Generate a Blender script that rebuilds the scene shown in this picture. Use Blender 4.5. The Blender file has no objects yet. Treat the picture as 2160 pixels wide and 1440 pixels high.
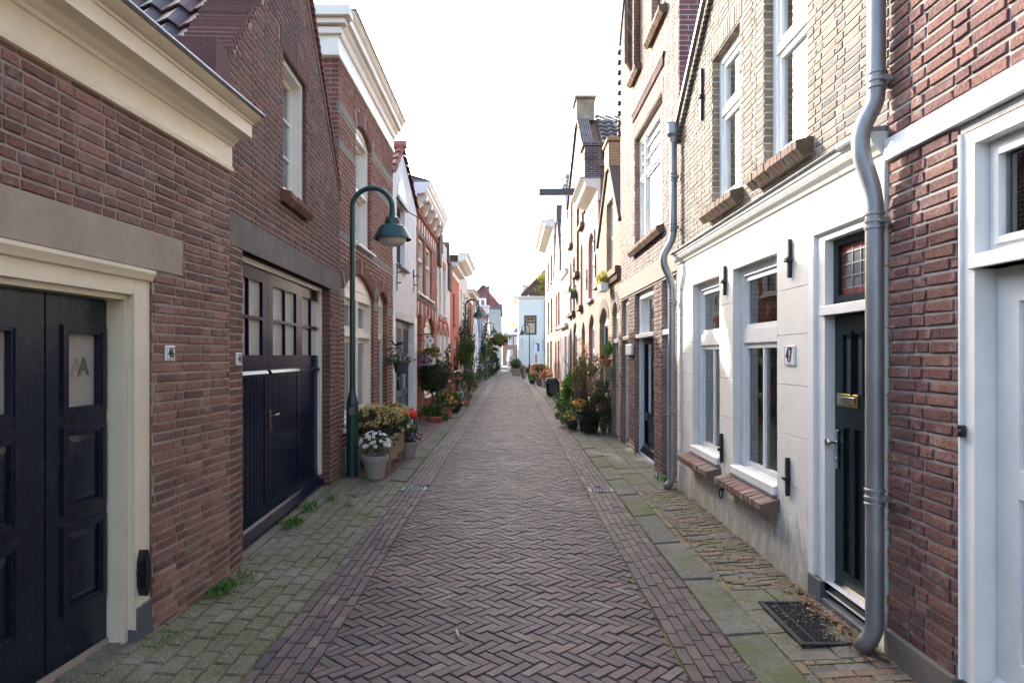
import bpy, math, random
from mathutils import Vector
from math import sin, cos, pi, sqrt, radians
random.seed(7)
RND = random.Random(11)
SC = bpy.context.scene
COL = SC.collection
F = 1440.0            # focal length in photo pixels (24 mm lens)
EYE = 1.65            # camera height
HOR = 750.0           # row of the horizon in the photo
ORG = {}

# ------------------------------------------------------------------ materials
def _nt(name):
    m = bpy.data.materials.new(name); m.use_nodes = True
    nt = m.node_tree; nt.nodes.clear()
    out = nt.nodes.new('ShaderNodeOutputMaterial')
    return m, nt, out
def N(nt, t, **kw):
    n = nt.nodes.new(t)
    for k, v in kw.items():
        if k in n.inputs: n.inputs[k].default_value = v
        else: setattr(n, k, v)
    return n
def ramp(nt, stops, interp='LINEAR'):
    r = nt.nodes.new('ShaderNodeValToRGB'); cr = r.color_ramp; cr.interpolation = interp
    while len(cr.elements) < len(stops): cr.elements.new(0.5)
    for e, (p, c) in zip(cr.elements, stops):
        e.position = p; e.color = (c[0], c[1], c[2], 1) if hasattr(c, '__len__') else (c, c, c, 1)
    return r
def mix(nt, blend, fac, a, b):
    n = nt.nodes.new('ShaderNodeMix'); n.data_type = 'RGBA'; n.blend_type = blend
    L = nt.links.new
    for sock, v in ((n.inputs[0], fac), (n.inputs[6], a), (n.inputs[7], b)):
        if hasattr(v, 'is_output'): L(v, sock)
        elif hasattr(v, '__len__'): sock.default_value = (*v[:3], 1)
        else: sock.default_value = v
    return n.outputs[2]
def noise(nt, scale, detail=4, rough=.6, vec=None, stretch=None):
    n = N(nt, 'ShaderNodeTexNoise', Scale=scale, Detail=detail, Roughness=rough)
    if vec is None:
        tc = nt.nodes.new('ShaderNodeNewGeometry'); vec = tc.outputs['Position']
    if stretch:
        mp = nt.nodes.new('ShaderNodeMapping'); mp.inputs['Scale'].default_value = stretch
        nt.links.new(vec, mp.inputs['Vector']); vec = mp.outputs['Vector']
    nt.links.new(vec, n.inputs['Vector'])
    return n.outputs['Fac']
def finish(m, nt, out, col, rough=.8, metal=0, bump=None, bstr=.3, bdist=.01, spec=.5, coat=0):
    p = N(nt, 'ShaderNodeBsdfPrincipled', Metallic=metal)
    p.inputs['Specular IOR Level'].default_value = spec
    p.inputs['Coat Weight'].default_value = coat
    L = nt.links.new
    if hasattr(col, 'is_output'): L(col, p.inputs['Base Color'])
    else: p.inputs['Base Color'].default_value = (*col, 1)
    if hasattr(rough, 'is_output'): L(rough, p.inputs['Roughness'])
    else: p.inputs['Roughness'].default_value = rough
    if bump is not None:
        b = N(nt, 'ShaderNodeBump', Strength=bstr, Distance=bdist)
        L(bump, b.inputs['Height']); L(b.outputs['Normal'], p.inputs['Normal'])
    L(p.outputs['BSDF'], out.inputs['Surface'])
    return m
def island(nt):
    return nt.nodes.new('ShaderNodeNewGeometry').outputs['Random Per Island']
def rng(nt, v, a, b, c=0., d=1.):
    n = nt.nodes.new('ShaderNodeMapRange')
    for k, x in zip(('From Min', 'From Max', 'To Min', 'To Max'), (a, b, c, d)): n.inputs[k].default_value = x
    nt.links.new(v, n.inputs['Value']); return n.outputs['Result']

def M_brick(name, cols, rough=.85, smear=(.45, .42, .4), smear_amt=.35, bump=.5, var=.35):
    """real laid bricks: each island its own tone, blotches, pale smears of old mortar"""
    m, nt, out = _nt(name)
    r = ramp(nt, [(i / max(1, len(cols) - 1), c) for i, c in enumerate(cols)])
    nt.links.new(island(nt), r.inputs['Fac'])
    n1 = noise(nt, 7, 5, .65); n2 = noise(nt, 60, 6, .7); n3 = noise(nt, 1.1, 3)
    c = mix(nt, 'MULTIPLY', 1, r.outputs['Color'], rng_col(nt, n2, .25, .75, 1 - var, 1 + var))
    c = mix(nt, 'MULTIPLY', 1, c, rng_col(nt, n3, .3, .7, .8, 1.15))
    s = rng(nt, n1, .55, .75, 0, smear_amt)
    c = mix(nt, 'MIX', s, c, smear)
    return finish(m, nt, out, c, rough, bump=n2, bstr=bump, bdist=.012, spec=.3)
def rng_col(nt, v, a, b, lo, hi):
    o = rng(nt, v, a, b, lo, hi)
    cmb = nt.nodes.new('ShaderNodeCombineColor')
    for i in range(3): nt.links.new(o, cmb.inputs[i])
    return cmb.outputs[0]
def M_bricktex(name, c1, c2, mortar, w=.22, h=.062, joint=.011, bump=.6, rough=.85, blot=.3):
    m, nt, out = _nt(name)
    uv = nt.nodes.new('ShaderNodeUVMap')
    b = N(nt, 'ShaderNodeTexBrick', Scale=1.0)
    b.inputs['Color1'].default_value = (*c1, 1); b.inputs['Color2'].default_value = (*c2, 1)
    b.inputs['Mortar'].default_value = (*mortar, 1)
    b.inputs['Mortar Size'].default_value = joint / 2; b.inputs['Mortar Smooth'].default_value = .1
    b.inputs['Brick Width'].default_value = w; b.inputs['Row Height'].default_value = h
    nt.links.new(uv.outputs['UV'], b.inputs['Vector'])
    n1 = noise(nt, 2.5, 5, .65); n2 = noise(nt, 45, 4)
    c = mix(nt, 'MULTIPLY', 1, b.outputs['Color'], rng_col(nt, n1, .3, .7, 1 - blot, 1 + blot))
    c = mix(nt, 'MULTIPLY', 1, c, rng_col(nt, n2, .3, .7, .85, 1.15))
    h_ = rng(nt, b.outputs['Fac'], 0, 1, 1, 0)
    return finish(m, nt, out, c, rough, bump=h_, bstr=bump, bdist=.006, spec=.3)
def M_plain(name, c, rough=.7, var=.12, scale=6, bump=.15, dirt=None, dirt_amt=.3, metal=0, spec=.5, coat=0, stretch=None, isl=0):
    m, nt, out = _nt(name)
    n1 = noise(nt, scale, 6, .65, stretch=stretch); n2 = noise(nt, scale * 9, 4)
    col = mix(nt, 'MULTIPLY', 1, c, rng_col(nt, n1, .3, .7, 1 - var, 1 + var))
    if isl:
        col = mix(nt, 'MULTIPLY', 1, col, rng_col(nt, island(nt), 0, 1, 1 - isl, 1 + isl))
    if dirt:
        n3 = noise(nt, scale * .35, 8, .75)
        col = mix(nt, 'MIX', rng(nt, n3, .52, .7, 0, dirt_amt), col, dirt)
    return finish(m, nt, out, col, rough, metal, bump=n2, bstr=bump, bdist=.004, spec=spec, coat=coat)
def M_ramp(name, cols, rough=.7, var=.2, scale=20, bump=.2, spec=.4, moss=None, moss_amt=.6, moss_scale=1.6, mlo=.5, mhi=.68, fine=None):
    """pieces with a random tone each (tiles, pavers), optional moss patches"""
    m, nt, out = _nt(name)
    r = ramp(nt, [(i / max(1, len(cols) - 1), c) for i, c in enumerate(cols)])
    nt.links.new(island(nt), r.inputs['Fac'])
    n1 = noise(nt, scale, 6, .7); n2 = noise(nt, scale * 6, 5, .7); n5 = noise(nt, .75, 5, .6)
    c = mix(nt, 'MULTIPLY', 1, r.outputs['Color'], rng_col(nt, n1, .3, .7, 1 - var, 1 + var))
    c = mix(nt, 'MULTIPLY', 1, c, rng_col(nt, n2, .3, .7, 1 - var, 1 + var))
    c = mix(nt, 'MULTIPLY', 1, c, rng_col(nt, n5, .33, .67, .76, 1.16))
    if moss:
        n3 = noise(nt, moss_scale, 8, .7)
        c = mix(nt, 'MIX', rng(nt, n3, mlo, mhi, 0, moss_amt), c, moss)
    if fine:
        n4 = noise(nt, 130, 2, .5)
        c = mix(nt, 'MIX', rng(nt, n4, .58, .66, 0, .8), c, fine)
    return finish(m, nt, out, c, rough, bump=n2, bstr=bump, bdist=.006, spec=spec)
def M_leaf(name, cols, trans=.25, rough=.45):
    m, nt, out = _nt(name)
    r = ramp(nt, [(i / max(1, len(cols) - 1), c) for i, c in enumerate(cols)])
    nt.links.new(island(nt), r.inputs['Fac'])
    p = N(nt, 'ShaderNodeBsdfPrincipled', Roughness=rough); p.inputs['Specular IOR Level'].default_value = .35
    t = nt.nodes.new('ShaderNodeBsdfTranslucent'); ms = nt.nodes.new('ShaderNodeMixShader')
    ms.inputs[0].default_value = trans
    L = nt.links.new
    L(r.outputs['Color'], p.inputs['Base Color']); L(r.outputs['Color'], t.inputs['Color'])
    L(p.outputs[0], ms.inputs[1]); L(t.outputs[0], ms.inputs[2]); L(ms.outputs[0], out.inputs['Surface'])
    return m
def M_glass(name, tint=(.75, .82, .8), boost=1.0, rough=0.0, wav=.02):
    m, nt, out = _nt(name)
    fr = N(nt, 'ShaderNodeFresnel', IOR=1.55)
    n = noise(nt, 3.0, 1); b = N(nt, 'ShaderNodeBump', Strength=wav, Distance=.05)
    L = nt.links.new; L(n, b.inputs['Height'])
    mu = N(nt, 'ShaderNodeMath', operation='MULTIPLY'); mu.inputs[1].default_value = boost; mu.use_clamp = True
    g = N(nt, 'ShaderNodeBsdfGlossy', Roughness=rough); g.inputs['Color'].default_value = (.95, .97, 1, 1)
    t = nt.nodes.new('ShaderNodeBsdfTransparent'); t.inputs['Color'].default_value = (*tint, 1)
    ms = nt.nodes.new('ShaderNodeMixShader')
    L(fr.outputs[0], mu.inputs[0]); L(mu.outputs[0], ms.inputs[0]); L(b.outputs[0], g.inputs['Normal'])
    L(t.outputs[0], ms.inputs[1]); L(g.outputs[0], ms.inputs[2]); L(ms.outputs[0], out.inputs['Surface'])
    return m

MORTAR = M_plain('mortar', (.28, .245, .2), .95, .25, 9, .5)
MORTAR_GREY = M_plain('grey mortar', (.25, .235, .22), .95, .25, 9, .5)
MORTAR_PALE = M_plain('pale mortar', (.42, .39, .345), .95, .2, 9, .5)
MORTAR_DARK = M_plain('dark mortar', (.12, .1, .09), .95, .25, 9, .5)
B46 = M_brick('purple brown brick', [(.185, .1, .08), (.245, .12, .09), (.15, .085, .074), (.28, .14, .1), (.22, .125, .105), (.16, .078, .062), (.31, .165, .12), (.2, .118, .105)], smear=(.42, .35, .32), smear_amt=.55, bump=.9)
B44 = M_brick('dark brown brick', [(.105, .052, .044), (.14, .064, .05), (.085, .048, .044), (.19, .075, .05), (.12, .06, .052), (.09, .044, .038)], smear_amt=.1, smear=(.2, .15, .13))
BL3 = M_brick('red brown brick', [(.17, .062, .042), (.21, .075, .048), (.14, .052, .038), (.24, .095, .06), (.18, .065, .045)], smear_amt=.12)
BL5 = M_brick('orange red brick', [(.27, .075, .042), (.31, .09, .05), (.24, .065, .04), (.33, .1, .055)], smear_amt=.08)
B49 = M_brick('rough red brick', [(.17, .08, .07), (.22, .1, .08), (.14, .068, .064), (.26, .125, .095), (.19, .09, .085), (.15, .068, .06)], smear=(.45, .38, .35), smear_amt=.5, bump=1.6, var=.5)
B47 = M_brick('yellow brown brick', [(.18, .145, .11), (.12, .106, .09), (.225, .178, .13), (.095, .088, .08), (.21, .158, .108), (.155, .133, .112), (.245, .2, .152), (.17, .12, .094)], smear_amt=.2)
B45 = M_brick('pink tan brick', [(.155, .103, .09), (.178, .12, .106), (.13, .09, .08), (.192, .132, .117)], smear_amt=.08, var=.2)
B45D = M_brick('dark pier brick', [(.1, .055, .05), (.13, .068, .058), (.085, .05, .048), (.12, .052, .043)], smear_amt=.08)
B43 = M_brick('straw brick', [(.3, .21, .12), (.26, .18, .11), (.33, .24, .145), (.25, .155, .105)], smear_amt=.1)
BSILL = M_brick('sill brick', [(.15, .09, .06), (.19, .12, .075), (.12, .085, .055), (.2, .1, .075)], smear=(.22, .22, .12), smear_amt=.5)
BSILLR = M_brick('red sill brick', [(.16, .075, .06), (.24, .12, .1), (.11, .065, .058), (.3, .2, .16), (.14, .1, .08)], smear=(.25, .23, .17), smear_amt=.45)
T46 = M_bricktex('brown brick courses', (.13, .058, .045), (.18, .078, .056), (.2, .17, .15))
T44 = M_bricktex('dark brick courses', (.085, .04, .034), (.13, .055, .042), (.16, .13, .12))
TL3 = M_bricktex('red brown brick courses', (.16, .06, .042), (.22, .08, .05), (.3, .26, .22))
TL5 = M_bricktex('orange red brick courses', (.25, .07, .04), (.32, .095, .05), (.36, .3, .26))
T47 = M_bricktex('yellow brown brick courses', (.15, .12, .09), (.26, .2, .14), (.42, .38, .33))
T45 = M_bricktex('pink tan brick courses', (.2, .13, .105), (.25, .165, .135), (.33, .29, .26))
T45S = M_bricktex('dark red brick courses', (.16, .06, .055), (.2, .08, .07), (.36, .32, .3))
T43 = M_bricktex('straw brick courses', (.26, .18, .11), (.31, .23, .14), (.36, .32, .27))
T41 = M_bricktex('pale red brick courses', (.27, .125, .098), (.31, .155, .12), (.36, .31, .28))
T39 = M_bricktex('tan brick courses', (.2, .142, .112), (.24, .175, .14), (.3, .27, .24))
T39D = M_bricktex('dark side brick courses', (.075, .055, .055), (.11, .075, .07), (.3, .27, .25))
T35 = M_bricktex('rust brick courses', (.3, .14, .1), (.35, .18, .13), (.4, .34, .3))
TWH = M_bricktex('white painted brick', (.72, .72, .7), (.78, .78, .76), (.62, .62, .61), blot=.12, bump=.8)
STONE = M_plain('sandstone lintel', (.33, .27, .21), .85, .14, 5, .35, dirt=(.24, .15, .09), dirt_amt=.35)
STONE_D = M_plain('weathered dark stone', (.12, .105, .09), .9, .3, 3, .4, dirt=(.2, .18, .16), dirt_amt=.5)
STONE_G = M_plain('grey stone band', (.2, .175, .15), .9, .15, 5, .3)
CONC = M_plain('washed concrete band', (.22, .19, .155), .95, .22, 14, .9)
BLUESTONE = M_plain('bluestone', (.085, .09, .1), .7, .2, 8, .3)
WHITE = M_plain('white gloss paint', (.74, .75, .74), .35, .05, 5, .05, dirt=(.55, .53, .48), dirt_amt=.25)
WHITE_B = M_plain('white door paint', (.72, .715, .69), .4, .05, 5, .06, dirt=(.55, .52, .46), dirt_amt=.3)
CREAM = M_plain('cream gloss paint', (.69, .62, .46), .3, .05, 4, .06, dirt=(.5, .42, .28), dirt_amt=.25)
CREAM_P = M_plain('pale cream paint', (.7, .66, .57), .35, .05, 4, .06, dirt=(.5, .45, .36), dirt_amt=.25)
def M_plaster(name, c, dirt):
    m, nt, out = _nt(name)
    n1 = noise(nt, 7, 6, .65); n2 = noise(nt, 60, 4); n3 = noise(nt, 3.5, 9, .75); n4 = noise(nt, 11, 8, .8, stretch=(1, 1, .35))
    col = mix(nt, 'MULTIPLY', 1, c, rng_col(nt, n1, .3, .7, .94, 1.05))
    col = mix(nt, 'MIX', rng(nt, n3, .55, .7, 0, .4), col, dirt)
    ge = nt.nodes.new('ShaderNodeNewGeometry'); sp = nt.nodes.new('ShaderNodeSeparateXYZ'); nt.links.new(ge.outputs['Position'], sp.inputs[0])
    hgt = rng(nt, sp.outputs[2], .05, .75, .28, 0)
    a = N(nt, 'ShaderNodeMath', operation='ADD'); nt.links.new(n4, a.inputs[0]); nt.links.new(hgt, a.inputs[1])
    col = mix(nt, 'MIX', rng(nt, a.outputs[0], .58, .78, 0, .75), col, (.27, .24, .19))
    vo = N(nt, 'ShaderNodeTexVoronoi', Scale=1.7); vo.feature = 'DISTANCE_TO_EDGE'
    wv = mix(nt, 'ADD', .25, ge.outputs['Position'], N(nt, 'ShaderNodeTexNoise', Scale=4.0, Detail=5.0).outputs['Color']); nt.links.new(wv, vo.inputs['Vector'])
    ck = N(nt, 'ShaderNodeMath', operation='MULTIPLY'); nt.links.new(rng(nt, vo.outputs['Distance'], .002, .007, .55, 0), ck.inputs[0]); nt.links.new(rng(nt, noise(nt, 1.3, 3), .52, .62, 0, 1), ck.inputs[1])
    col = mix(nt, 'MIX', ck.outputs[0], col, (.25, .23, .2))
    return finish(m, nt, out, col, .8, 0, bump=n2, bstr=.4, bdist=.004, spec=.3)
PLASTER = M_plaster('white painted plaster', (.67, .65, .595), (.5, .47, .42))
PLASTER_L = M_plain('weathered white render', (.68, .67, .64), .85, .08, 4, .4, dirt=(.45, .43, .4), dirt_amt=.55)
PLASTER_P = M_plain('pinkish white render', (.72, .62, .59), .85, .06, 4, .3)
PLASTER_R = M_plain('salmon red render', (.42, .12, .095), .8, .1, 4, .25)
PLASTER_B = M_plain('blue grey render', (.3, .315, .315), .8, .08, 3, .2)
PLASTER_BL = M_plain('blue painted render', (.2, .25, .36), .8, .08, 3, .2)
PLASTER_BR = M_plain('brown painted render', (.28, .16, .12), .8, .1, 3, .2)
WHITE_HOUSE = M_plain('chalk white render', (.74, .7, .61), .85, .05, 2, .2, dirt=(.6, .58, .52), dirt_amt=.3)
NAVY = M_plain('blue black gloss paint', (.005, .008, .026), .16, .25, 6, .03, spec=.05, stretch=(6, 6, 1))
GARAGE = M_plain('weathered black door paint', (.008, .012, .024), .2, .35, 14, .12, dirt=(.035, .035, .038), dirt_amt=.5, spec=.35, stretch=(5, 5, .7))
DOORG = M_plain('green black gloss paint', (.007, .015, .018), .3, .2, 8, .08, spec=.3)
GREYG = M_plain('grey green paint', (.1, .125, .125), .4, .08, 5, .06)
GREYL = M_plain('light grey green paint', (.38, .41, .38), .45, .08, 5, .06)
GREYD = M_plain('slate grey paint', (.045, .055, .065), .4, .1, 5, .06)
LAMPG = M_plain('bottle green lamp paint', (.006, .042, .036), .32, .2, 9, .1, dirt=(.05, .06, .05), dirt_amt=.2)
ZINC = M_plain('zinc', (.29, .295, .3), .5, .32, 5, .25, metal=.7, dirt=(.25, .26, .27), dirt_amt=.4, stretch=(1, 1, .25))
LEAD = M_plain('lead sheet', (.18, .2, .23), .6, .15, 6, .2, metal=.3)
IRON = M_plain('black wrought iron', (.012, .012, .013), .5, .2, 20, .3)
CASTIRON = M_plain('worn cast iron', (.13, .135, .145), .5, .3, 25, .4, metal=.5)
STEEL = M_plain('brushed steel', (.6, .6, .58), .25, .05, 20, .05, metal=1)
BRONZE = M_plain('dark bronze', (.22, .18, .12), .4, .15, 30, .15, metal=1)
BRASS = M_plain('dull brass', (.5, .36, .14), .35, .15, 30, .15, metal=1)
ENAMEL = M_plain('white enamel', (.8, .8, .78), .2, .03, 10, .02)
INK = M_plain('black lettering', (.012, .012, .014), .4, .05, 10, .02)
INK_SHADOW = M_plain('painted letter shadow', (.2, .19, .17), .5, .05, 10, .02)  # colour for the shadow of the letter on the pane
INKG = M_plain('grey frosted lettering', (.09, .085, .075), .5, .05, 10, .02)
GLASS = M_glass('window glass', boost=1.5)
GLASS_B = M_glass('bright window glass', tint=(.8, .86, .84), boost=2.6)
FROST = M_plain('frosted glass', (.33, .315, .285), .22, .1, 40, .6, spec=.7)
FROST_F = M_plain('ribbed obscure glass', (.44, .42, .38), .2, .3, 55, 1.0, spec=.8)
BOWL = M_plain('milky lamp bowl', (.5, .48, .42), .25, .15, 12, .1)
CURTAIN = M_plain('pale curtain', (.62, .6, .56), .9, .08, 6, .1)
CURTAIN_G = M_plain('grey curtain', (.3, .31, .31), .9, .08, 6, .1)
ROOM = M_plain('room wall', (.3, .28, .25), .9, .1, 2, .1)
TERRA = M_plain('terracotta', (.4, .16, .085), .8, .12, 12, .2)
POTGREY = M_plain('grey clay pot', (.27, .24, .215), .8, .1, 10, .2, dirt=(.36, .33, .3), dirt_amt=.4)
POTBLK = M_plain('black plastic pot', (.015, .016, .02), .45, .1, 10, .1)
POTCH = M_plain('charcoal plastic pot', (.05, .053, .06), .5, .1, 10, .1)
WOOD = M_plain('weathered timber', (.23, .18, .11), .8, .25, 9, .4, stretch=(8, .8, 8), dirt=(.15, .16, .08), dirt_amt=.4)
WOODB = M_plain('brown hardwood', (.2, .11, .06), .7, .2, 9, .3, stretch=(8, .8, 8))
BARK = M_plain('bark', (.1, .07, .05), .9, .3, 14, .6)
SOIL = M_plain('soil', (.03, .022, .016), .95, .3, 30, .8)
TILE = M_ramp('glazed pantile', [(.05, .032, .032), (.12, .045, .033), (.035, .032, .04), (.16, .06, .042), (.075, .04, .036), (.045, .045, .055)], rough=.45, var=.3, bump=.3, spec=.5)
TILE_D = M_ramp('dark pantile', [(.055, .035, .035), (.08, .05, .048), (.045, .037, .042), (.1, .055, .05), (.065, .06, .07)], rough=.55, var=.3)
TILE_R = M_ramp('red roof tile', [(.2, .07, .05), (.25, .09, .065), (.17, .06, .05), (.22, .08, .06)], rough=.7, var=.2)
TILE_B = M_ramp('brown roof tile', [(.15, .075, .05), (.2, .1, .065), (.12, .065, .05)], rough=.8, var=.3)
SLATE = M_plain('slate roof', (.11, .12, .15), .6, .2, 4, .3)
BITUMEN = M_plain('roof felt', (.09, .085, .08), .9, .2, 3, .3)
COPING = M_plain('dark coping', (.075, .06, .055), .9, .25, 8, .5)
COPSTONE = M_plain('pale coping stone', (.4, .36, .29), .9, .15, 8, .4)
GREEN = (.06, .075, .03)
PAVER = M_ramp('clay paver', [(.085, .064, .064), (.115, .08, .074), (.066, .053, .056), (.14, .094, .08), (.095, .074, .075), (.118, .074, .062), (.076, .062, .067), (.095, .068, .062), (.155, .125, .105)], rough=.66, var=.3, scale=11, bump=.5, moss=(.115, .1, .075), moss_amt=.5, moss_scale=.9, spec=.3)
PAVER_C = M_ramp('mossy concrete paver', [(.15, .135, .09), (.185, .165, .12), (.14, .125, .095), (.17, .15, .105)], rough=.9, var=.3, scale=18, bump=.8, moss=(.085, .09, .025), moss_amt=.85, mlo=.38, mhi=.62, fine=(.42, .4, .35))
PAVER_S = M_ramp('old kerbside brick', [(.12, .1, .085), (.19, .105, .07), (.1, .095, .095), (.15, .13, .09), (.21, .13, .09), (.12, .13, .14), (.13, .12, .08)], rough=.8, var=.25, scale=14, bump=.5, moss=(.1, .1, .03), moss_amt=.75, mlo=.4, mhi=.62)
PAVER_L = M_ramp('red brown pavement brick', [(.15, .095, .085), (.18, .11, .095), (.13, .09, .085), (.16, .105, .09)], rough=.75, var=.22, scale=14, bump=.4, moss=(.12, .11, .06), moss_amt=.4)
KERB = M_ramp('kerb concrete', [(.125, .12, .1), (.15, .14, .115), (.135, .13, .11)], rough=.9, var=.35, scale=22, bump=.8, moss=(.085, .095, .022), moss_amt=.9, mlo=.42, mhi=.6, moss_scale=1.2)
SLAB = M_ramp('pavement slab', [(.14, .13, .11), (.17, .155, .13), (.125, .12, .1)], rough=.9, var=.3, scale=16, bump=.6, moss=(.09, .1, .028), moss_amt=.8, mlo=.44, mhi=.64)
JOINT = M_ramp('sandy mossy joint', [(.04, .036, .026), (.04, .036, .026)], rough=1, var=.4, scale=12, bump=.6, moss=(.12, .125, .018), moss_amt=.95, moss_scale=2.2, mlo=.44, mhi=.56)
EARTH = M_plain('bare ground', (.13, .12, .1), .95, .2, 2, .4)
DEADLEAF = M_leaf('dead leaf', [(.2, .09, .04), (.27, .14, .06), (.13, .06, .035), (.33, .2, .1)], .1, .7)
CHAFF = M_leaf('pale litter', [(.33, .26, .14), (.24, .16, .08), (.42, .38, .3)], .1, .8)
LEAF_D = M_leaf('dark box leaf', [(.012, .03, .01), (.022, .048, .014), (.035, .07, .02), (.018, .036, .012)], .15)
LEAF_M = M_leaf('mid green leaf', [(.04, .075, .018), (.07, .125, .028), (.1, .16, .038), (.05, .09, .024)], .35)
LEAF_B = M_leaf('bright glossy leaf', [(.06, .16, .02), (.1, .25, .03), (.05, .12, .02), (.14, .3, .05)], .35, .3)
LEAF_O = M_leaf('olive leaf', [(.06, .07, .02), (.09, .1, .03), (.045, .055, .018), (.13, .12, .035)], .25)
LEAF_RU = M_leaf('russet leaf', [(.25, .1, .04), (.33, .16, .07), (.18, .11, .04), (.3, .09, .05)], .3)
LEAF_Y = M_leaf('yellow green leaf', [(.4, .36, .05), (.3, .3, .05), (.48, .42, .09), (.2, .24, .05)], .35)
GRASS = M_leaf('weed leaf', [(.05, .13, .02), (.09, .2, .03), (.04, .1, .02), (.13, .22, .04)], .3)
PET_W = M_leaf('white petal', [(.8, .8, .78), (.85, .85, .84)], .2)
PET_Y = M_leaf('yellow petal', [(.75, .42, .02), (.8, .55, .05)], .2)
PET_CR = M_leaf('cream yellow bloom', [(.62, .5, .2), (.7, .6, .3), (.5, .38, .14), (.6, .42, .14)], .2)
PET_R = M_leaf('red petal', [(.75, .025, .02), (.85, .06, .04)], .25)
PET_P = M_leaf('purple petal', [(.07, .02, .2), (.11, .04, .28), (.18, .1, .38)], .2)
PET_O = M_leaf('orange petal', [(.75, .28, .02), (.8, .42, .03)], .2)
PET_K = M_leaf('pink petal', [(.6, .2, .25), (.5, .25, .3)], .2)
TYRE = M_plain('tyre rubber', (.012, .012, .013), .7, .1, 20, .1)
REDP = M_plain('red bicycle paint', (.4, .02, .02), .35, .05, 10, .05)
BLACKP = M_plain('black glossy plastic', (.014, .014, .016), .25, .15, 9, .1)
BROWNP = M_plain('dark brown plastic', (.07, .05, .045), .35, .2, 9, .1)
SIGNB = M_plain('blue sign', (.03, .13, .3), .4, .05, 5, .02)
SIGNW = M_plain('white sign', (.75, .76, .76), .4, .05, 5, .02)
ORANGEB = M_plain('orange brown box', (.5, .19, .08), .7, .2, 5, .2, dirt=(.3, .15, .08), dirt_amt=.5)
AMBER = M_plain('amber stained glass', (.5, .2, .035), .2, .5, 5, .1)
STAINR = M_plain('red stained glass', (.2, .035, .02), .3, .5, 40, .2)
LEADED = M_plain('leaded clear glass', (.13, .125, .115), .12, .2, 30, .05, spec=.8)
# ------------------------------------------------------------------ mesh builder
class Fac:
    """a facade line on the ground: u along it, w out of it towards the street, z up"""
    def __init__(s, x0, y0, x1, y1, side):
        s.P = (x0, y0); L = math.hypot(x1 - x0, y1 - y0); s.L = L
        s.t = ((x1 - x0) / L, (y1 - y0) / L)
        s.n = (s.t[1], -s.t[0]) if side == 'L' else (-s.t[1], s.t[0])
        s.side = side
    def world(s, u, w, z):
        return (s.P[0] + s.t[0] * u + s.n[0] * w, s.P[1] + s.t[1] * u + s.n[1] * w, z)
    def u(s, px, w=0):
        k = (px - 1080) / F; x0 = s.P[0] + s.n[0] * w; y0 = s.P[1] + s.n[1] * w
        return (k * y0 - x0) / (s.t[0] - k * s.t[1])
    def z(s, px, py, w=0):
        uu = s.u(px, w); d = s.P[1] + s.n[1] * w + s.t[1] * uu
        return EYE - (py - HOR) / F * d
    def flip(s): return s.side == 'L'
class World:
    def world(s, x, y, z): return (x, y, z)
    def flip(s): return False
WORLD = World()

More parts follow.
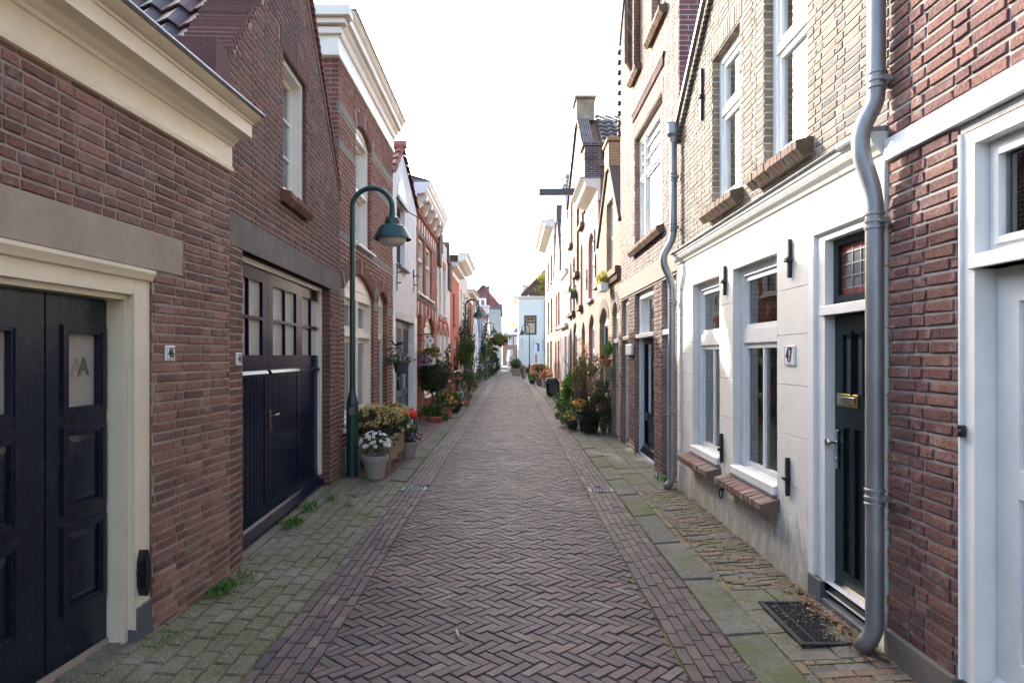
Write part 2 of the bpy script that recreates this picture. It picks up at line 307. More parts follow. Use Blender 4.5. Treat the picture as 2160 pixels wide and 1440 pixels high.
class MB:
    def __init__(s, f=WORLD): s.f = f; s.v = []; s.q = []; s.m = []
    def face(s, pts, m=0):
        i = len(s.v); s.v += [tuple(p) for p in pts]; s.q.append(tuple(range(i, i + len(pts)))); s.m.append(m)
    def mesh(s, vs, fs, m=0):
        i = len(s.v); s.v += [tuple(p) for p in vs]
        for f in fs: s.q.append(tuple(i + k for k in f)); s.m.append(m)
    def box(s, u0, u1, w0, w1, z0, z1, m=0):
        vs = [(u0, w0, z0), (u1, w0, z0), (u1, w1, z0), (u0, w1, z0), (u0, w0, z1), (u1, w0, z1), (u1, w1, z1), (u0, w1, z1)]
        s.mesh(vs, [(0, 3, 2, 1), (4, 5, 6, 7), (0, 1, 5, 4), (1, 2, 6, 5), (2, 3, 7, 6), (3, 0, 4, 7)], m)
    def bbox(s, u0, u1, w0, w1, z0, z1, c=.004, m=0):
        """box with chamfered edges"""
        vs = []; fs = []
        idx = {}
        for sx in (0, 1):
            for sy in (0, 1):
                for sz in (0, 1):
                    X = (u0, u1)[sx]; Y = (w0, w1)[sy]; Z = (z0, z1)[sz]
                    dx = c if sx == 0 else -c; dy = c if sy == 0 else -c; dz = c if sz == 0 else -c
                    for a, p in (('x', (X, Y + dy, Z + dz)), ('y', (X + dx, Y, Z + dz)), ('z', (X + dx, Y + dy, Z))):
                        idx[(sx, sy, sz, a)] = len(vs); vs.append(p)
        I = lambda a, *k: idx[(*k, a)]
        cx, cy, cz = (u0 + u1) / 2, (w0 + w1) / 2, (z0 + z1) / 2
        def add(f):
            p = [Vector(vs[k]) for k in f]; n = (p[1] - p[0]).cross(p[2] - p[0])
            c_ = sum(p, Vector()) / len(p) - Vector((cx, cy, cz))
            fs.append(f if n.dot(c_) > 0 else f[::-1])
        for k in (0, 1):
            add((I('x', k, 0, 0), I('x', k, 1, 0), I('x', k, 1, 1), I('x', k, 0, 1)))
            add((I('y', 0, k, 0), I('y', 1, k, 0), I('y', 1, k, 1), I('y', 0, k, 1)))
            add((I('z', 0, 0, k), I('z', 1, 0, k), I('z', 1, 1, k), I('z', 0, 1, k)))
        for a in (0, 1):
            for b in (0, 1):
                add((I('x', a, b, 0), I('x', a, b, 1), I('y', a, b, 1), I('y', a, b, 0)))
                add((I('x', a, 0, b), I('x', a, 1, b), I('z', a, 1, b), I('z', a, 0, b)))
                add((I('y', 0, a, b), I('y', 1, a, b), I('z', 1, a, b), I('z', 0, a, b)))
                for c2 in (0, 1): add((I('x', a, b, c2), I('y', a, b, c2), I('z', a, b, c2)))
        s.mesh(vs, fs, m)
    def prism_u(s, prof, u0, u1, m=0, cap=True):
        """profile in (w,z) swept along u; profile counter-clockwise seen from +u"""
        n = len(prof)
        vs = [(u0, w, z) for w, z in prof] + [(u1, w, z) for w, z in prof]
        fs = [(i, (i + 1) % n, n + (i + 1) % n, n + i)[::-1] for i in range(n)]
        if cap: fs += [tuple(range(n))[::-1], tuple(range(n, 2 * n))]
        s.mesh(vs, fs, m)
    def prism_w(s, poly, w0, w1, m=0):
        """polygon in (u,z) swept along w"""
        n = len(poly)
        vs = [(u, w0, z) for u, z in poly] + [(u, w1, z) for u, z in poly]
        a = sum(poly[i][0] * poly[(i + 1) % n][1] - poly[(i + 1) % n][0] * poly[i][1] for i in range(n))
        fs = [(i, (i + 1) % n, n + (i + 1) % n, n + i) for i in range(n)] + [tuple(range(n))[::-1], tuple(range(n, 2 * n))]
        # in the (u,w,z) frame z-up, a polygon turning u->z faces -w
        if a > 0: fs = [f[::-1] for f in fs]
        s.mesh(vs, fs, m)
    def prism_z(s, poly, z0, z1, m=0):
        n = len(poly)
        a = sum(poly[i][0] * poly[(i + 1) % n][1] - poly[(i + 1) % n][0] * poly[i][1] for i in range(n))
        if a < 0: poly = poly[::-1]
        vs = [(x, y, z0) for x, y in poly] + [(x, y, z1) for x, y in poly]
        s.mesh(vs, [(i, (i + 1) % n, n + (i + 1) % n, n + i) for i in range(n)] + [tuple(range(n))[::-1], tuple(range(n, 2 * n))], m)
    def tube(s, pts, r, n=8, m=0, cap=True, close=False):
        pts = [Vector(p) for p in pts]; k = len(pts)
        rr = r if hasattr(r, '__len__') else [r] * k
        vs = []; fs = []; prev = None
        for i, p in enumerate(pts):
            if close: t = pts[(i + 1) % k] - pts[i - 1]
            else: t = pts[min(i + 1, k - 1)] - pts[max(i - 1, 0)]
            t = t.normalized() if t.length > 1e-9 else Vector((0, 0, 1))
            if prev is None: a = t.orthogonal().normalized()
            else:
                a = prev - t * prev.dot(t); a = a.normalized() if a.length > 1e-6 else t.orthogonal().normalized()
            prev = a; b = t.cross(a)
            for j in range(n):
                q = p + (a * cos(2 * pi * j / n) + b * sin(2 * pi * j / n)) * rr[i]; vs.append(tuple(q))
        for i in range(k if close else k - 1):
            i2 = (i + 1) % k
            for j in range(n):
                fs.append((i * n + j, i * n + (j + 1) % n, i2 * n + (j + 1) % n, i2 * n + j))
        if cap and not close: fs += [tuple(range(n))[::-1], tuple(range((k - 1) * n, k * n))]
        s.mesh(vs, fs, m)
    def lathe(s, c, prof, n=20, m=0, cap=(True, True), sq=1.0):
        """profile (r,z) from bottom to top about a vertical axis"""
        vs = [(c[0] + r * cos(2 * pi * j / n), c[1] + r * sq * sin(2 * pi * j / n), c[2] + z) for r, z in prof for j in range(n)]
        k = len(prof)
        fs = [(i * n + j, i * n + (j + 1) % n, (i + 1) * n + (j + 1) % n, (i + 1) * n + j) for i in range(k - 1) for j in range(n)]
        if cap[0]: fs.append(tuple(range(n))[::-1])
        if cap[1]: fs.append(tuple(range((k - 1) * n, k * n)))
        s.mesh(vs, fs, m)

def _uv(me):
    uvl = me.uv_layers.new(name='UVMap')
    return uvl
def obj(name, mb, mats, parent=None, smooth=False, loc=None):
    """link the builder's mesh as one object; origin = parent's origin or loc"""
    o0 = ORG[parent.name] if parent is not None else Vector(loc if loc is not None else (0, 0, 0))
    me = bpy.data.meshes.new(name)
    fl = mb.f.flip(); W = mb.f.world
    V = [W(*p) for p in mb.v]
    faces = [q[::-1] for q in mb.q] if fl else mb.q
    me.from_pydata([(x - o0[0], y - o0[1], z - o0[2]) for x, y, z in V], [], faces)
    if not isinstance(mats, (list, tuple)): mats = [mats]
    for m in mats: me.materials.append(m)
    if len(mats) > 1: me.polygons.foreach_set('material_index', mb.m)
    # box-projected UVs in the builder's own (u,w,z) frame, in metres
    uvl = me.uv_layers.new(name='UVMap'); data = [0.0] * (2 * len(me.loops)); li = 0
    for q in faces:
        a, b, c = mb.v[q[0]], mb.v[q[1]], mb.v[q[2]]
        e1 = (b[0] - a[0], b[1] - a[1], b[2] - a[2]); e2 = (c[0] - a[0], c[1] - a[1], c[2] - a[2])
        nx = abs(e1[1] * e2[2] - e1[2] * e2[1]); ny = abs(e1[2] * e2[0] - e1[0] * e2[2]); nz = abs(e1[0] * e2[1] - e1[1] * e2[0])
        k = (1, 2) if nx > ny and nx > nz else ((0, 2) if ny >= nz else (0, 1))
        for i in q:
            p = mb.v[i]; data[li] = p[k[0]]; data[li + 1] = p[k[1]]; li += 2
    uvl.data.foreach_set('uv', data)
    if smooth: me.polygons.foreach_set('use_smooth', [True] * len(me.polygons))
    me.update()
    o = bpy.data.objects.new(name, me); COL.objects.link(o)
    if parent is not None: o.parent = parent; o.location = (0, 0, 0)
    else: o.location = o0
    ORG[o.name] = Vector(o0)
    return o
def pieces(name, mb, mats, parent):
    """one object for every separate piece collected in the builder"""
    par = list(range(len(mb.v)))
    def find(i):
        while par[i] != i: par[i] = par[par[i]]; i = par[i]
        return i
    for q in mb.q:
        for k in q[1:]: par[find(k)] = find(q[0])
    grp = {}
    for q, m in zip(mb.q, mb.m): grp.setdefault(find(q[0]), []).append((q, m))
    r = None
    for fs in grp.values():
        b = MB(mb.f); ix = {}
        for q, m in fs:
            for k in q:
                if k not in ix: ix[k] = len(b.v); b.v.append(mb.v[k])
            b.q.append(tuple(ix[k] for k in q)); b.m.append(m)
        r = obj(name, b, mats, parent)
    return r
def thing(name, loc, label, cat, group=None):
    o = bpy.data.objects.new(name, None); COL.objects.link(o)
    o.empty_display_size = .2; o.location = loc; ORG[o.name] = Vector(loc)
    return tag(o, label, cat, group)
def tag(o, label, cat, group=None):
    o['label'] = label; o['category'] = cat
    if group: o['group'] = group
    return o
def struct(name, mb, mats, kind='structure', label=None):
    o = obj(name, mb, mats); o['kind'] = kind
    if label: o['label'] = label
    return o
def text_mesh(s, size, f, u, w, z, sx=.75, ext=.002, bold=0.0):
    """lettering laid on a facade, centred on (u,z), real flat geometry"""
    cu = bpy.data.curves.new('t', 'FONT'); cu.body = s; cu.size = size; cu.align_x = 'CENTER'; cu.align_y = 'CENTER'
    cu.extrude = ext; cu.offset = bold; cu.resolution_u = 3
    ob = bpy.data.objects.new('t', cu); COL.objects.link(ob)
    me = bpy.data.meshes.new_from_object(ob.evaluated_get(bpy.context.evaluated_depsgraph_get()))
    mb = MB(f); sg = 1 if f.side == 'L' else -1
    vs = [(u + sg * v.co.x * sx, w + v.co.z, z + v.co.y) for v in me.vertices]
    mb.mesh(vs, [tuple(p.vertices) for p in me.polygons])
    bpy.data.objects.remove(ob); bpy.data.curves.remove(cu); bpy.data.meshes.remove(me)
    return mb

# ------------------------------------------------------------------ building elements
def clip_poly(poly, planes):
    """planes: (a,b,c) keep a*u+b*z<=c"""
    for a, b, c in planes:
        out = []; n = len(poly)
        for i in range(n):
            p, q = poly[i], poly[(i + 1) % n]
            dp = a * p[0] + b * p[1] - c; dq = a * q[0] + b * q[1] - c
            if dp <= 0: out.append(p)
            if (dp < 0 < dq) or (dq < 0 < dp):
                t = dp / (dp - dq); out.append((p[0] + (q[0] - p[0]) * t, p[1] + (q[1] - p[1]) * t))
        poly = out
        if len(poly) < 3: return []
    return poly
def holed(mb, u0, u1, z0, z1, holes, w=0., dep=.1, m=0, mr=None, clip=None, outer=True):
    """plate with rectangular holes: front at w, hole jambs (and rim) going back by dep"""
    mr = m if mr is None else mr
    us = sorted({u0, u1, *[x for h in holes for x in h[:2] if u0 < x < u1]})
    zs = sorted({z0, z1, *[x for h in holes for x in h[2:4] if z0 < x < z1]})
    for a, b in zip(us, us[1:]):
        for c, d in zip(zs, zs[1:]):
            mu, mz = (a + b) / 2, (c + d) / 2
            if any(h[0] < mu < h[1] and h[2] < mz < h[3] for h in holes): continue
            p = [(a, c), (a, d), (b, d), (b, c)]
            if clip: p = clip_poly(p, clip)
            if len(p) > 2: mb.face([(x, w, y) for x, y in p], m)
    for h in holes:
        a, b, c, d = h[:4]; e = w - dep
        mb.face([(a, w, c), (a, e, c), (a, e, d), (a, w, d)][::-1], mr)
        mb.face([(b, w, c), (b, e, c), (b, e, d), (b, w, d)], mr)
        mb.face([(a, w, c), (b, w, c), (b, e, c), (a, e, c)][::-1] if 0 else [(a, w, c), (b, w, c), (b, e, c), (a, e, c)], mr)
        mb.face([(a, w, d), (a, e, d), (b, e, d), (b, w, d)], mr)
    if outer:
        e = w - dep
        mb.face([(u0, w, z0), (u0, w, z1), (u0, e, z1), (u0, e, z0)], mr)
        mb.face([(u1, w, z0), (u1, e, z0), (u1, e, z1), (u1, w, z1)], mr)
        mb.face([(u0, w, z0), (u0, e, z0), (u1, e, z0), (u1, w, z0)], mr)
        mb.face([(u0, w, z1), (u1, w, z1), (u1, e, z1), (u0, e, z1)], mr)
def brick(mb, a, b, c, d, w, h=.007, ch=.004, m=0, jit=.0012):
    j = lambda: RND.uniform(-jit, jit)
    h = h + RND.uniform(-.0015, .0015)
    B = [(a, c), (b, c), (b, d), (a, d)]
    vs = [(u, w, z) for u, z in B]
    I = [(a + ch + j(), c + ch + j()), (b - ch + j(), c + ch + j()), (b - ch + j(), d - ch + j()), (a + ch + j(), d - ch + j())]
    vs += [(u, w + h + j(), z) for u, z in I]
    mb.mesh(vs, [(7, 6, 5, 4), (0, 4, 5, 1)[::-1], (1, 5, 6, 2)[::-1], (2, 6, 7, 3)[::-1], (3, 7, 4, 0)[::-1]], m)
def lay(mb, u0, u1, z0, z1, holes, clip=None, w=0., m=0, L=.205, H=.052, j=.011, h=.007, ch=.004, avoid=None, jit=.0012):
    """real bricks in Flemish-like bond, cut at the openings"""
    hd = (L - j) / 2; row = 0; z = z0
    while z < z1 - .015:
        zt = min(z + H, z1)
        u = u0 - ((L + j) * .25 + (hd + j) * .5 if row % 2 else 0) - (L + j) * (.13 if row % 4 > 1 else 0); k = row % 2
        while u < u1:
            ln = L if k % 2 == 0 else hd
            ln *= RND.uniform(.97, 1.02)
            a, b = max(u, u0), min(u + ln, u1); zo = RND.uniform(-.0015, .0015)
            u += ln + j; k += 1
            segs = [(a, b)]
            for hh in holes:
                if zt - .004 > hh[2] and z + .004 < hh[3]:
                    ns = []
                    for p, q in segs:
                        if q <= hh[0] or p >= hh[1]: ns.append((p, q)); continue
                        if p < hh[0]: ns.append((p, hh[0]))
                        if q > hh[1]: ns.append((hh[1], q))
                    segs = ns
            for p, q in segs:
                if q - p < .022: continue
                cu, cz = (p + q) / 2, (z + zt) / 2
                if clip and any(A * cu + Bz * cz > C for A, Bz, C in clip): continue
                if avoid and avoid(cu, cz): continue
                brick(mb, p, q, z + zo, zt + zo, w, h, ch, m, jit)
        z += H + j; row += 1
def arc_pts(u0, u1, z1, rise, n=10):
    s = u1 - u0; R = (s * s / 4 + rise * rise) / (2 * rise); zc = z1 + rise - R; uc = (u0 + u1) / 2
    a = math.asin(min(1, s / 2 / R))
    if rise > s / 2: a = pi - a
    return [(uc + R * sin(-a + 2 * a * i / n), zc + R * cos(-a + 2 * a * i / n)) for i in range(n + 1)], (uc, zc, R, a)
def spandrels(mb, u0, u1, z1, rise, w=0, dep=.1, m=0, n=10):
    """wall left between an arch and the square hole it was cut from, and the arch soffit"""
    pts, _ = arc_pts(u0, u1, z1, rise, n); zt = z1 + rise
    for p, q in zip(pts, pts[1:]):
        mb.face([(p[0], w, p[1]), (p[0], w, zt + .001), (q[0], w, zt + .001), (q[0], w, q[1])], m)
        mb.face([(p[0], w, p[1]), (q[0], w, q[1]), (q[0], w - dep, q[1]), (p[0], w - dep, p[1])], m)
def arch_ring(mb, u0, u1, z1, rise, ring=.21, w=0, m=0, bw=.062, h=.012):
    _, (uc, zc, R, a) = arc_pts(u0, u1, z1, rise)
    n = max(3, int(2 * a * R / bw)); g = .09
    for i in range(n):
        t0 = -a + 2 * a * (i + g) / n; t1 = -a + 2 * a * (i + 1 - g) / n
        P = [(uc + r * sin(t), zc + r * cos(t)) for r, t in ((R + .002, t0), (R + .002, t1), (R + ring, t1), (R + ring, t0))]
        mb.prism_w(P, w - .03, w + h, m)
def in_ring(u0, u1, z1, rise, ring=.215):
    _, (uc, zc, R, a) = arc_pts(u0, u1, z1, rise)
    def f(u, z):
        r = math.hypot(u - uc, z - zc)
        return r < R + ring and z > zc and abs(math.atan2(u - uc, z - zc)) < a + .02
    return f
def soldiers(mb, u0, u1, z0, z1, w=0, m=0, bw=.054, j=.011, h=.008):
    u = u0
    while u < u1 - .02:
        brick(mb, u, min(u + bw, u1), z0, z1, w, h, .003, m); u += bw + j
def sill_bricks(f, parent, u0, u1, zt, proj=.1, th=.1, mat=None, drop=.05, back=.06, name='sill', bw=.054):
    mb = MB(f); n = max(3, int((u1 - u0) / (bw + .008))); s = (u1 - u0) / n
    for i in range(n):
        a = u0 + i * s + .003; b = u0 + (i + 1) * s - .003
        k = RND.uniform(-.004, .004)
        prof = [(-back, zt), (-back, zt - th * .8), (proj * .55, zt - drop - th), (proj + k, zt - drop - th * .45), (proj + k, zt - drop * .9 + k)]
        mb.prism_u(prof[::-1], a, b)
    mb.box(u0 + .004, u1 - .004, -back, proj * .5, zt - drop - th * .75, zt - drop * .9 - .012, 1)
    return obj(name, mb, [mat or BSILL, MORTAR], parent)
def window(f, parent, u0, u1, z0, z1, lights, rev=.1, fw=.05, sw=.045, mat=None, smat=None, glass=None, grid=None, curtain=None, arch=0, name='window', dep=.07, tymp=None, cmat=None, sd=.02):
    """lights: fractional rects (a,b,c,d) of the frame opening; grid[i]=(nx,nz) panes of light i"""
    mat = mat or WHITE; smat = smat or mat; glass = glass or GLASS
    w = -rev; W_, H_ = u1 - u0, z1 - z0
    holes = []
    for a, b, c, d in lights:
        holes.append((u0 + fw + (W_ - 2 * fw) * a + (fw * .4 if a > 0 else 0), u0 + fw + (W_ - 2 * fw) * b - (fw * .4 if b < 1 else 0),
                      z0 + fw + (H_ - 2 * fw) * c + (fw * .4 if c > 0 else 0), z0 + fw + (H_ - 2 * fw) * d - (fw * .4 if d < 1 else 0)))
    mb = MB(f); holed(mb, u0 + .001, u1 - .001, z0 + .001, z1 - .001, holes, w, dep)
    mb.prism_u([(w - .01, z0 + .002), (w + .035, z0 + .002), (w + .035, z0 + fw * .6), (w - .01, z0 + fw * .75)], u0 + .002, u1 - .002)
    if arch:
        pts, _ = arc_pts(u0 + .003, u1 - .003, z1, arch - .003, 12)
        mb.prism_w([(u0 + .003, z1 - .002)] + pts + [(u1 - .003, z1 - .002)], w - .04, w - .004)
        if tymp:
            r = arch * .62; ua = u0 + (u1 - u0) * .16; ub = u1 - (u1 - u0) * .16
            p2, _ = arc_pts(ua, ub, z1 + .04, r * .8, 10)
            mb.prism_w(p2, w - .004, w + .01)
    pm = MB(f)
    for i, h in enumerate(holes):
        g = (grid or {}).get(i, (1, 1)) if isinstance(grid, dict) else ((grid[i] if isinstance(grid, list) else grid) or (1, 1)) if grid else (1, 1)
        a, b, c, d = h; nx, nz = g; bar = .022
        sub = []
        iw, ih = (b - a - 2 * sw - bar * (nx - 1)) / nx, (d - c - 2 * sw - bar * (nz - 1)) / nz
        for x in range(nx):
            for y in range(nz):
                ua = a + sw + x * (iw + bar); za = c + sw + y * (ih + bar)
                sub.append((ua, ua + iw, za, za + ih))
        holed(mb, a + .001, b - .001, c + .001, d - .001, sub, w - sd, .04, 1)
        for s_ in sub:
            pm.face([(s_[0] - .004, w - sd - .025, s_[2] - .004), (s_[0] - .004, w - sd - .025, s_[3] + .004), (s_[1] + .004, w - sd - .025, s_[3] + .004), (s_[1] + .004, w - sd - .025, s_[2] - .004)])
    o = obj(name, mb, [mat, smat], parent)
    obj('pane', pm, glass, o)
    if curtain:
        cm = MB(f)
        for (a, b, c, d) in curtain:
            ua, ub = u0 + W_ * a, u0 + W_ * b; za, zb = z0 + H_ * c, z0 + H_ * d
            n = max(6, int((ub - ua) / .03))
            vs = []
            for i in range(n + 1):
                ww = w - sd - .12 + .018 * sin(i * 2.1) + .008 * sin(i * .9 + 1)
                vs += [(ua + (ub - ua) * i / n, ww, za), (ua + (ub - ua) * i / n, ww, zb)]
            cm.mesh(vs, [(2 * i, 2 * i + 1, 2 * i + 3, 2 * i + 2) for i in range(n)])
        obj('curtain', cm, cmat or CURTAIN, o)
    return o
def cornice(f, parent, u0, u1, prof, mat, name='cornice', cap=None, ret=None):
    """moulded profile (w,z) from bottom front upward; closes along the wall"""
    mb = MB(f)
    p = [(-.05, prof[0][1])] + prof + [(-.05, prof[-1][1])]
    mb.prism_u(p[::-1][::-1], u0, u1)
    if cap: mb.prism_u([(-.04, prof[-1][1] + .001), (prof[-1][0] + .012, prof[-1][1] + .001), (prof[-1][0] + .012, prof[-1][1] + .022), (-.04, prof[-1][1] + .05)], u0 - .01, u1 + .01, 1)
    return obj(name, mb, [mat, cap or mat], parent)
def tiles(mb, O, A, U, W, L, tw=.235, tl=.33, m=0, amp=.028, seg=7, over=1.0, clip=None):
    """pantiles: O corner at the eaves, A unit across, U unit up the slope"""
    O, A, U = Vector(O), Vector(A).normalized(), Vector(U).normalized(); Nn = A.cross(U).normalized()
    if Nn.z < 0: Nn = -Nn
    nx, ny = int(W / tw + .999), int(L / tl + .999)
    for y in range(ny):
        for x in range(nx):
            if clip and not clip((x + .5) * tw, (y + .5) * tl): continue
            vs = []; jz = RND.uniform(-.004, .004); ja = RND.uniform(-.006, .006)
            for k in range(seg + 1):
                t = k / seg
                hh = amp * (sin(2 * pi * (t - .12)) + .35 * sin(4 * pi * (t - .12)))
                for v, up in ((-.06, .034), (1.0, 0.0)):
                    P = O + A * ((x + t * 1.06) * tw) + U * ((y + v) * tl + ja) + Nn * (hh + up + jz + .02)
                    vs.append(tuple(P))
            k = seg + 1
            low = [tuple(Vector(vs[2 * i]) - Nn * .018) for i in range(k)]
            fs = [(2 * i, 2 * i + 2, 2 * i + 3, 2 * i + 1) for i in range(seg)]
            fs += [(2 * k + i, 2 * k + i + 1, 2 * i + 2, 2 * i) for i in range(seg)]
            mb.mesh(vs + low, fs, m)
def shell(mb, L, zt, D, m, gable=None, e=.006, zb=-.1, iw=None):
    """side and back walls of a house behind its facade"""
    a, b = e, L - e; k = m if iw is None else iw
    mb.face([(a, -.002, zb), (a, -D, zb), (a, -D, zt), (a, -.002, zt)][::-1], m)
    mb.face([(b, -.002, zb), (b, -D, zb), (b, -D, zt), (b, -.002, zt)], m)
    top = [(a, zt), (b, zt)] if not gable else [(a, zt), gable, (b, zt)]
    mb.face([(a, -D, zb)] + [(u, -D, z) for u, z in top] + [(b, -D, zb)], m)
def front(f, root, z1, holes, mats, eave=None, peak=None, laid=None, arches=(), w=0, rev=.16, D=6., flat=(), bricks=None, zb=-.1, rings=(), clip2=None, ring_m=2, lay_from=-.02, lay_skip=()):
    """the 'wall' part of a house. holes are (u0,u1,z0,z1); arches (u0,u1,zspring,rise) sit on holes of the same u-range.
    mats = [backing or texture, laid brick or None, ring brick]"""
    mb = MB(f); L = f.L
    clip = None
    if peak:
        (pu, pz) = peak
        clip = [(-(pz - eave) / pu, 1, eave), ((pz - eave) / (L - pu), 1, pz + (pz - eave) / (L - pu) * pu)]
        clip = [(-(pz - eave) / pu, 1., eave), ((pz - eave) / (L - pu), 1., eave + (pz - eave) / (L - pu) * L)]
    H = [list(h) for h in holes]
    for a in arches: H.append([a[0], a[1], a[2] - .01, a[2] + a[3]])
    hb = []
    for h in H: hb.append(tuple(h))
    merged = []
    for h in holes:
        t = h[3]
        for a in arches:
            if abs(a[0] - h[0]) < 1e-4 and abs(a[1] - h[1]) < 1e-4 and abs(a[2] - h[3]) < 1e-3: t = a[2] + a[3]
        merged.append((h[0], h[1], h[2], t))
    top = z1 if not peak else peak[1]
    holed(mb, 0, L, zb, top, merged, w, rev, 0, 0 if len(mats) < 4 else 3, clip, outer=False)
    for a in arches: spandrels(mb, a[0], a[1], a[2], a[3], w + .001, rev, 0 if len(mats) < 4 else 3)
    shell(mb, L, eave if peak else z1, D, 0 if len(mats) < 4 else 3, peak if peak else None)
    avs = [in_ring(*r) for r in rings]
    av = (lambda u, z: any(q(u, z) for q in avs) or any(s[0] < u < s[1] and s[2] < z < s[3] for s in flat) or any(s[0] < u < s[1] and s[2] < z < s[3] for s in lay_skip)) if (avs or flat or lay_skip) else None
    if laid:
        kw = dict(bricks or {})
        lay(mb, 0.003, L - .003, lay_from, top - .004, merged, clip, w, 1, avoid=av, **kw)
    for r in rings: arch_ring(mb, r[0], r[1], r[2], r[3], w=w, m=ring_m if len(mats) > ring_m else 0)
    for s in flat: soldiers(mb, s[0], s[1], s[2], s[3], w, ring_m if len(mats) > ring_m else 0)
    return obj('wall', mb, mats, root), clip
def flat_roof(f, root, z, D=6., mat=None, w=0, slope=0.0):
    mb = MB(f)
    mb.mesh([(0.01, w - .02, z), (f.L - .01, w - .02, z), (f.L - .01, -D, z + slope), (0.01, -D, z + slope)], [(0, 3, 2, 1)[::-1]])
    return obj('roof', mb, mat or BITUMEN, root)
def gable_roof(f, root, eave, peak, D=6., mat=None, w=-.02, lift=.02):
    mb = MB(f); pu, pz = peak
    mb.mesh([(0, w, eave + lift), (pu, w, pz + lift), (pu, -D, pz + lift), (0, -D, eave + lift), (f.L, w, eave + lift), (f.L, -D, eave + lift)], [(0, 1, 2, 3), (1, 4, 5, 2)])
    return obj('roof', mb, mat or SLATE, root)
def coping(f, root, pts, wid=(-.28, .03), th=.06, mat=None, name='coping'):
    """capping along a polyline (u,z) of the gable edge"""
    mb = MB(f)
    for (a, b) in zip(pts, pts[1:]):
        du, dz = b[0] - a[0], b[1] - a[1]; l = math.hypot(du, dz); nu, nz = -dz / l * th, du / l * th
        if nz < 0: nu, nz = -nu, -nz
        mb.prism_w([a, b, (b[0] + nu, b[1] + nz), (a[0] + nu, a[1] + nz)], wid[0], wid[1])
    return obj(name, mb, mat or COPING, root)
def plate(f, parent, u, z, s, size=.13, w=.014, hw=.06, hh=.085, mat=None):
    mb = MB(f); mb.bbox(u - hw, u + hw, w - .012, w, z - hh, z + hh, .004, 0)
    mb.box(u - hw + .008, u + hw - .008, w, w + .0008, z + hh - .012, z + hh - .009, 1); mb.box(u - hw + .008, u + hw - .008, w, w + .0008, z - hh + .009, z - hh + .012, 1)
    mb.box(u - hw + .008, u - hw + .011, w, w + .0008, z - hh + .012, z + hh - .012, 1); mb.box(u + hw - .011, u + hw - .008, w, w + .0008, z - hh + .012, z + hh - .012, 1)
    o = obj('number_plate', mb, [mat or ENAMEL, INK], parent)
    obj('digits', text_mesh(s, size, f, u, w + .003, z, .72, .001, .002), INK, o)
    return o
def anchor(f, parent, u, z, L=.36, w=.004):
    mb = MB(f); mb.prism_w([(u - .012, z - L * .4), (u + .012, z - L * .4), (u + .016, z + L * .3), (u + .009, z + L * .6), (u - .009, z + L * .6), (u - .016, z + L * .3)], w, w + .03)
    mb.prism_w([(u - .013, z - L * .4), (u + .013, z - L * .4), (u + .006, z - L * .5), (u - .006, z - L * .5)], w, w + .03)
    mb.bbox(u - .032, u + .032, w + .004, w + .05, z - .014, z + .02, .006)
    return obj('wall_anchor', mb, IRON, parent)
# ================================================================== LEFT SIDE
def house(name, f, label, cat='house', group=None):
    return thing(name, f.world(0, 0, 0), label, cat, group)
def LF(y0, y1, x0=-2.28, x1=-2.28): return Fac(x0, y0, x1, y1, 'L')
def RF(y0, y1, x0=2.02, x1=2.02): return Fac(x0, y0, x1, y1, 'R')

# ---- no. 46: low garage with a cream cornice
def xl46(d): return -2.04 - .052 * (4.93 - d)
f46 = LF(-4.0, 4.93, xl46(-4.0), xl46(4.93)); f = f46
h46 = house('garage_house', f, 'low purple brown brick garage house with cream cornice and number 46', 'house')
gu1 = f.u(288); gu0 = gu1 - 3.35; gz = 1.99
fu1 = f.u(320); fu0 = gu0 - .15
lint = (gu0 - .35, f.u(382), 2.145, 2.37)
front(f, h46, 3.0, [(gu0 - .14, fu1, .0, 2.14)], [MORTAR, B46, B46, T46], laid=True, D=5.5, bricks=dict(L=.212, H=.047, j=.0115, h=.007, ch=.006, jit=.0035), lay_from=.03,
      lay_skip=[(lint[0], lint[1], lint[2], lint[3])], rev=.2)
mb = MB(f); mb.bbox(lint[0], lint[1], -.05, .012, lint[2], lint[3], .006)
obj('lintel', mb, STONE, h46)
# door frame: casing with a stepped inner jamb
mb = MB(f)
mb.box(gu1, fu1 - .001, -.12, -.012, .12, 2.139); mb.box(fu0 + .012, gu0, -.12, -.012, .12, 2.139)
mb.box(gu0 - .0005, gu1 + .0005, -.12, -.0125, gz, 2.139)
mb.box(gu1 - .03, gu1, -.2, -.05, .03, gz); mb.box(gu0, gu0 + .03, -.2, -.05, .03, gz); mb.box(gu0 + .03, gu1 - .03, -.2, -.05, gz - .03, gz)
mb.box(gu1 - .012, gu1 + .055, -.012, -.004, .12, gz + .03)
mb.prism_u([(-.012, 2.075), (.012, 2.08), (.02, 2.1), (.03, 2.12), (.03, 2.139), (-.012, 2.139)], fu0 + .02, fu1 - .006)
obj('door_frame', mb, CREAM, h46)
mb = MB(f); mb.bbox(gu1 + .002, fu1 + .004, -.12, .004, -.05, .24, .006)
pieces('plinth_stone', mb, BLUESTONE, h46)
mb = MB(f); mb.prism_w([(gu1 + .008, .36), (gu1 + .03, .3), (gu1 + .055, .36), (gu1 + .055, .5), (gu1 + .03, .56), (gu1 + .008, .5)], -.012, .05)
mb.bbox(gu1 + .004, gu1 + .06, -.012, .03, .41, .45, .006)
obj('door_stop', mb, BLACKP, h46)
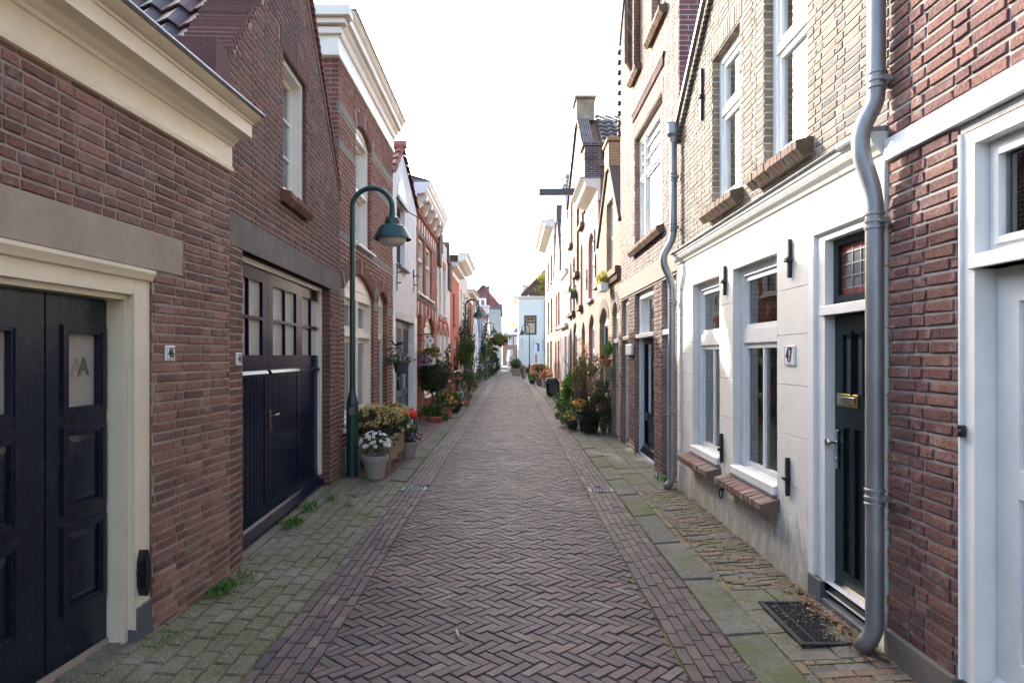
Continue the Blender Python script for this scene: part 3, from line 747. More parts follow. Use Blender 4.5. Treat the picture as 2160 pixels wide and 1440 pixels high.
# sectional door of panels, two seams in view
seams = [gu0 + .03, gu1 - 2.1, f.u(95, -.15), gu1 - .03]
wd = -.15
dr = None
for a, b in zip(seams, seams[1:]):
    leaf = MB(f); P = []; wdt = b - a
    pw = .44
    cols = [(f.u(135, -.15), f.u(215, -.15))] if b > gu1 - .2 else ([(b - .19 - pw, b - .19)] if wdt < 1.3 else [(a + .2, a + .2 + pw)])
    if wdt > .9 and b < gu1 - .2: cols = [(a + wdt * .5 - .6, a + wdt * .5 - .2), (b - .19 - .4, b - .19)]
    holes = [(c0, c1, za, zb) for c0, c1 in cols for za, zb in ((1.36, 1.79), (.86, 1.27), (.35, .77))]
    holed(leaf, a + .006, b - .006, .09, gz - .034, holes, wd, .05)
    for hc in holes:
        glass = hc[2] > 1.3
        c0, c1, za, zb = hc
        # moulding round the panel
        for k, (o_, hh) in enumerate(((.0, .014), (.018, .007))):
            holed(leaf, c0 - .02 + o_, c1 + .02 - o_, za - .02 + o_, zb + .02 - o_, [(c0 + .012 + o_ * .8, c1 - .012 - o_ * .8, za + .012 + o_ * .8, zb - .012 - o_ * .8)], wd + hh, hh + .03)
        if not glass:
            leaf.prism_u([(wd - .05, za), (wd - .009, za), (wd - .009, zb), (wd - .05, zb)], c0, c1)
            leaf.mesh([(c0 + .03, wd - .009, za + .03), (c1 - .03, wd - .009, za + .03), (c1 - .03, wd - .009, zb - .03), (c0 + .03, wd - .009, zb - .03),
                       (c0 + .065, wd + .001, za + .065), (c1 - .065, wd + .001, za + .065), (c1 - .065, wd + .001, zb - .065), (c0 + .065, wd + .001, zb - .065)],
                      [(4, 7, 6, 5), (0, 4, 5, 1)[::-1], (1, 5, 6, 2)[::-1], (2, 6, 7, 3)[::-1], (3, 7, 4, 0)[::-1]])
    o = obj('garage_door', leaf, GARAGE, h46)
    pm = MB(f)
    for c0, c1, za, zb in holes:
        if za > 1.3: pm.box(c0 + .002, c1 - .002, wd - .045, wd - .028, za + .002, zb - .002)
    obj('pane', pm, FROST, o)
    if b > gu1 - .2:
        mid = (cols[0][0] + cols[0][1]) / 2
        obj('lettering', text_mesh('A', .135, f, mid + .035, wd - .025, f.z(175, 775, wd), .95, .001, .003), INKG, o); obj('lettering', text_mesh('A', .135, f, mid - .02, wd - .0265, f.z(175, 775, wd) - .004, .95, .0008, .002), INK_SHADOW, o)  # second, paler A is the shadow of the first, put in as colour
    elif wdt > .5:
        mid = (cols[-1][0] + cols[-1][1]) / 2
        obj('lettering', text_mesh('R', .135, f, mid - .04, wd - .025, f.z(175, 775, wd), .95, .001, .003), INKG, o)
mb = MB(f); mb.box(gu0 + .03, gu1 - .03, -.19, -.14, .045, .088)
obj('weather_strip', mb, STONE, h46)
prof = [(.012, 2.972), (.03, 2.976), (.034, 3.0), (.02, 3.012), (.02, 3.15), (.032, 3.155), (.04, 3.172), (.062, 3.19), (.075, 3.21), (.09, 3.214), (.165, 3.216), (.165, 3.305), (.175, 3.31), (.178, 3.322), (.2, 3.328), (.225, 3.345), (.24, 3.36)]
cornice(f, h46, -.05, f.L + .0, prof, CREAM)
mb = MB(f); mb.prism_u([(-.05, 3.362), (.25, 3.362), (.262, 3.372), (.258, 3.386), (.24, 3.378), (-.05, 3.40)], -.06, f.L + .012)
obj('gutter_edge', mb, ZINC, h46)
mb = MB(f); mb.mesh([(0, .1, 3.38), (f.L, .1, 3.38), (f.L, -5.5, 4.2), (0, -5.5, 4.2)], [(0, 1, 2, 3)])
obj('roof', mb, BITUMEN, h46)
pu = f.u(354.5); plate(f, h46, pu, f.z(354.5, 745), '46', .082, .018, .052, .045)

# ---- no. 44: dark gabled warehouse with black doors
f44 = LF(4.935, 8.87, -2.06, -2.24); f = f44
h44 = house('gabled_brick_house', f, 'dark brown brick gable house with wide blue black garage doors and number 44', 'house')
ou0, ou1 = f.u(511.5), f.u(697); ot = 2.46
wu0, wu1, wz0, wz1 = f.u(597), f.u(646.5), 3.2, 4.48
e44, pk = 3.78, (f.L * .47, 5.85)
lw0, lw1 = .004, f.L - .004
wall44, clip = front(f, h44, 6, [(ou0, ou1, .02, ot), (wu0, wu1, wz0, wz1)], [MORTAR, B44, B44, T44], eave=e44, peak=pk, laid=True, D=7,
      bricks=dict(L=.205, H=.047, j=.011, h=.005), rev=.13, flat=[(wu0 - .09, wu1 + .09, wz1 + .005, wz1 + .2)], lay_skip=[(0, f.L, 2.455, 2.71)], lay_from=.02)
mb = MB(f); mb.bbox(lw0, lw1, -.05, .01, 2.46, 2.705, .006)
obj('lintel', mb, STONE_D, h44)
mb = MB(f)
mb.box(ou1 - .1, ou1 - .002, -.2, -.1, .22, ot - .002); mb.box(ou0 + .002, ou1 - .1, -.2, -.09, ot - .045, ot - .002); mb.box(ou0 + .002, ou0 + .06, -.2, -.1, .2, ot - .045)
obj('door_frame', mb, CREAM_P, h44)
mb = MB(f); mb.bbox(ou1 - .105, ou1 - .001, -.2, -.095, -.05, .219, .004)
pieces('plinth_stone', mb, BLUESTONE, h44)
mb = MB(f); mb.bbox(ou0 + .002, ou1 - .002, -.25, -.005, -.05, .075, .008)
obj('threshold', mb, SLAB, h44)
wd = -.115
b1, b2, b3 = f.u(565, wd), f.u(631.5, wd), f.u(681, wd)
edges = [ou0 + .06, b1, b2, b3]
gls = [(f.u(514, wd), f.u(554, wd)), (f.u(575.6, wd), f.u(625, wd)), (f.u(639.5, wd), f.u(675, wd))]
gls[0] = (edges[0] + .06, gls[0][1])
for i in range(3):
    a, b = edges[i] + .004, edges[i + 1] - .006; g0, g1 = gls[i]
    lf = MB(f); z0, z1 = .1, ot - .05; wi = wd - (.012 if i == 2 else 0)
    nz = 2; nx = 2; bar = .026; sub = []
    iw = (g1 - g0 - bar * (nx - 1)) / nx; ih = (2.3 - 1.655 - bar) / 2
    for x in range(nx):
        for y in range(nz):
            sub.append((g0 + x * (iw + bar), g0 + x * (iw + bar) + iw, 1.655 + y * (ih + bar), 1.655 + y * (ih + bar) + ih))
    field = (a + .085, b - .085, .3, 1.46)
    holed(lf, a, b, z0, z1, sub + [field], wi, .05)
    n = int((field[1] - field[0]) / .085); s = (field[1] - field[0]) / n
    for k in range(n):
        u = field[0] + k * s
        lf.prism_z([(u + .002, wi - .03), (u + .002, wi - .012), (u + .01, wi - .006), (u + s - .01, wi - .006), (u + s - .002, wi - .012), (u + s - .002, wi - .03)], field[2], field[3])
    lf.prism_u([(wi, 1.475), (wi + .022, 1.478), (wi + .024, 1.49), (wi + .008, 1.515), (wi, 1.52)], field[0] - .03, field[1] + .05)
    lf.prism_u([(wi, .1), (wi + .05, .1), (wi + .055, .125), (wi + .02, .19), (wi, .21)], a, b)
    o = obj('door', lf, NAVY, h44)
    pm = MB(f)
    for s_ in sub: pm.box(s_[0], s_[1], wi - .035, wi - .028, s_[2], s_[3])
    obj('pane', pm, FROST_F, o)
    if i == 1:
        mb = MB(f); hu = a + .055
        mb.bbox(hu - .016, hu + .016, wi, wi + .008, .95, 1.14, .003)
        mb.tube([(hu, wi, 1.1), (hu, wi + .05, 1.1), (hu + .09, wi + .055, 1.105), (hu + .115, wi + .05, 1.09)], .008, 8)
        mb.lathe((hu, wi + .012, .99), [(.004, -.012), (.011, 0), (.004, .012)], 8)
        obj('handle', mb, BRONZE, o)
window(f, h44, wu0, wu1, wz0, wz1, [(0, 1, 0, 1)], rev=.045, fw=.05, sw=.045, sd=.1, mat=CREAM_P, grid=[(1, 3)], glass=GLASS, curtain=[(.05, .95, .02, .98)], cmat=CURTAIN_G, dep=.15)
sill_bricks(f, h44, wu0 - .09, f.u(664, .09), wz0 + .0, .095, .1, B44)
cop_in = MB(f)
# raised gable edge: steps of brick behind the coping, kneelers at the shoulders
def edge(u): return e44 + (pk[1] - e44) * (u / pk[0] if u < pk[0] else (f44.L - u) / (f44.L - pk[0]))
mb = MB(f)
mb.prism_w([(-.12, e44 - .12), (pk[0], pk[1] - .06), (pk[0], pk[1] + .03), (-.13, e44 - .04)], -.36, .012)
mb.prism_w([(f.L + .03, e44 - .12), (f.L + .03, e44 - .03), (pk[0], pk[1] + .03), (pk[0], pk[1] - .06)], -.36, .012)
for i in range(int(pk[0] / .052)):
    u = .0 + i * .052; z = edge(u)
    mb.bbox(u - .026, u + .02, -.362, .022, z + .02, z + .085 + .05 * RND.random() * .3, .003)
    u2 = f.L - u
    mb.bbox(u2 - .02, u2 + .026, -.362, .022, z + .02, z + .085 + .05 * RND.random() * .3, .003)
mb.bbox(-.26, .03, -.36, .018, e44 - .34, e44 + .06, .006); mb.bbox(-.2, .02, -.355, .014, e44 - .45, e44 - .34, .006)
obj('gable_edge', mb, B44, h44)
mb = MB()
O = Vector(f.world(-.42, -.36, e44 - .62)); A = Vector(f.world(0, -1, 0)) - Vector(f.world(0, 0, 0)); Ud = Vector(f.world(pk[0], 0, pk[1])) - Vector(f.world(0, 0, e44))
tiles(mb, O, A, Ud, 3.3, 3.4, .225, .3)
O2 = Vector(f.world(f.L + .3, -.36, e44 - .45)); U2 = Vector(f.world(pk[0], 0, pk[1])) - Vector(f.world(f.L, 0, e44))
tiles(mb, O2, A, U2, 3.3, 3.2, .225, .3)
obj('roof', mb, TILE, h44)
mb = MB(f); mb.prism_w([(-.42, e44 - .68), (pk[0], pk[1] - .16), (f.L + .3, e44 - .52), (f.L + .3, e44 - .56), (pk[0], pk[1] - .2), (-.42, e44 - .72)], -6.9, -.2)
obj('roof_boards', mb, WOODB, h44)
pu = f.u(500.5); plate(f, h44, pu, f.z(500.5, 757), '44', .088, .016, .056, .048)

# ---- L3: brick town house with big white cornice and arched windows
f = LF(8.9, 13.03, -2.26, -2.28); fL3 = f
L3 = house('cornice_brick_house', f, 'tall red brown brick house with heavy cream cornice behind the nearest lamp', 'house')
uw = (f.u(750), f.u(783)); lw = (f.u(725.5), f.u(789)); dw = (f.u(797), f.u(816.5))
H = [(uw[0], uw[1], 3.31, 4.95), (lw[0], lw[1], .68, 2.57), (dw[0], dw[1], .05, 2.6)]
A3 = [(uw[0], uw[1], 4.95, .14), (lw[0], lw[1], 2.57, .28), (dw[0], dw[1], 2.6, .17)]
bands = [(4.86, 4.99), (4.36, 4.48), (3.2, 3.31), (2.42, 2.54), (.0, .6)]
front(f, L3, 5.6, H, [MORTAR_PALE, BL3, BL3, TL3], laid=True, arches=A3, rings=A3, D=7, rev=.14, bricks=dict(L=.205, H=.052, j=.012, h=.006),
      lay_skip=[(0, f.L, a, b) for a, b in bands if a > .1] + [(0, f.L, 0, .42)])
for (a, b) in bands[:4]:
    mb = MB(f); cuts = [x for x in sorted([(h[0], h[1]) for h, ar in zip(H, A3) if h[2] < b and ar[2] + ar[3] * .3 > a])]
    u = 0.004
    for c0, c1 in cuts + [(f.L - .004, f.L)]:
        if c0 - u > .03: mb.bbox(u, c0 - .002, -.03, .011, a, b, .003)
        u = c1 + .002
    pieces('stone_band', mb, STONE_G, L3)
for a in A3:    # stone springers and keystones in the arches
    mb = MB(f); pts, (uc, zc, R, an) = arc_pts(*a)
    for t in (-an, 0, an):
        P = [(uc + r * sin(t + q), zc + r * cos(t + q)) for r, q in ((R + .01, -.05 / R), (R + .01, .05 / R), (R + .24, .06 / R), (R + .24, -.06 / R))]
        mb.prism_w(P, -.03, .02)
    pieces('arch_stone', mb, STONE_G, L3)
mb = MB(f)
for a, b in ((0.004, lw[0] - .004), (lw[1] + .004, dw[0] - .004), (dw[1] + .004, f.L - .004)): mb.bbox(a, b, -.03, .02, -.1, .42, .006)
pieces('plinth', mb, STONE_D, L3)
window(f, L3, uw[0], uw[1], 3.31, 4.95, [(0, 1, 0, .5), (0, 1, .5, 1)], rev=.06, fw=.06, sd=.08, dep=.13, mat=CREAM_P, arch=.14, tymp=True, glass=GLASS_B, curtain=[(.1, .9, .03, .5)])
window(f, L3, lw[0], lw[1], .68, 2.57, [(0, .5, 0, .7), (.5, 1, 0, .7), (0, .5, .7, 1), (.5, 1, .7, 1)], rev=.05, fw=.1, sw=.08, sd=.08, dep=.14, mat=CREAM_P, arch=.28, tymp=True, glass=GLASS, curtain=[(.07, .93, .06, .66)])
for (u0, u1, z) in ((uw[0] - .06, uw[1] + .06, 3.31), (lw[0] - .06, lw[1] + .06, .68)):
    mb = MB(f); mb.prism_u([(-.12, z - .07), (.07, z - .07), (.075, z - .045), (.06, z - .03), (-.12, z + .004)], u0, u1); obj('sill', mb, WHITE, L3)
mb = MB(f); holed(mb, dw[0] + .002, dw[1] - .002, .06, 2.6, [(dw[0] + .1, dw[1] - .1, .1, 1.94), (dw[0] + .1, dw[1] - .1, 2.02, 2.52)], -.08, .1)
pts, _ = arc_pts(dw[0] + .003, dw[1] - .003, 2.6, .165, 10); mb.prism_w([(dw[0] + .003, 2.598)] + pts + [(dw[1] - .003, 2.598)], -.12, -.082)
fr = obj('door_frame', mb, CREAM_P, L3)
mb = MB(f); mb.box(dw[0] + .1, dw[1] - .1, -.17, -.165, 2.02, 2.52); obj('pane', mb, GLASS, fr)
mb = MB(f); holed(mb, dw[0] + .102, dw[1] - .102, .1, 1.938, [(dw[0] + .2, dw[1] - .2, .25, .9), (dw[0] + .2, dw[1] - .2, 1.05, 1.8)], -.13, .03); mb.box(dw[0] + .11, dw[1] - .11, -.18, -.155, .1, 1.93)
obj('door', mb, NAVY, L3)
pr = [(.015, 5.52), (.03, 5.53), (.03, 5.6), (.015, 5.61), (.015, 5.78), (.035, 5.79), (.05, 5.82), (.06, 5.86), (.1, 5.9), (.11, 5.93), (.16, 5.95), (.17, 6.02), (.2, 6.05), (.22, 6.09), (.235, 6.11)]
mb = MB(f); mb.prism_u([(-.5, 5.52)] + pr + [(-.5, 6.11)], -.06, f.L + .06)
mb.prism_u([(-.45, 6.111), (.25, 6.111), (.25, 6.135), (-.45, 6.15)], -.08, f.L + .08, 1)
# mouldings return round the near end
for (w, z0, z1) in ((.03, 5.53, 5.6), (.06, 5.8, 5.88), (.13, 5.9, 5.96), (.2, 5.97, 6.1)): mb.box(-.06 - w, -.058, -.5, w, z0, z1)
obj('cornice', mb, [CREAM_P, LEAD], L3)
flat_roof(f, L3, 5.7, 7)
mb = MB(f); bu = f.u(814.5)
mb.tube([(bu, .0, 1.62), (bu, .02, 1.62)], .03, 8); mb.tube([(bu, .0, 1.75), (bu, .12, 1.78), (bu, .24, 1.8)], .011, 6)
mb.tube([(bu, .01, 1.45), (bu, .03, 1.6), (bu, .1, 1.7), (bu, .2, 1.78)], .009, 6)
mb.tube([(bu, .05 + .035 * cos(t), 1.52 + .035 * sin(t)) for t in [k * .5 for k in range(14)]], .007, 5)
mb.tube([(bu, .16, 1.82), (bu, .2, 1.86), (bu, .27, 1.875), (bu, .32, 1.9)], [.006, .03, .028, .006], 8); mb.tube([(bu, .16, 1.84), (bu, .1, 1.92), (bu, .05, 1.93)], [.02, .016, .003], 5)
obj('bird_bracket', mb, IRON, L3)

# ---- L4: white painted house with grey door
f = LF(13.035, 16.24); f4 = f
L4 = house('white_gable_house', f, 'white painted low gable house with tiled edge and slatted grey door', 'house')
dd = (f.u(832.5), f.u(872.5), .05, 2.5); ww = (f.u(837), f.u(854), 3.5, 4.74)
front(f, L4, 6, [dd, ww], [TWH], eave=5.1, peak=(f.L * .33, 5.9), D=7, rev=.16)
mb = MB(f); mb.box(.01, f.L - .01, .002, .012, 2.52, 3.42); obj('render_panel', mb, PLASTER_L, L4)
mb = MB(f); mb.bbox(.02, dd[0] - .01, -.02, .02, .3, 2.52, .004); mb.bbox(dd[1] + .01, f.L - .01, -.02, .02, .36, 2.52, .004); pieces('door_jamb', mb, WHITE, L4)
mb = MB(f); mb.bbox(.02, dd[0] - .01, -.02, .026, -.1, .3, .006); mb.bbox(dd[1] + .01, f.L - .01, -.02, .026, -.1, .36, .006); pieces('plinth_stone', mb, BLUESTONE, L4)
mb = MB(f); mb.bbox(dd[0] + .004, dd[1] - .004, -.14, .03, 2.38, 2.498, .006); obj('door_header', mb, GREYL, L4)
n = 3; s = (dd[1] - dd[0]) / n
for i in range(n):
    a, b = dd[0] + i * s + .006, dd[0] + (i + 1) * s - .006; mb = MB(f); nb = 4; q = (b - a - .2) / nb
    holes = [(a + .1 + k * q, a + .1 + k * q + q * .6, 1.62, 2.24) for k in range(nb)] + [(a + .1, b - .1, .9, 1.5), (a + .1, b - .1, .22, .78)]
    holed(mb, a, b, .07, 2.375, holes, -.12, .04); mb.box(a + .01, b - .01, -.2, -.15, .08, .85)
    o = obj('door', mb, GREYG if i < 2 else GREYD, L4)
    pm = MB(f); [pm.box(h[0], h[1], -.15, -.146, h[2], h[3]) for h in holes[:-1]]; obj('pane', pm, GLASS, o)
    if i == 1:
        mb = MB(f); hu = b - .06; mb.bbox(hu - .015, hu + .015, -.12, -.108, .95, 1.2, .003); mb.tube([(hu, -.11, 1.15), (hu, -.06, 1.15), (hu + .09, -.055, 1.15)], .009, 6); mb.bbox(hu - .04, hu + .04, -.12, -.105, .84, .87, .003)
        obj('handle', mb, STEEL, o)
window(f, L4, ww[0], ww[1], ww[2], ww[3], [(0, 1, 0, .62), (0, 1, .62, 1)], rev=.1, fw=.06, mat=GREYD, glass=GLASS)
mb = MB(f); mb.prism_u([(-.1, 3.4), (.1, 3.4), (.1, 3.44), (-.1, 3.5)], ww[0] - .1, ww[1] + .1); obj('sill', mb, SLATE, L4)
mb = MB(f); pts, _ = arc_pts(ww[0], ww[1], 4.85, .4, 10); mb.prism_w(pts, -.02, .03); obj('blind_arch', mb, WHITE, L4)
mb = MB(f); mb.bbox(ww[0] - .05, ww[1] + .25, .01, .06, 4.74, 4.79, .004); mb.tube([(ww[1] + .2, .03, 4.76), (ww[1] + .25, .3, 4.6)], .012, 6); obj('awning_rail', mb, GREYD, L4)
for px, py in ((835.5, 586), (871.5, 592)):
    u, z = f.u(px), f.z(px, py); mb = MB(f); mb.bbox(u - .03, u + .03, .0, .025, z - .26, z + .26, .01); mb.tube([(u, .02, z + .1), (u, .12, z + .12), (u, .14, z + .06)], .012, 6); mb.tube([(u, .02, z - .1), (u, .1, z - .1)], .012, 6)
    obj('shutter_hook', mb, IRON, L4)
gable_roof(f, L4, 5.1, (f.L * .33, 5.9), 7, TILE_R)
mb = MB()
pk4 = (f.L * .33, 5.9)
for (ua, za, ub, zb) in ((0, 5.1, pk4[0], pk4[1]), (f.L, 5.1, pk4[0], pk4[1])):
    Oa, Ob = Vector(f.world(ua, .07, za + .03)), Vector(f.world(ub, .07, zb + .03)); Aw = Vector(f.world(0, -1, 0)) - Vector(f.world(0, 0, 0))
    tiles(mb, Oa, Aw, Ob - Oa, 1.2, (Ob - Oa).length, .24, .33)
r0, r1 = Vector(f.world(pk4[0], .1, pk4[1] + .1)), Vector(f.world(pk4[0], -3, pk4[1] + .1)); mb.tube([r0, r1], .09, 10)
obj('gable_tiles', mb, TILE_R, L4)

# ---- L5: orange red brick with bracketed cornice
f = LF(16.245, 20.78); f5 = f
L5 = house('bracket_cornice_house', f, 'orange red brick house with white bracketed cornice beside the white gable', 'house')
w1, w2 = (f.u(882.5), f.u(896)), (f.u(899), f.u(911)); l1, l2 = (f.u(880.5), f.u(888)), (f.u(895), f.u(916))
H = [(w1[0], w1[1], 3.2, 4.6), (w2[0], w2[1], 3.2, 4.6), (l1[0], l1[1], .05, 2.4), (l2[0], l2[1], .6, 2.36)]
A5 = [(l1[0], l1[1], 2.4, .28), (l2[0], l2[1], 2.36, .38)]
front(f, L5, 5.45, H, [TL5, BL5, BL5], arches=A5, rings=A5, D=7, rev=.14)
for a, b in ((4.62, 4.72), (4.05, 4.17), (3.02, 3.12), (1.9, 2.0)):
    mb = MB(f); u = .004
    for c0, c1 in sorted([(h[0], h[1]) for h in H if h[2] < b and h[3] > a]) + [(f.L - .004, f.L)]:
        if c0 - u > .03: mb.bbox(u, c0 - .002, -.03, .012, a, b, .003)
        u = c1 + .002
    pieces('stone_band', mb, STONE_G, L5)
for w in (w1, w2): window(f, L5, w[0], w[1], 3.2, 4.6, [(0, 1, 0, .64), (0, 1, .64, 1)], rev=.06, sd=.1, dep=.15, fw=.08, mat=CREAM_P, smat=GREYD, glass=GLASS_B, curtain=[(.1, .9, .03, .6)])
window(f, L5, l1[0], l1[1], .05, 2.4, [(0, 1, 0, .76), (0, 1, .76, 1)], rev=.09, fw=.09, mat=CREAM_P, arch=.28, glass=GLASS)
window(f, L5, l2[0], l2[1], .6, 2.36, [(0, .5, 0, .7), (.5, 1, 0, .7), (0, .5, .7, 1), (.5, 1, .7, 1)], rev=.09, fw=.09, mat=CREAM_P, arch=.38, tymp=True, glass=GLASS, curtain=[(.08, .92, .05, .65)])
for u0, u1, z in ((w1[0], w1[1], 3.2), (w2[0], w2[1], 3.2), (l2[0], l2[1], .6)):
    mb = MB(f); mb.prism_u([(-.1, z - .07), (.08, z - .07), (.08, z - .03), (-.1, z + .004)], u0 - .06, u1 + .06); obj('sill', mb, WHITE, L5)
mb = MB(f)
for i in range(8):
    u = .5 + i * .5; mb.bbox(u - .035, u + .035, -.02, .014, 4.74, 5.0, .003)
for i in range(6):
    u = .3 + i * .75; mb.bbox(u - .03, u + .03, -.02, .014, 2.66, 2.95, .003)
pieces('white_key_stone', mb, WHITE, L5)
mb = MB(f)
for i in range(40): mb.box(.03 + i * f.L / 40.3, .03 + i * f.L / 40.3 + .055, -.01, .035, 5.06, 5.12)
mb.box(.004, f.L - .004, -.01, .03, 5.122, 5.16); obj('dentil_course', mb, BL5, L5)
pr = [(.02, 5.44), (.03, 5.5), (.2, 5.53), (.26, 5.6), (.26, 5.66), (.3, 5.7), (.33, 5.78)]
cornice(f, L5, -.02, f.L + .02, pr, WHITE, cap=LEAD)
for i in range(5):
    mb = MB(f); u = .25 + i * (f.L - .5) / 4
    mb.prism_u([(-.01, 5.2), (.06, 5.22), (.12, 5.34), (.23, 5.38), (.24, 5.5), (-.01, 5.5)], u - .1, u + .1); obj('cornice_bracket', mb, CREAM_P, L5)
mb = MB(f); mb.mesh([(0, .3, 5.83), (f.L, .3, 5.83), (f.L, -1.2, 6.25), (0, -1.2, 6.25)], [(0, 1, 2, 3)]); mb.mesh([(0, -1.2, 6.25), (f.L, -1.2, 6.25), (f.L, -7, 6.3), (0, -7, 6.3)], [(0, 1, 2, 3)]); mb.face([(.02, .25, 5.78), (.02, -1.2, 6.25), (.02, -1.2, 5.4), (.02, 0, 5.4)])
obj('roof', mb, SLATE, L5)

# ---- farther left houses (smaller in view)
def far_house(name, f, label, mat, z1, wins, eave=None, peak=None, corn=None, corn_mat=None, frame=None, arches=(), sills=True, roofm=None, D=7, doors=(), glass=None, cop=None):
    r = house(name, f, label)
    H = [tuple(w[:4]) for w in wins] + [tuple(d[:4]) for d in doors]
    front(f, r, z1, H, [mat], eave=eave, peak=peak, arches=arches, D=D, rev=.14)
    for w in wins:
        a = next((x[3] for x in arches if abs(x[0] - w[0]) < 1e-6 and abs(x[2] - w[3]) < 1e-6), 0)
        tall = (w[3] - w[2]) > 1.3
        window(f, r, w[0], w[1], w[2], w[3], [(0, 1, 0, .66), (0, 1, .66, 1)] if tall else [(0, 1, 0, 1)], rev=.09, fw=.07, sw=.04, mat=frame or WHITE, smat=(w[4] if len(w) > 4 else None), arch=a, glass=glass or GLASS, curtain=[(.05, .45, .03, .97)])
        if sills:
            mb = MB(f); mb.prism_u([(-.1, w[2] - .08), (.09, w[2] - .08), (.09, w[2] - .03), (-.1, w[2] + .004)], w[0] - .06, w[1] + .06); obj('sill', mb, sills if not isinstance(sills, bool) else WHITE, r)
    for d in doors:
        a = next((x[3] for x in arches if abs(x[0] - d[0]) < 1e-6 and abs(x[2] - d[3]) < 1e-6), 0)
        mb = MB(f); tz = d[3] - .42
        holed(mb, d[0] + .002, d[1] - .002, d[2], d[3] - .002, [(d[0] + .08, d[1] - .08, d[2] + .02, tz - .06), (d[0] + .08, d[1] - .08, tz, d[3] - .08)], -.09, .08)
        if a:
            pts, _ = arc_pts(d[0] + .003, d[1] - .003, d[3], a - .003, 10); mb.prism_w([(d[0] + .003, d[3] - .002)] + pts + [(d[1] - .003, d[3] - .002)], -.13, -.092)
        fo = obj('door_frame', mb, frame or WHITE, r); mb = MB(f); mb.box(d[0] + .08, d[1] - .08, -.16, -.155, tz, d[3] - .08); obj('pane', mb, GLASS, fo)
        mb = MB(f); holed(mb, d[0] + .082, d[1] - .082, d[2] + .02, tz - .062, [(d[0] + .19, d[1] - .19, d[2] + .2, d[2] + .8), (d[0] + .19, d[1] - .19, d[2] + .95, tz - .2)], -.13, .03); mb.box(d[0] + .09, d[1] - .09, -.19, -.152, d[2] + .03, tz - .07)
        do = obj('door', mb, d[4] if len(d) > 4 else DOORG, r)
        mb = MB(f); mb.tube([(d[1] - .13, -.13, 1.05), (d[1] - .13, -.09, 1.05), (d[1] - .22, -.085, 1.05)], .01, 6); obj('handle', mb, STEEL, do)
    if corn: cornice(f, r, -.02, f.L + .02, corn, corn_mat or WHITE, cap=LEAD)
    if peak: gable_roof(f, r, eave, peak, D, roofm or TILE_R)
    else: flat_roof(f, r, z1 + (.0 if not corn else corn[-1][1] - z1 - .05), D, roofm)
    if cop: coping(f, r, [(0, eave), peak, (f.L, eave)], mat=cop, th=.1, wid=(-.25, .04))
    return r
def cprof(z, h, p): return [(.02, z), (.03, z + h * .1), (.02, z + h * .15), (.02, z + h * .5), (p * .4, z + h * .6), (p * .7, z + h * .65), (p * .75, z + h * .85), (p, z + h)]

f = LF(20.785, 25.1); P = lambda a, b: (f.u(a), f.u(b))
wa, wb = P(925, 930.5), P(934, 940); c = [P(923.5, 927.5), P(931.5, 936.5), P(940, 946)]
L6 = far_house('stepped_gable_house', f, 'white house with dark stepped gable edge and three red arches', PLASTER_L, 4.9,
    [(*wa, 3.0, 4.55, GREYD), (*wb, 3.0, 4.55, GREYD)] + [(*c[0], .6, 2.3), (*c[1], .6, 2.3), (*c[2], .6, 2.3)], frame=CREAM_P, arches=[(*q, 2.3, .3) for q in c], glass=GLASS_B)
mb = MB(f)
for u0, u1, z0, z1 in ((.0, .55, 4.4, 5.75), (.55, 1.0, 4.9, 5.5), (f.L - 1.4, f.L - .95, 4.9, 5.6), (f.L - .95, f.L, 4.0, 5.0)): mb.bbox(u0 + .004, u1 - .004, -.5, .09, z0, z1, .01)
pieces('gable_step', mb, T39D, L6)
mb = MB(f); mb.bbox(1.0, f.L - 1.4, -.4, .02, 4.9, 5.35, .01); obj('gable_field', mb, PLASTER_L, L6)
mb = MB(f)
for q in c: arch_ring(mb, q[0], q[1], 2.3, .3, .2, w=.0, h=.02)
for w in (wa, wb): soldiers(mb, w[0], w[1], 4.56, 4.78)
mb.box(wa[0] - .1, wb[1] + .1, -.01, .05, 2.75, 2.85)
pieces('red_arch', mb, PLASTER_R, L6)

f = LF(25.105, 29.4); P = lambda a, b: (f.u(a), f.u(b))
L7 = far_house('salmon_red_house', f, 'salmon red rendered house with white flat cornice', PLASTER_R, 4.75, [(*P(955, 959), 2.9, 4.1)], frame=CREAM_P, sills=PLASTER_R, corn=cprof(4.72, .36, .35), corn_mat=CREAM_P, doors=[(*P(957, 965.5), .05, 2.4, PLASTER_R)])
f = LF(29.405, 35); P = lambda a, b: (f.u(a), f.u(b))
L8 = far_house('cream_cornice_house', f, 'tall pale rendered house with cream cornice past the red house', PLASTER_L, 5.35, [(*P(971, 974.5), 3.2, 4.6, GREYD), (*P(977.5, 981), 3.2, 4.6, GREYD), (*P(970.5, 974), .7, 2.3), (*P(977, 980), .7, 2.3)], frame=CREAM_P, corn=cprof(5.3, .75, .42), corn_mat=CREAM_P)
mb = MB(f); mb.prism_u([(-.01, 2.7), (.06, 2.72), (.1, 2.85), (-.01, 2.88)], .01, f.L - .01); obj('string_course', mb, CREAM_P, L8)
f = LF(35.005, 39.5); P = lambda a, b: (f.u(a), f.u(b))
L9 = far_house('small_cornice_house', f, 'small pale house with cream cornice behind the far lamp', TL3, 4.6, [(*P(985.5, 988.5), 2.9, 4.2), (*P(990.5, 993.5), 2.9, 4.2), (*P(985.5, 988.5), .7, 2.2)], corn=cprof(4.55, .5, .4), corn_mat=CREAM_P, doors=[(*P(991, 993.5), .05, 2.3)])
f = LF(39.505, 46)
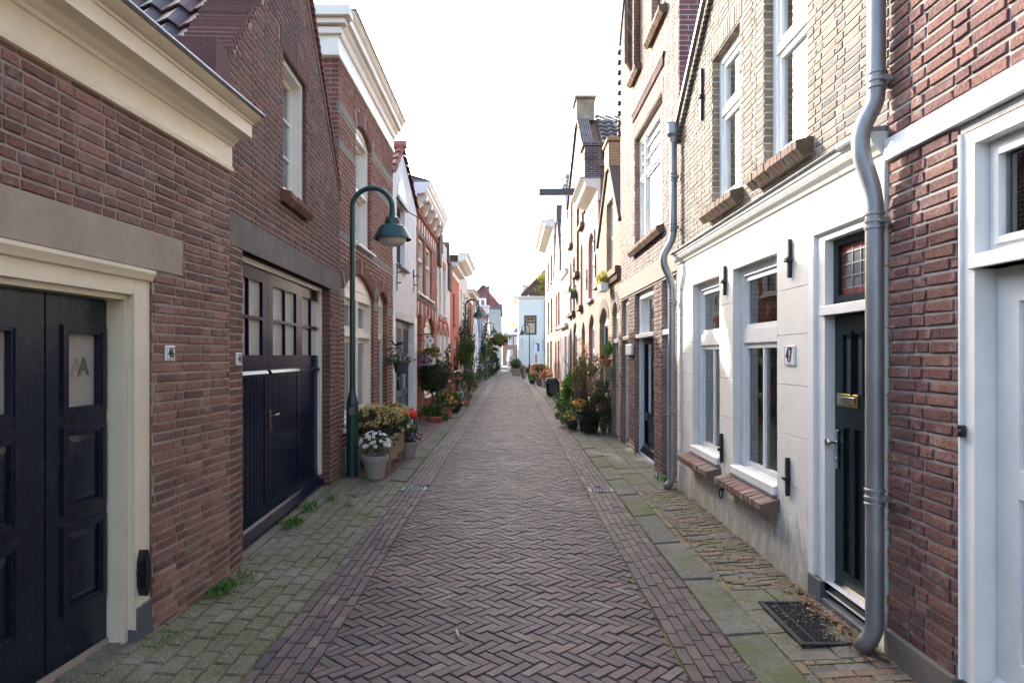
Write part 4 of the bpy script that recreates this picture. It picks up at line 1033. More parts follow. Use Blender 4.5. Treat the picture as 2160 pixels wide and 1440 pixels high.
L10 = far_house('white_side_gable_house', f, 'narrow white gabled house with brown tiled edge beyond the climbers', PLASTER_L, 4, [(2.0, 3.0, 2.7, 3.6), (3.5, 4.5, 2.7, 3.6), (1.2, 2.3, .7, 2.1)], eave=3.2, peak=(f.L / 2, 5.0), cop=TILE_B, doors=[(3.9, 4.9, .05, 2.3)])
f = LF(46.005, 53)
L11 = far_house('blue_rendered_house', f, 'narrow blue rendered house far down the left row', PLASTER_BL, 4.7, [(1.5, 2.6, 2.9, 4.2), (4.3, 5.4, 2.9, 4.2), (1.5, 2.6, .7, 2.2)], corn=cprof(4.65, .25, .25), corn_mat=PLASTER_BR, doors=[(4.2, 5.2, .05, 2.3, PLASTER_BR)])
f = LF(53.005, 60)
L12 = far_house('brown_rendered_house', f, 'brown rendered house beside the far hanging climber', PLASTER_BR, 4.2, [(1.5, 2.6, 2.6, 3.8), (4.3, 5.4, .7, 2.2)], corn=cprof(4.15, .25, .2), doors=[(1.5, 2.5, .05, 2.3)])
f = LF(60.005, 68, -2.25, -2.15)
L13 = far_house('pink_white_gable_house', f, 'pinkish white gable house with a chimney on its ridge', PLASTER_P, 5, [(2, 3.2, 2.6, 3.6), (5, 6.2, .7, 2.2), (5, 6.2, 2.6, 3.6)], eave=3.7, peak=(f.L / 2, 5.6), cop=COPING, doors=[(2, 3, .05, 2.3)])
mb = MB(f); mb.bbox(f.L / 2 - .4, f.L / 2 + .4, -.9, .02, 5.3, 6.2, .02); mb.bbox(f.L / 2 - .5, f.L / 2 + .5, -1., .1, 6.2, 6.35, .02); obj('chimney', mb, PLASTER_P, L13)
f = LF(68.005, 76, -2.15, -1.95)
L14 = far_house('low_tiled_house', f, 'low pinkish house with short red tiled canopy at the far bend', PLASTER_P, 3.9, [(2, 3.2, 2.4, 3.5), (5, 6.2, .7, 2.1)], corn=cprof(3.85, .35, .4), doors=[(2, 3, .05, 2.2)])
mb = MB(); tiles(mb, f.world(0, .45, 4.2), Vector(f.world(1, 0, 0)) - Vector(f.world(0, 0, 0)), Vector(f.world(0, -1, .8)) - Vector(f.world(0, 0, 0)), f.L, 2.2, .4, .5, seg=4); obj('tiled_canopy', mb, TILE_R, L14)
# ================================================================== RIGHT SIDE
# ---- no. 49-ish: rough red brick with white door
f = RF(-4.0, 3.655); f49 = f
R1 = house('red_brick_house', f, 'rough red brick house with a white panelled door and white band at the right edge', 'house')
d0, d1 = f.u(2026), 0
d1 = f.u(2026); d0 = d1 - 1.35
dh = (d0, d1, .02, 2.64)
front(f, R1, 6.2, [dh, (.8, 2.4, .7, 2.5), (5.0, 6.2, 3.4, 5.2), (1.0, 2.4, 3.4, 5.2)], [MORTAR_GREY, B49, B49, T46], laid=True, D=6, rev=.18,
      bricks=dict(L=.215, H=.052, j=.012, h=.009, ch=.006, jit=.004), lay_skip=[(0, f.L, 2.675, 2.81), (d1, f.L, 0, .2)], lay_from=.0)
mb = MB(f); mb.bbox(.0, f.L - .003, -.05, .032, 2.685, 2.80, .004); obj('white_band', mb, WHITE, R1)
mb = MB(f); mb.bbox(d1 + .004, f.L - .003, -.04, .03, -.1, .2, .01); pieces('plinth', mb, STONE_D, R1)
mb = MB(f)
fa, fb = d0 + .002, d1 - .002
holed(mb, fa, fb, .14, 2.638, [(fa + .085, fb - .085, .145, 2.03), (fa + .085, fb - .085, 2.09, 2.58)], -.004, .14)
mb.bbox(fa + .06, fb - .06, -.1, .01, 2.03, 2.092, .003)
mb.box(fb - .012, fb + .0, -.1, .012, .2, 2.638)
fr = obj('door_frame', mb, WHITE_B, R1)
mb = MB(f); holed(mb, fa + .087, fb - .087, 2.094, 2.578, [(fa + .15, fb - .15, 2.15, 2.52)], -.07, .04); holed(mb, fa + .13, fb - .13, 2.13, 2.545, [(fa + .16, fb - .16, 2.16, 2.51)], -.055, .02)
tw = obj('fanlight', mb, WHITE_B, R1); mb = MB(f); mb.box(fa + .14, fb - .14, -.1, -.095, 2.14, 2.53); obj('pane', mb, GLASS_B, tw); mb = MB(f); mb.box(fa + .12, fb - .12, -.32, -.315, 2.1, 2.57); obj('reflection_sheet', mb, GREYL, tw)  # grey green sheet added behind the glass, stands in for its pale reflection
mb = MB(f); a, b = fa + .088, fb - .088
pan = [(a + .13, b - .13, 1.17, 1.88), (a + .13, b - .13, .36, 1.05)]
holed(mb, a, b, .16, 2.028, pan, -.1, .03)
for p in pan:
    mb.box(p[0], p[1], -.14, -.118, p[2], p[3])
    mb.bbox(p[0] + .05, p[1] - .05, -.13, -.104, p[2] + .05, p[3] - .05, .012)
mb.prism_u([(-.1, .16), (-.045, .165), (-.04, .19), (-.055, .2), (-.07, .225), (-.085, .235), (-.1, .25)], a, b)
obj('door', mb, WHITE_B, R1)
mb = MB(f); mb.bbox(fa, fb, -.16, .0, -.05, .138, .006); mb.bbox(fb - .16, fb + .001, -.1, .004, .14, .2, .003); pieces('threshold', mb, BLUESTONE, R1)
bz = f.z(2033, 908); mb = MB(f); bu = f.u(2034); mb.bbox(bu - .014, bu + .016, .0, .022, bz - .028, bz + .026, .003); bo = obj('doorbell', mb, BLACKP, R1)
mb = MB(f); mb.tube([(bu, .02, bz), (bu, .026, bz)], .009, 10); obj('button', mb, STEEL, bo)
for (a, b, c, d) in ((.8, 2.4, .7, 2.5), (5.0, 6.2, 3.4, 5.2), (1.0, 2.4, 3.4, 5.2)): window(f, R1, a, b, c, d, [(0, 1, 0, .65), (0, 1, .65, 1)], curtain=[(.05, .95, .03, .6)])
flat_roof(f, R1, 6.2, 6)

# ---- no. 47: white ground floor, yellow brown brick above
f = RF(3.66, 8.255); f47 = f
R2 = house('plastered_house', f, 'house with white plastered ground floor number 47 and yellow brown brick upper floor', 'house')
win = [(f.u(1646), f.u(1551)), (f.u(1523), f.u(1465))]
upw = [(f.u(1703), f.u(1612)), (f.u(1561), f.u(1503))]
do = (f.u(1861), f.u(1722))
H = [(a, b, .6, 2.43) for a, b in win] + [(a, b, 3.14, 4.62) for a, b in upw] + [(do[0], do[1], .05, 2.44)]
e47, pk47 = 4.32, (f.L * .52, 5.95)
wall47, clip = front(f, R2, 6, H, [MORTAR_PALE, B47, B47, T47], eave=e47, peak=pk47, laid=True, D=6, rev=.12, lay_from=2.86,
      bricks=dict(L=.19, H=.045, j=.0105, h=.005, ch=.003), flat=[(a - .06, b + .06, 4.63, 4.82) for a, b in upw])
# plaster in big blocks with grooved joints
mb = MB(f); rows = [-.1, .36, .72, 1.08, 1.44, 1.8, 2.13, 2.43, 2.75]
solid = [0.003] + sorted(x for w in ([do] + win) for x in w) + [f.L - .003]
for r0, r1 in zip(rows, rows[1:]):
    segs = []
    hs = sorted([(h[0], h[1]) for h in H if h[2] < r1 - .02 and h[3] > r0 + .02 and h[2] < 3])
    u = .004
    cuts = hs + [(f.L - .004, f.L)]
    for c0, c1 in cuts:
        if c0 - u > .03: segs.append((u, c0))
        u = c1
    for (u0, u1) in segs:
        # upright joints on long runs, and cut around holes that only partly overlap the row
        n = max(1, round((u1 - u0) / .72)); s = (u1 - u0) / n
        for i in range(n):
            a, b = u0 + i * s, u0 + (i + 1) * s; zz0, zz1 = r0, r1
            part = [h for h in H if h[2] < 3 and h[0] < (a + b) / 2 < h[1]]
            mb.bbox(a + (.0012 if i else 0), b - (.0012 if i < n - 1 else 0), -.02, .022, zz0 + .0015, zz1 - .0015, .0022)
for a, b in win: mb.bbox(a, b, -.02, .0215, .362, .598, .002)
obj('plaster', mb, PLASTER, R2)
mb = MB(f)
for (a, b, c, d) in [h for h in H if h[2] < 3]:
    mb.box(a - .001, a + .004, -.12, .0225, max(c, .05), d); mb.box(b - .004, b + .001, -.12, .0225, max(c, .05), d); mb.box(a, b, -.12, .0225, d - .002, d + .003)
obj('window_reveal', mb, PLASTER, R2)
pr = [(.022, 2.735), (.035, 2.74), (.045, 2.76), (.07, 2.785), (.085, 2.81), (.085, 2.83), (.095, 2.835), (.1, 2.86)]
cornice(f, R2, .02, f.L - .02, pr, PLASTER, name='string_cornice')
mb = MB(f); mb.prism_u([(-.01, 2.861), (.112, 2.861), (.118, 2.87), (.11, 2.878), (-.01, 2.895)], .02, f.L - .02); mb.tube([f.world(0, 0, 0)] * 0 or [(.0, .1, 2.865), (.35, .1, 2.865)], .022, 8)
obj('zinc_flashing', mb, ZINC, R2)
for i, (a, b) in enumerate(win):
    window(f, R2, a + .003, b - .003, .6, 2.43, [(0, 1, 0, .665), (0, 1, .7, 1)], rev=.045, fw=.075, sw=.045, mat=WHITE_B, grid={0: (2, 1), 1: (1, 1)}, dep=.09, curtain=[(.55, .93, .05, .66)] if i == 0 else [(.45, .93, .05, .66), (.1, .9, .7, .95)], cmat=CURTAIN_G)
    mb = MB(f); mb.prism_u([(-.02, .602), (.05, .602), (.05, .66), (.03, .668), (-.02, .68)], a + .006, b - .006); mb.prism_u([(.0, .585), (.055, .58), (.055, .6), (.0, .6015)], a + .004, b - .004, 1)
    obj('window_ledge', mb, [WHITE_B, LEAD], R2)
    sill_bricks(f, R2, a - .05, b + .1, .585, .165, .1, BSILLR, drop=.05, back=.0, bw=.048)
for i, (a, b) in enumerate(upw):
    window(f, R2, a, b, 3.14, 4.62, [(0, 1, 0, .63), (0, 1, .63, 1)], rev=.07, fw=.075, sw=.05, mat=WHITE, glass=GLASS_B, dep=.08, curtain=[(.04, .96, .03, .97)])
    sill_bricks(f, R2, a - .1, b + .08, 3.14, .12, .11, BSILL)
# door
mb = MB(f); fa, fb = do[0] + .003, do[1] - .003
holed(mb, fa, fb, .2, 2.435, [(fa + .07, fb - .13, .14, 1.905), (fa + .07, fb - .13, 1.97, 2.39)], .005, .1)
mb.bbox(fa + .03, fb - .1, -.06, .03, 1.905, 1.968, .004); mb.bbox(fb - .02, fb + .06, -.02, .03, .2, 2.48, .004); mb.bbox(fa - .02, fb + .06, -.01, .032, 2.437, 2.5, .004)
obj('door_frame', mb, WHITE_B, R2)
mb = MB(f); mb.bbox(fb - .13, fb + .062, -.1, .034, -.05, .199, .004); mb.bbox(fa, fb - .131, -.14, .03, -.05, .1, .008); pieces('threshold', mb, BLUESTONE, R2)
mb = MB(f); ga, gb = fa + .072, fb - .132
holed(mb, ga, gb, 1.972, 2.388, [(ga + .06, gb - .06, 2.03, 2.345)], -.05, .04); fl = obj('fanlight', mb, DOORG, R2)
mb = MB(f); mb.box(ga + .05, gb - .05, -.085, -.08, 2.02, 2.355); obj('pane', mb, LEADED, fl)
mb = MB(f); la, lb, lz0, lz1 = ga + .06, gb - .06, 2.03, 2.345
for a, b, c, d in ((la, lb, lz0, lz0 + .04), (la, lb, lz1 - .05, lz1), (la, la + .035, lz0 + .04, lz1 - .05), (lb - .035, lb, lz0 + .04, lz1 - .05)): mb.box(a, b, -.0785, -.0765, c, d, 0)
for k in range(1, 4): u = la + .035 + (lb - la - .07) * k / 4; mb.box(u - .004, u + .004, -.079, -.073, lz0, lz1, 1)
for k in range(0, 4): z = lz0 + .04 + (lz1 - lz0 - .09) * k / 3; mb.box(la, lb, -.079, -.0735, z - .004, z + .004, 1)
obj('leading', mb, [STAINR, LEAD], fl)
mb = MB(f); wd = -.06; mid = (ga + gb) / 2
tops = [(ga + .09 + k * (gb - ga - .18) / 3 + .012, ga + .09 + (k + 1) * (gb - ga - .18) / 3 - .012, 1.42, 1.78) for k in range(3)]
bots = [(ga + .09 + k * (gb - ga - .18) / 3 + .02, ga + .09 + (k + 1) * (gb - ga - .18) / 3 - .02, .3, 1.2) for k in range(3)]
holed(mb, ga, gb, .12, 1.9, tops + bots, wd, .035)
for h in bots: mb.box(h[0] - .01, h[1] + .01, wd - .05, wd - .018, h[2] - .01, h[3] + .01)
for h in tops[:-1]: mb.bbox(h[1] + .006, h[1] + .018, wd - .005, wd + .014, 1.4, 1.8, .003)
mb.prism_u([(wd, .13), (wd + .05, .13), (wd + .055, .15), (wd + .02, .2), (wd, .22)], ga + .02, gb - .02)
dr = obj('door', mb, DOORG, R2)
mb = MB(f); [mb.box(h[0] - .004, h[1] + .004, wd - .03, wd - .026, h[2], h[3]) for h in tops]; obj('pane', mb, LEADED, dr)
mb = MB(f); mu0, mu1 = f.u(1825, wd) + .0, f.u(1768, wd); mz = f.z(1790, 843, wd)
mb.bbox(mu1 - .26, mu1, wd, wd + .01, mz - .045, mz + .035, .003); mb.bbox(mu1 - .235, mu1 - .025, wd + .01, wd + .016, mz - .028, mz + .018, .003, 1); obj('letter_flap', mb, [BRASS, STEEL], dr)
mb = MB(f); hu = gb - .035
mb.bbox(hu - .022, hu + .022, wd, wd + .012, .93, 1.18, .006); mb.tube([(hu, wd + .01, 1.1), (hu, wd + .05, 1.1)], .012, 10); mb.tube([(hu, wd + .05, 1.1), (hu, wd + .062, 1.1), (hu, wd + .075, 1.1)], [.02, .027, .022], 14)
mb.tube([(hu, wd + .012, .99), (hu, wd + .02, .99)], .012, 10); obj('handle', mb, STEEL, dr)
for px, py in ((1530, 590), (1667, 543), (1523, 943), (1663, 1003)): anchor(f, R2, f.u(px, .03), f.z(px, py, .03) - .02, .25, .02)
plate(f, R2, f.u(1665.5, .03), f.z(1665.5, 750, .03), '47', .15, .034, .088, .072)
mb = MB(f); ru, rz = f.u(1525, .03), f.z(1525, 1030, .03); mb.tube([(ru + .045 * sin(t) * .4, .05 + .01 * sin(t), rz - .045 + .045 * cos(t)) for t in [k * pi / 7 for k in range(14)]], .006, 6, close=True); mb.bbox(ru - .018, ru + .018, .02, .05, rz - .02, rz + .025, .004); obj('tether_ring', mb, IRON, R2)
# zinc verge on the gable and a small kneeler
for (a, b) in (((f.L, e47), pk47), ((0, e47), pk47)):
    pass
coping(f, R2, [(-.0, e47), pk47, (f.L + .0, e47)], (-.3, .08), .035, ZINC, 'verge_gutter')
mb = MB(f)
n = 46
for i in range(n):
    u = f.L - .03 - (f.L - pk47[0]) * i / n; z = e47 + (pk47[1] - e47) * i / n
    mb.bbox(u - .018, u + .018, -.02, .05, z - .12, z - .02, .003)
obj('verge_bricks', mb, B47, R2)
gable_roof(f, R2, e47, pk47, 6, TILE_D)
mb = MB(f); pa = f.u(1482, .05); anchor(f, R2, f.u(1480, .02), f.z(1480, 205, .02), .5, .004)

def downpipe(f, parent, pts, r, collars, hopper=None, shoe=True):
    mb = MB(f)
    # rounded bends
    P = [Vector(p) for p in pts]; out = [P[0]]
    for i in range(1, len(P) - 1):
        a, b = (P[i - 1] - P[i]), (P[i + 1] - P[i]); k = min(.09, a.length * .48, b.length * .48)
        A, B = P[i] + a.normalized() * k, P[i] + b.normalized() * k
        for t in (0, .2, .4, .6, .8, 1): out.append(A * (1 - t) ** 2 + P[i] * 2 * t * (1 - t) + B * t * t)
    out.append(P[-1]); mb.tube(out, r, 18)
    o = obj('downpipe', mb, ZINC, parent, smooth=True)
    for (u, w, z) in collars:
        mb = MB(f)
        for dz in (0, .035, .075): mb.lathe((u, w, z + dz), [(r, -.009), (r + .006, -.006), (r + .006, .006), (r, .009)], 18)
        mb.bbox(u - r - .006, u + r + .006, w - .012 - r, w - r * .3, z + .02, z + .05, .003); mb.tube([(u - r - .02, w, z + .03), (u - r, w, z + .03)], .01, 6)
        obj('pipe_collar', mb, ZINC, o)
    if hopper:
        u, w, z = hopper; mb = MB(f); mb.lathe((u, w, z), [(r + .002, -.08), (r + .012, -.02), (.085, .02), (.085, .14), (.092, .145), (.08, .146), (.075, .06)], 20); obj('hopper', mb, ZINC, o)
    return o
uu = f.u(1843, .09)
downpipe(f, R2, [(uu, .075, 6.2), (uu, .075, 3.1), (uu + .01, .075, 3.0), (uu + .02, .15, 2.86), (uu + .02, .15, 2.74), (uu, .085, 2.5), (uu, .085, .17), (uu + .04, .14, .07)], .046,
         [(uu, .075, 3.08), (uu, .085, 2.33), (uu, .085, .86)])
uf = f.L - .07
downpipe(f, R2, [(uf, .085, 4.35), (uf, .085, 3.06), (uf + .01, .2, 2.86), (uf + .01, .2, 2.75), (uf - .0, .1, 2.52), (uf, .1, .14), (uf + .03, .18, .06)], .044,
         [(uf, .085, 3.75), (uf, .085, 3.15), (uf, .1, 2.25), (uf, .1, .95)], hopper=(uf, .085, 4.28))

# ---- no. 45: tall pinkish tan brick over dark piers
f = RF(8.26, 12.7); f45 = f
R3 = house('tall_tan_brick_house', f, 'tall pinkish tan brick house with concrete band over dark brick piers', 'house')
P = lambda a, b: (f.u(a), f.u(b))
oA, oB, oC = P(1427, 1397.5), P(1380, 1340), P(1326.5, 1313)
uw = P(1398, 1338.5); t1, t2 = (f.u(1405), f.u(1375)), (f.u(1351), f.u(1337))
H = [(*oA, .05, 2.66), (*oB, .05, 2.66), (*oC, .05, 2.66), (*uw, 3.43, 5.2), (*t1, 6.25, 7.6), (*t2, 6.25, 7.6)]
front(f, R3, 9.8, H, [MORTAR_PALE, B45, B45, T45], laid=True, D=8, rev=.12, eave=7.4, peak=(f.L * .5, 10.2), bricks=dict(L=.2, H=.05, j=.011, h=.0045, ch=.003),
      lay_skip=[(0, f.L, -.1, 2.98)], flat=[(uw[0] - .05, uw[1] + .05, 5.21, 5.4)])
u = 0.004
for a, b in (oA, oB, oC, (f.L - .004, 0)):
    mb = MB(f)
    if a - u > .05: lay(mb, u, a, .02, 2.66, [], None, .0, 0, L=.2, H=.052, j=.012, h=.012, ch=.004); obj('brick_pier', mb, [B45D], R3)
    u = b
mb = MB(f); mb.bbox(.004, f.L - .004, -.05, .02, 2.68, 2.97, .01); obj('concrete_band', mb, CONC, R3)
for (a, b), nm in ((oA, 'a'), (oB, 'b'), (oC, 'c')):
    mb = MB(f); lt = 1.93; tz = 2.0; ea = .12
    holed(mb, a + .002, b - .002, .06, 2.658, [(a + ea, b - ea, .1, lt), (a + ea, b - ea, tz, 2.56)], -.06, .1); mb.bbox(a + .002, b - .002, -.1, .0, lt + .002, tz - .005, .003)
    fo = obj('door_frame', mb, WHITE_B if nm != 'c' else CREAM_P, R3)
    mb = MB(f); mb.box(a + ea, b - ea, -.14, -.135, tz, 2.56); obj('pane', mb, GLASS_B, fo)
    mb = MB(f); mb.bbox(a + .004, b - .004, -.16, .0, -.05, .058, .006); pieces('threshold', mb, BLUESTONE, R3)
    n = 2 if nm == 'b' else 1
    for k in range(n):
        x0 = a + ea + (b - a - 2 * ea) * k / n + .003; x1 = a + ea + (b - a - 2 * ea) * (k + 1) / n - .003
        q = .07 if x1 - x0 > .3 else .02
        mb = MB(f); holes = [(x0 + q, x1 - q, .75, lt - .1), (x0 + q, x1 - q, .25, .62)]; holed(mb, x0, x1, .1, lt - .002, holes, -.12, .04); mb.box(x0 + .01, x1 - .01, -.19, -.15, .12, .65)
        mb.prism_u([(-.12, .1), (-.06, .105), (-.06, .13), (-.1, .2), (-.12, .22)], x0, x1)
        o = obj('door', mb, NAVY, R3)
        mb = MB(f); mb.box(holes[0][0], holes[0][1], -.155, -.15, holes[0][2], holes[0][3]); obj('pane', mb, GLASS_B, o)
        if nm == 'a':
            mb = MB(f); mb.lathe((x1 - .05, -.07, 1.05), [(.004, -.03), (.024, -.015), (.028, 0), (.024, .015), (.004, .03)], 10); mb.lathe((x1 - .05, -.09, .85), [(.004, -.03), (.022, 0), (.004, .03)], 10); mb.box(x1 - .06, x1 - .04, -.12, -.07, 1.04, 1.06)
            obj('handle', mb, BRASS, o)
pu = f.u(1334); mb = MB(f); mb.bbox(oB[1] + .05, oC[0] + .0, .014, .06, 1.66, 1.84, .01); obj('mail_box', mb, WHITE_B, R3)
window(f, R3, uw[0], uw[1], 3.43, 5.2, [(0, .2, 0, .62), (.2, .8, 0, .62), (.8, 1, 0, .62), (0, .2, .62, 1), (.2, .8, .62, 1), (.8, 1, .62, 1)], rev=.08, fw=.08, sw=.035, mat=CREAM_P, smat=WHITE, grid={3: (1, 3), 4: (1, 3), 5: (1, 3)}, glass=GLASS_B, curtain=[(.25, .75, .05, .6)])
sill_bricks(f, R3, uw[0] - .08, uw[1] + .1, 3.43, .11, .11, BSILL)
mb = MB(f)
for i in range(30):
    u = uw[0] - .1 + (uw[1] - uw[0] + .2) * i / 30; mb.bbox(u, u + .04, -.01, .03, 5.5, 5.62, .003)
mb.bbox(uw[0] - .16, uw[1] + .14, -.01, .035, 5.622, 5.66, .003); obj('dentil_course', mb, B45D, R3)
for k, t in enumerate((t1, t2)):
    window(f, R3, t[0], t[1], 6.25, 7.6, [(0, 1, 0, 1)], rev=.09, fw=.06, mat=GREYD, smat=CREAM, grid=[(2, 4)], glass=GLASS_B)
    sill_bricks(f, R3, t[0] - .08, t[1] + .08, 6.25, .11, .1, BSILL)
# casement swung open on the far top window
hu = t2[1] - .01
def cas(mb, s0, s1, za, zb, th=.02, m=0):
    e = (-.93, .37); n_ = (.37, .93)
    P = [(hu + e[0] * s, .02 + e[1] * s) for s in (s0, s1)]
    Q = [(p[0] + n_[0] * th, p[1] + n_[1] * th) for p in P]
    mb.prism_z([P[0], P[1], Q[1], Q[0]], za, zb, m)
mb = MB(f); W_ = .46
cas(mb, 0, .05, 6.3, 7.56); cas(mb, W_ - .05, W_, 6.3, 7.56); cas(mb, W_ + .001, W_ + .02, 6.3, 7.56, .03, 1)
for k in range(5): z = 6.3 + k * .3; cas(mb, .05, W_ - .05, z, z + .05)
so_ = obj('open_casement', mb, [CREAM, GREYD], R3); mb = MB(f); cas(mb, .05, W_ - .05, 6.32, 7.54, .006); obj('pane', mb, GLASS_B, so_)
mb = MB(f)
for i in range(9): mb.bbox(f.L - .02, f.L + .1, -.25, .05, 5.75 + i * .19, 5.82 + i * .19, .006)
pieces('gable_step', mb, T39D, R3)
gable_roof(f, R3, 7.4, (f.L * .5, 10.2), 8, TILE_D); coping(f, R3, [(0, 7.4), (f.L * .5, 10.2), (f.L, 7.4)], th=.08)
# its side wall shows dark red above no. 47's roof
mb = MB(f); mb.box(-.012, .0, -6, -.003, 4.2, 7.35); obj('side_wall', mb, T45S, R3)

# ---- no. 43: straw brick shaped gable
f = RF(12.705, 16.0); f43 = f; P = lambda a, b: (f.u(a), f.u(b))
R4 = house('straw_brick_gable_house', f, 'straw yellow brick gable house with a planter box on its sill ledge', 'house')
gw, gd = P(1283, 1265), P(1304.5, 1292); uw = P(1293, 1279.5)
H = [(*uw, 3.35, 4.85), (*gw, .75, 2.4), (*gd, .05, 2.45)]
A4 = [(*gw, 2.4, .3), (*gd, 2.45, .25)]
front(f, R4, 6, H, [MORTAR_PALE, B43, B45, T43], laid=True, eave=4.15, peak=(f.L * .44, 5.7), arches=A4, rings=A4, D=7, rev=.14, bricks=dict(L=.2, H=.052, j=.011, h=.005))
window(f, R4, *uw, 3.35, 4.85, [(0, 1, 0, .52), (0, 1, .52, 1)], rev=.1, fw=.08, mat=WHITE, smat=GREYD, glass=GLASS_B)
window(f, R4, *gw, .75, 2.4, [(0, .5, 0, .66), (.5, 1, 0, .66), (0, .5, .66, 1), (.5, 1, .66, 1)], rev=.1, fw=.08, mat=WHITE_B, smat=GREYD, arch=.3, glass=GLASS)
mb = MB(f); holed(mb, gd[0] + .002, gd[1] - .002, .06, 2.45, [(gd[0] + .1, gd[1] - .1, .1, 1.9), (gd[0] + .1, gd[1] - .1, 1.98, 2.38)], -.07, .1); pts, _ = arc_pts(gd[0] + .003, gd[1] - .003, 2.45, .245, 10); mb.prism_w([(gd[0] + .003, 2.448)] + pts + [(gd[1] - .003, 2.448)], -.11, -.072)
mb.bbox(gd[0], gd[1], -.08, -.02, 1.9, 1.975, .005); fo = obj('door_frame', mb, WHITE_B, R4)
mb = MB(f); mb.box(gd[0] + .1, gd[1] - .1, -.15, -.145, 1.98, 2.38); obj('pane', mb, GLASS_B, fo)
mb = MB(f); holed(mb, gd[0] + .102, gd[1] - .102, .1, 1.898, [(gd[0] + .2, gd[1] - .2, .3, .85), (gd[0] + .2, gd[1] - .2, 1.0, 1.75)], -.11, .03); mb.box(gd[0] + .11, gd[1] - .11, -.17, -.14, .1, 1.88); do = obj('door', mb, NAVY, R4)
mb = MB(f); mb.lathe((gd[1] - .14, -.07, 1.05), [(.004, -.03), (.026, 0), (.004, .03)], 8); obj('handle', mb, BRASS, do)
mb = MB(f); mb.bbox(gd[0] - .02, gd[1] + .02, -.14, .04, -.05, .058, .008); pieces('threshold', mb, SLAB, R4)
mb = MB(f); a, b = f.u(1308.5), f.u(1259); mb.bbox(a, b - .0, -.02, .1, 3.2, 3.34, .008)
for i in range(20): mb.bbox(a + i * .1, a + i * .1 + .05, -.01, .07, 3.08, 3.2, .004)
obj('ledge', mb, BSILL, R4)
coping(f, R4, [(0, 4.15), (f.L * .44, 5.7), (f.L, 4.15)], (-.25, .05), .09, COPING)
mb = MB(f); c = f.L * .44; mb.bbox(c - .3, c + .3, -.35, .06, 5.5, 6.0, .012); mb.bbox(c - .36, c + .36, -.4, .1, 6.002, 6.08, .01); pieces('gable_block', mb, T43, R4)
gable_roof(f, R4, 4.15, (f.L * .44, 5.7), 7, TILE_D)
for px, py in ((1257.5, 563),): anchor(f, R4, f.u(px), f.z(px, py), .5)

# ---- R41: narrow pale red brick with white cornice
f = RF(16.005, 18.4); f41 = f; P = lambda a, b: (f.u(a), f.u(b))
R5 = far_house('pale_red_brick_house', f, 'narrow pale red brick house with white moulded cornice and arched windows', T41, 5.35, [(*P(1251.5, 1241), 3.1, 4.6), (*P(1254, 1242), .6, 2.4)], arches=[(*P(1251.5, 1241), 4.6, .2), (*P(1254, 1242), 2.4, .3)], corn=cprof(5.3, .5, .42), corn_mat=CREAM_P, glass=GLASS_B)
mb = MB(f); mb.bbox(.0, f.L, -.6, -.02, 5.3, 5.78, .01); obj('cornice_end', mb, WOODB, R5)
for px, py in ((1255.5, 510), (1230.6, 600)): anchor(f, R5, min(f.u(px), f.L - .1), f.z(px, py), .5)

# ---- R39: big tan warehouse gable with hoist beam
f = RF(18.405, 24.6); f39 = f; P = lambda a, b: (f.u(a), f.u(b))
R6 = house('tan_warehouse_gable', f, 'big tan brick stepped warehouse gable with arched openings and a hoist beam', 'house')
pk6 = (f.u(1219.5), 8.95)
cw = P(1221.5, 1216); aw = [P(1229, 1224.5), P(1213, 1208.5), P(1206, 1202.5)]; lo = [P(1234, 1227), P(1217, 1209), P(1206, 1202)]
up2 = [P(1232, 1226.5), P(1208, 1204)]
H = [(*cw, 4.2, 6.2)] + [(*q, 3.1, 4.6) for q in aw] + [(*lo[0], .6, 2.3), (*lo[1], .05, 2.4), (*lo[2], .6, 2.3)] + [(*q, 5.4, 6.7) for q in up2]
A6 = [(*q, 4.6, .3) for q in aw] + [(*q, 2.3 if q is not lo[1] else 2.4, .3) for q in lo] + [(*q, 6.7, .22) for q in up2]
front(f, R6, 9, H, [T39], eave=6.9, peak=pk6, arches=A6, D=8, rev=.16)
for q in aw: window(f, R6, *q, 3.1, 4.6, [(0, 1, 0, .6), (0, 1, .6, 1)], rev=.1, fw=.06, mat=CREAM_P, arch=.3, glass=GLASS_B); mb = MB(f); mb.bbox(q[0] - .1, q[1] + .1, -.1, .12, 2.95, 3.09, .01); obj('sill', mb, BSILL, R6)
for q in up2: window(f, R6, *q, 5.4, 6.7, [(0, 1, 0, 1)], rev=.1, fw=.06, mat=CREAM_P, arch=.22, glass=GLASS_B); mb = MB(f); mb.bbox(q[0] - .1, q[1] + .1, -.1, .12, 5.26, 5.39, .01); obj('sill', mb, BSILL, R6)
mb = MB(f); holed(mb, cw[0] + .002, cw[1] - .002, 4.202, 6.198, [(cw[0] + .12, cw[1] - .12, 4.3, 5.2), (cw[0] + .12, cw[1] - .12, 5.35, 6.1)], -.1, .03); mb.box(cw[0] + .02, cw[1] - .02, -.16, -.131, 4.21, 6.19); obj('hoist_door', mb, GREYD, R6)
mb = MB(f); mb.bbox(cw[0] - .12, cw[1] + .12, -.1, .14, 4.04, 4.19, .01); obj('sill', mb, BSILL, R6)
for q in (lo[0], lo[2]): window(f, R6, *q, .6, 2.3, [(0, 1, 0, .6), (0, 1, .6, 1)], rev=.1, fw=.07, mat=WHITE_B, arch=.3)
q = lo[1]; mb = MB(f); holed(mb, q[0] + .002, q[1] - .002, .06, 2.4, [(q[0] + .1, q[1] - .1, .1, 2.3)], -.07, .08); pts, _ = arc_pts(q[0] + .003, q[1] - .003, 2.4, .295, 10); mb.prism_w([(q[0] + .003, 2.398)] + pts + [(q[1] - .003, 2.398)], -.11, -.072); obj('door_frame', mb, WHITE_B, R6)
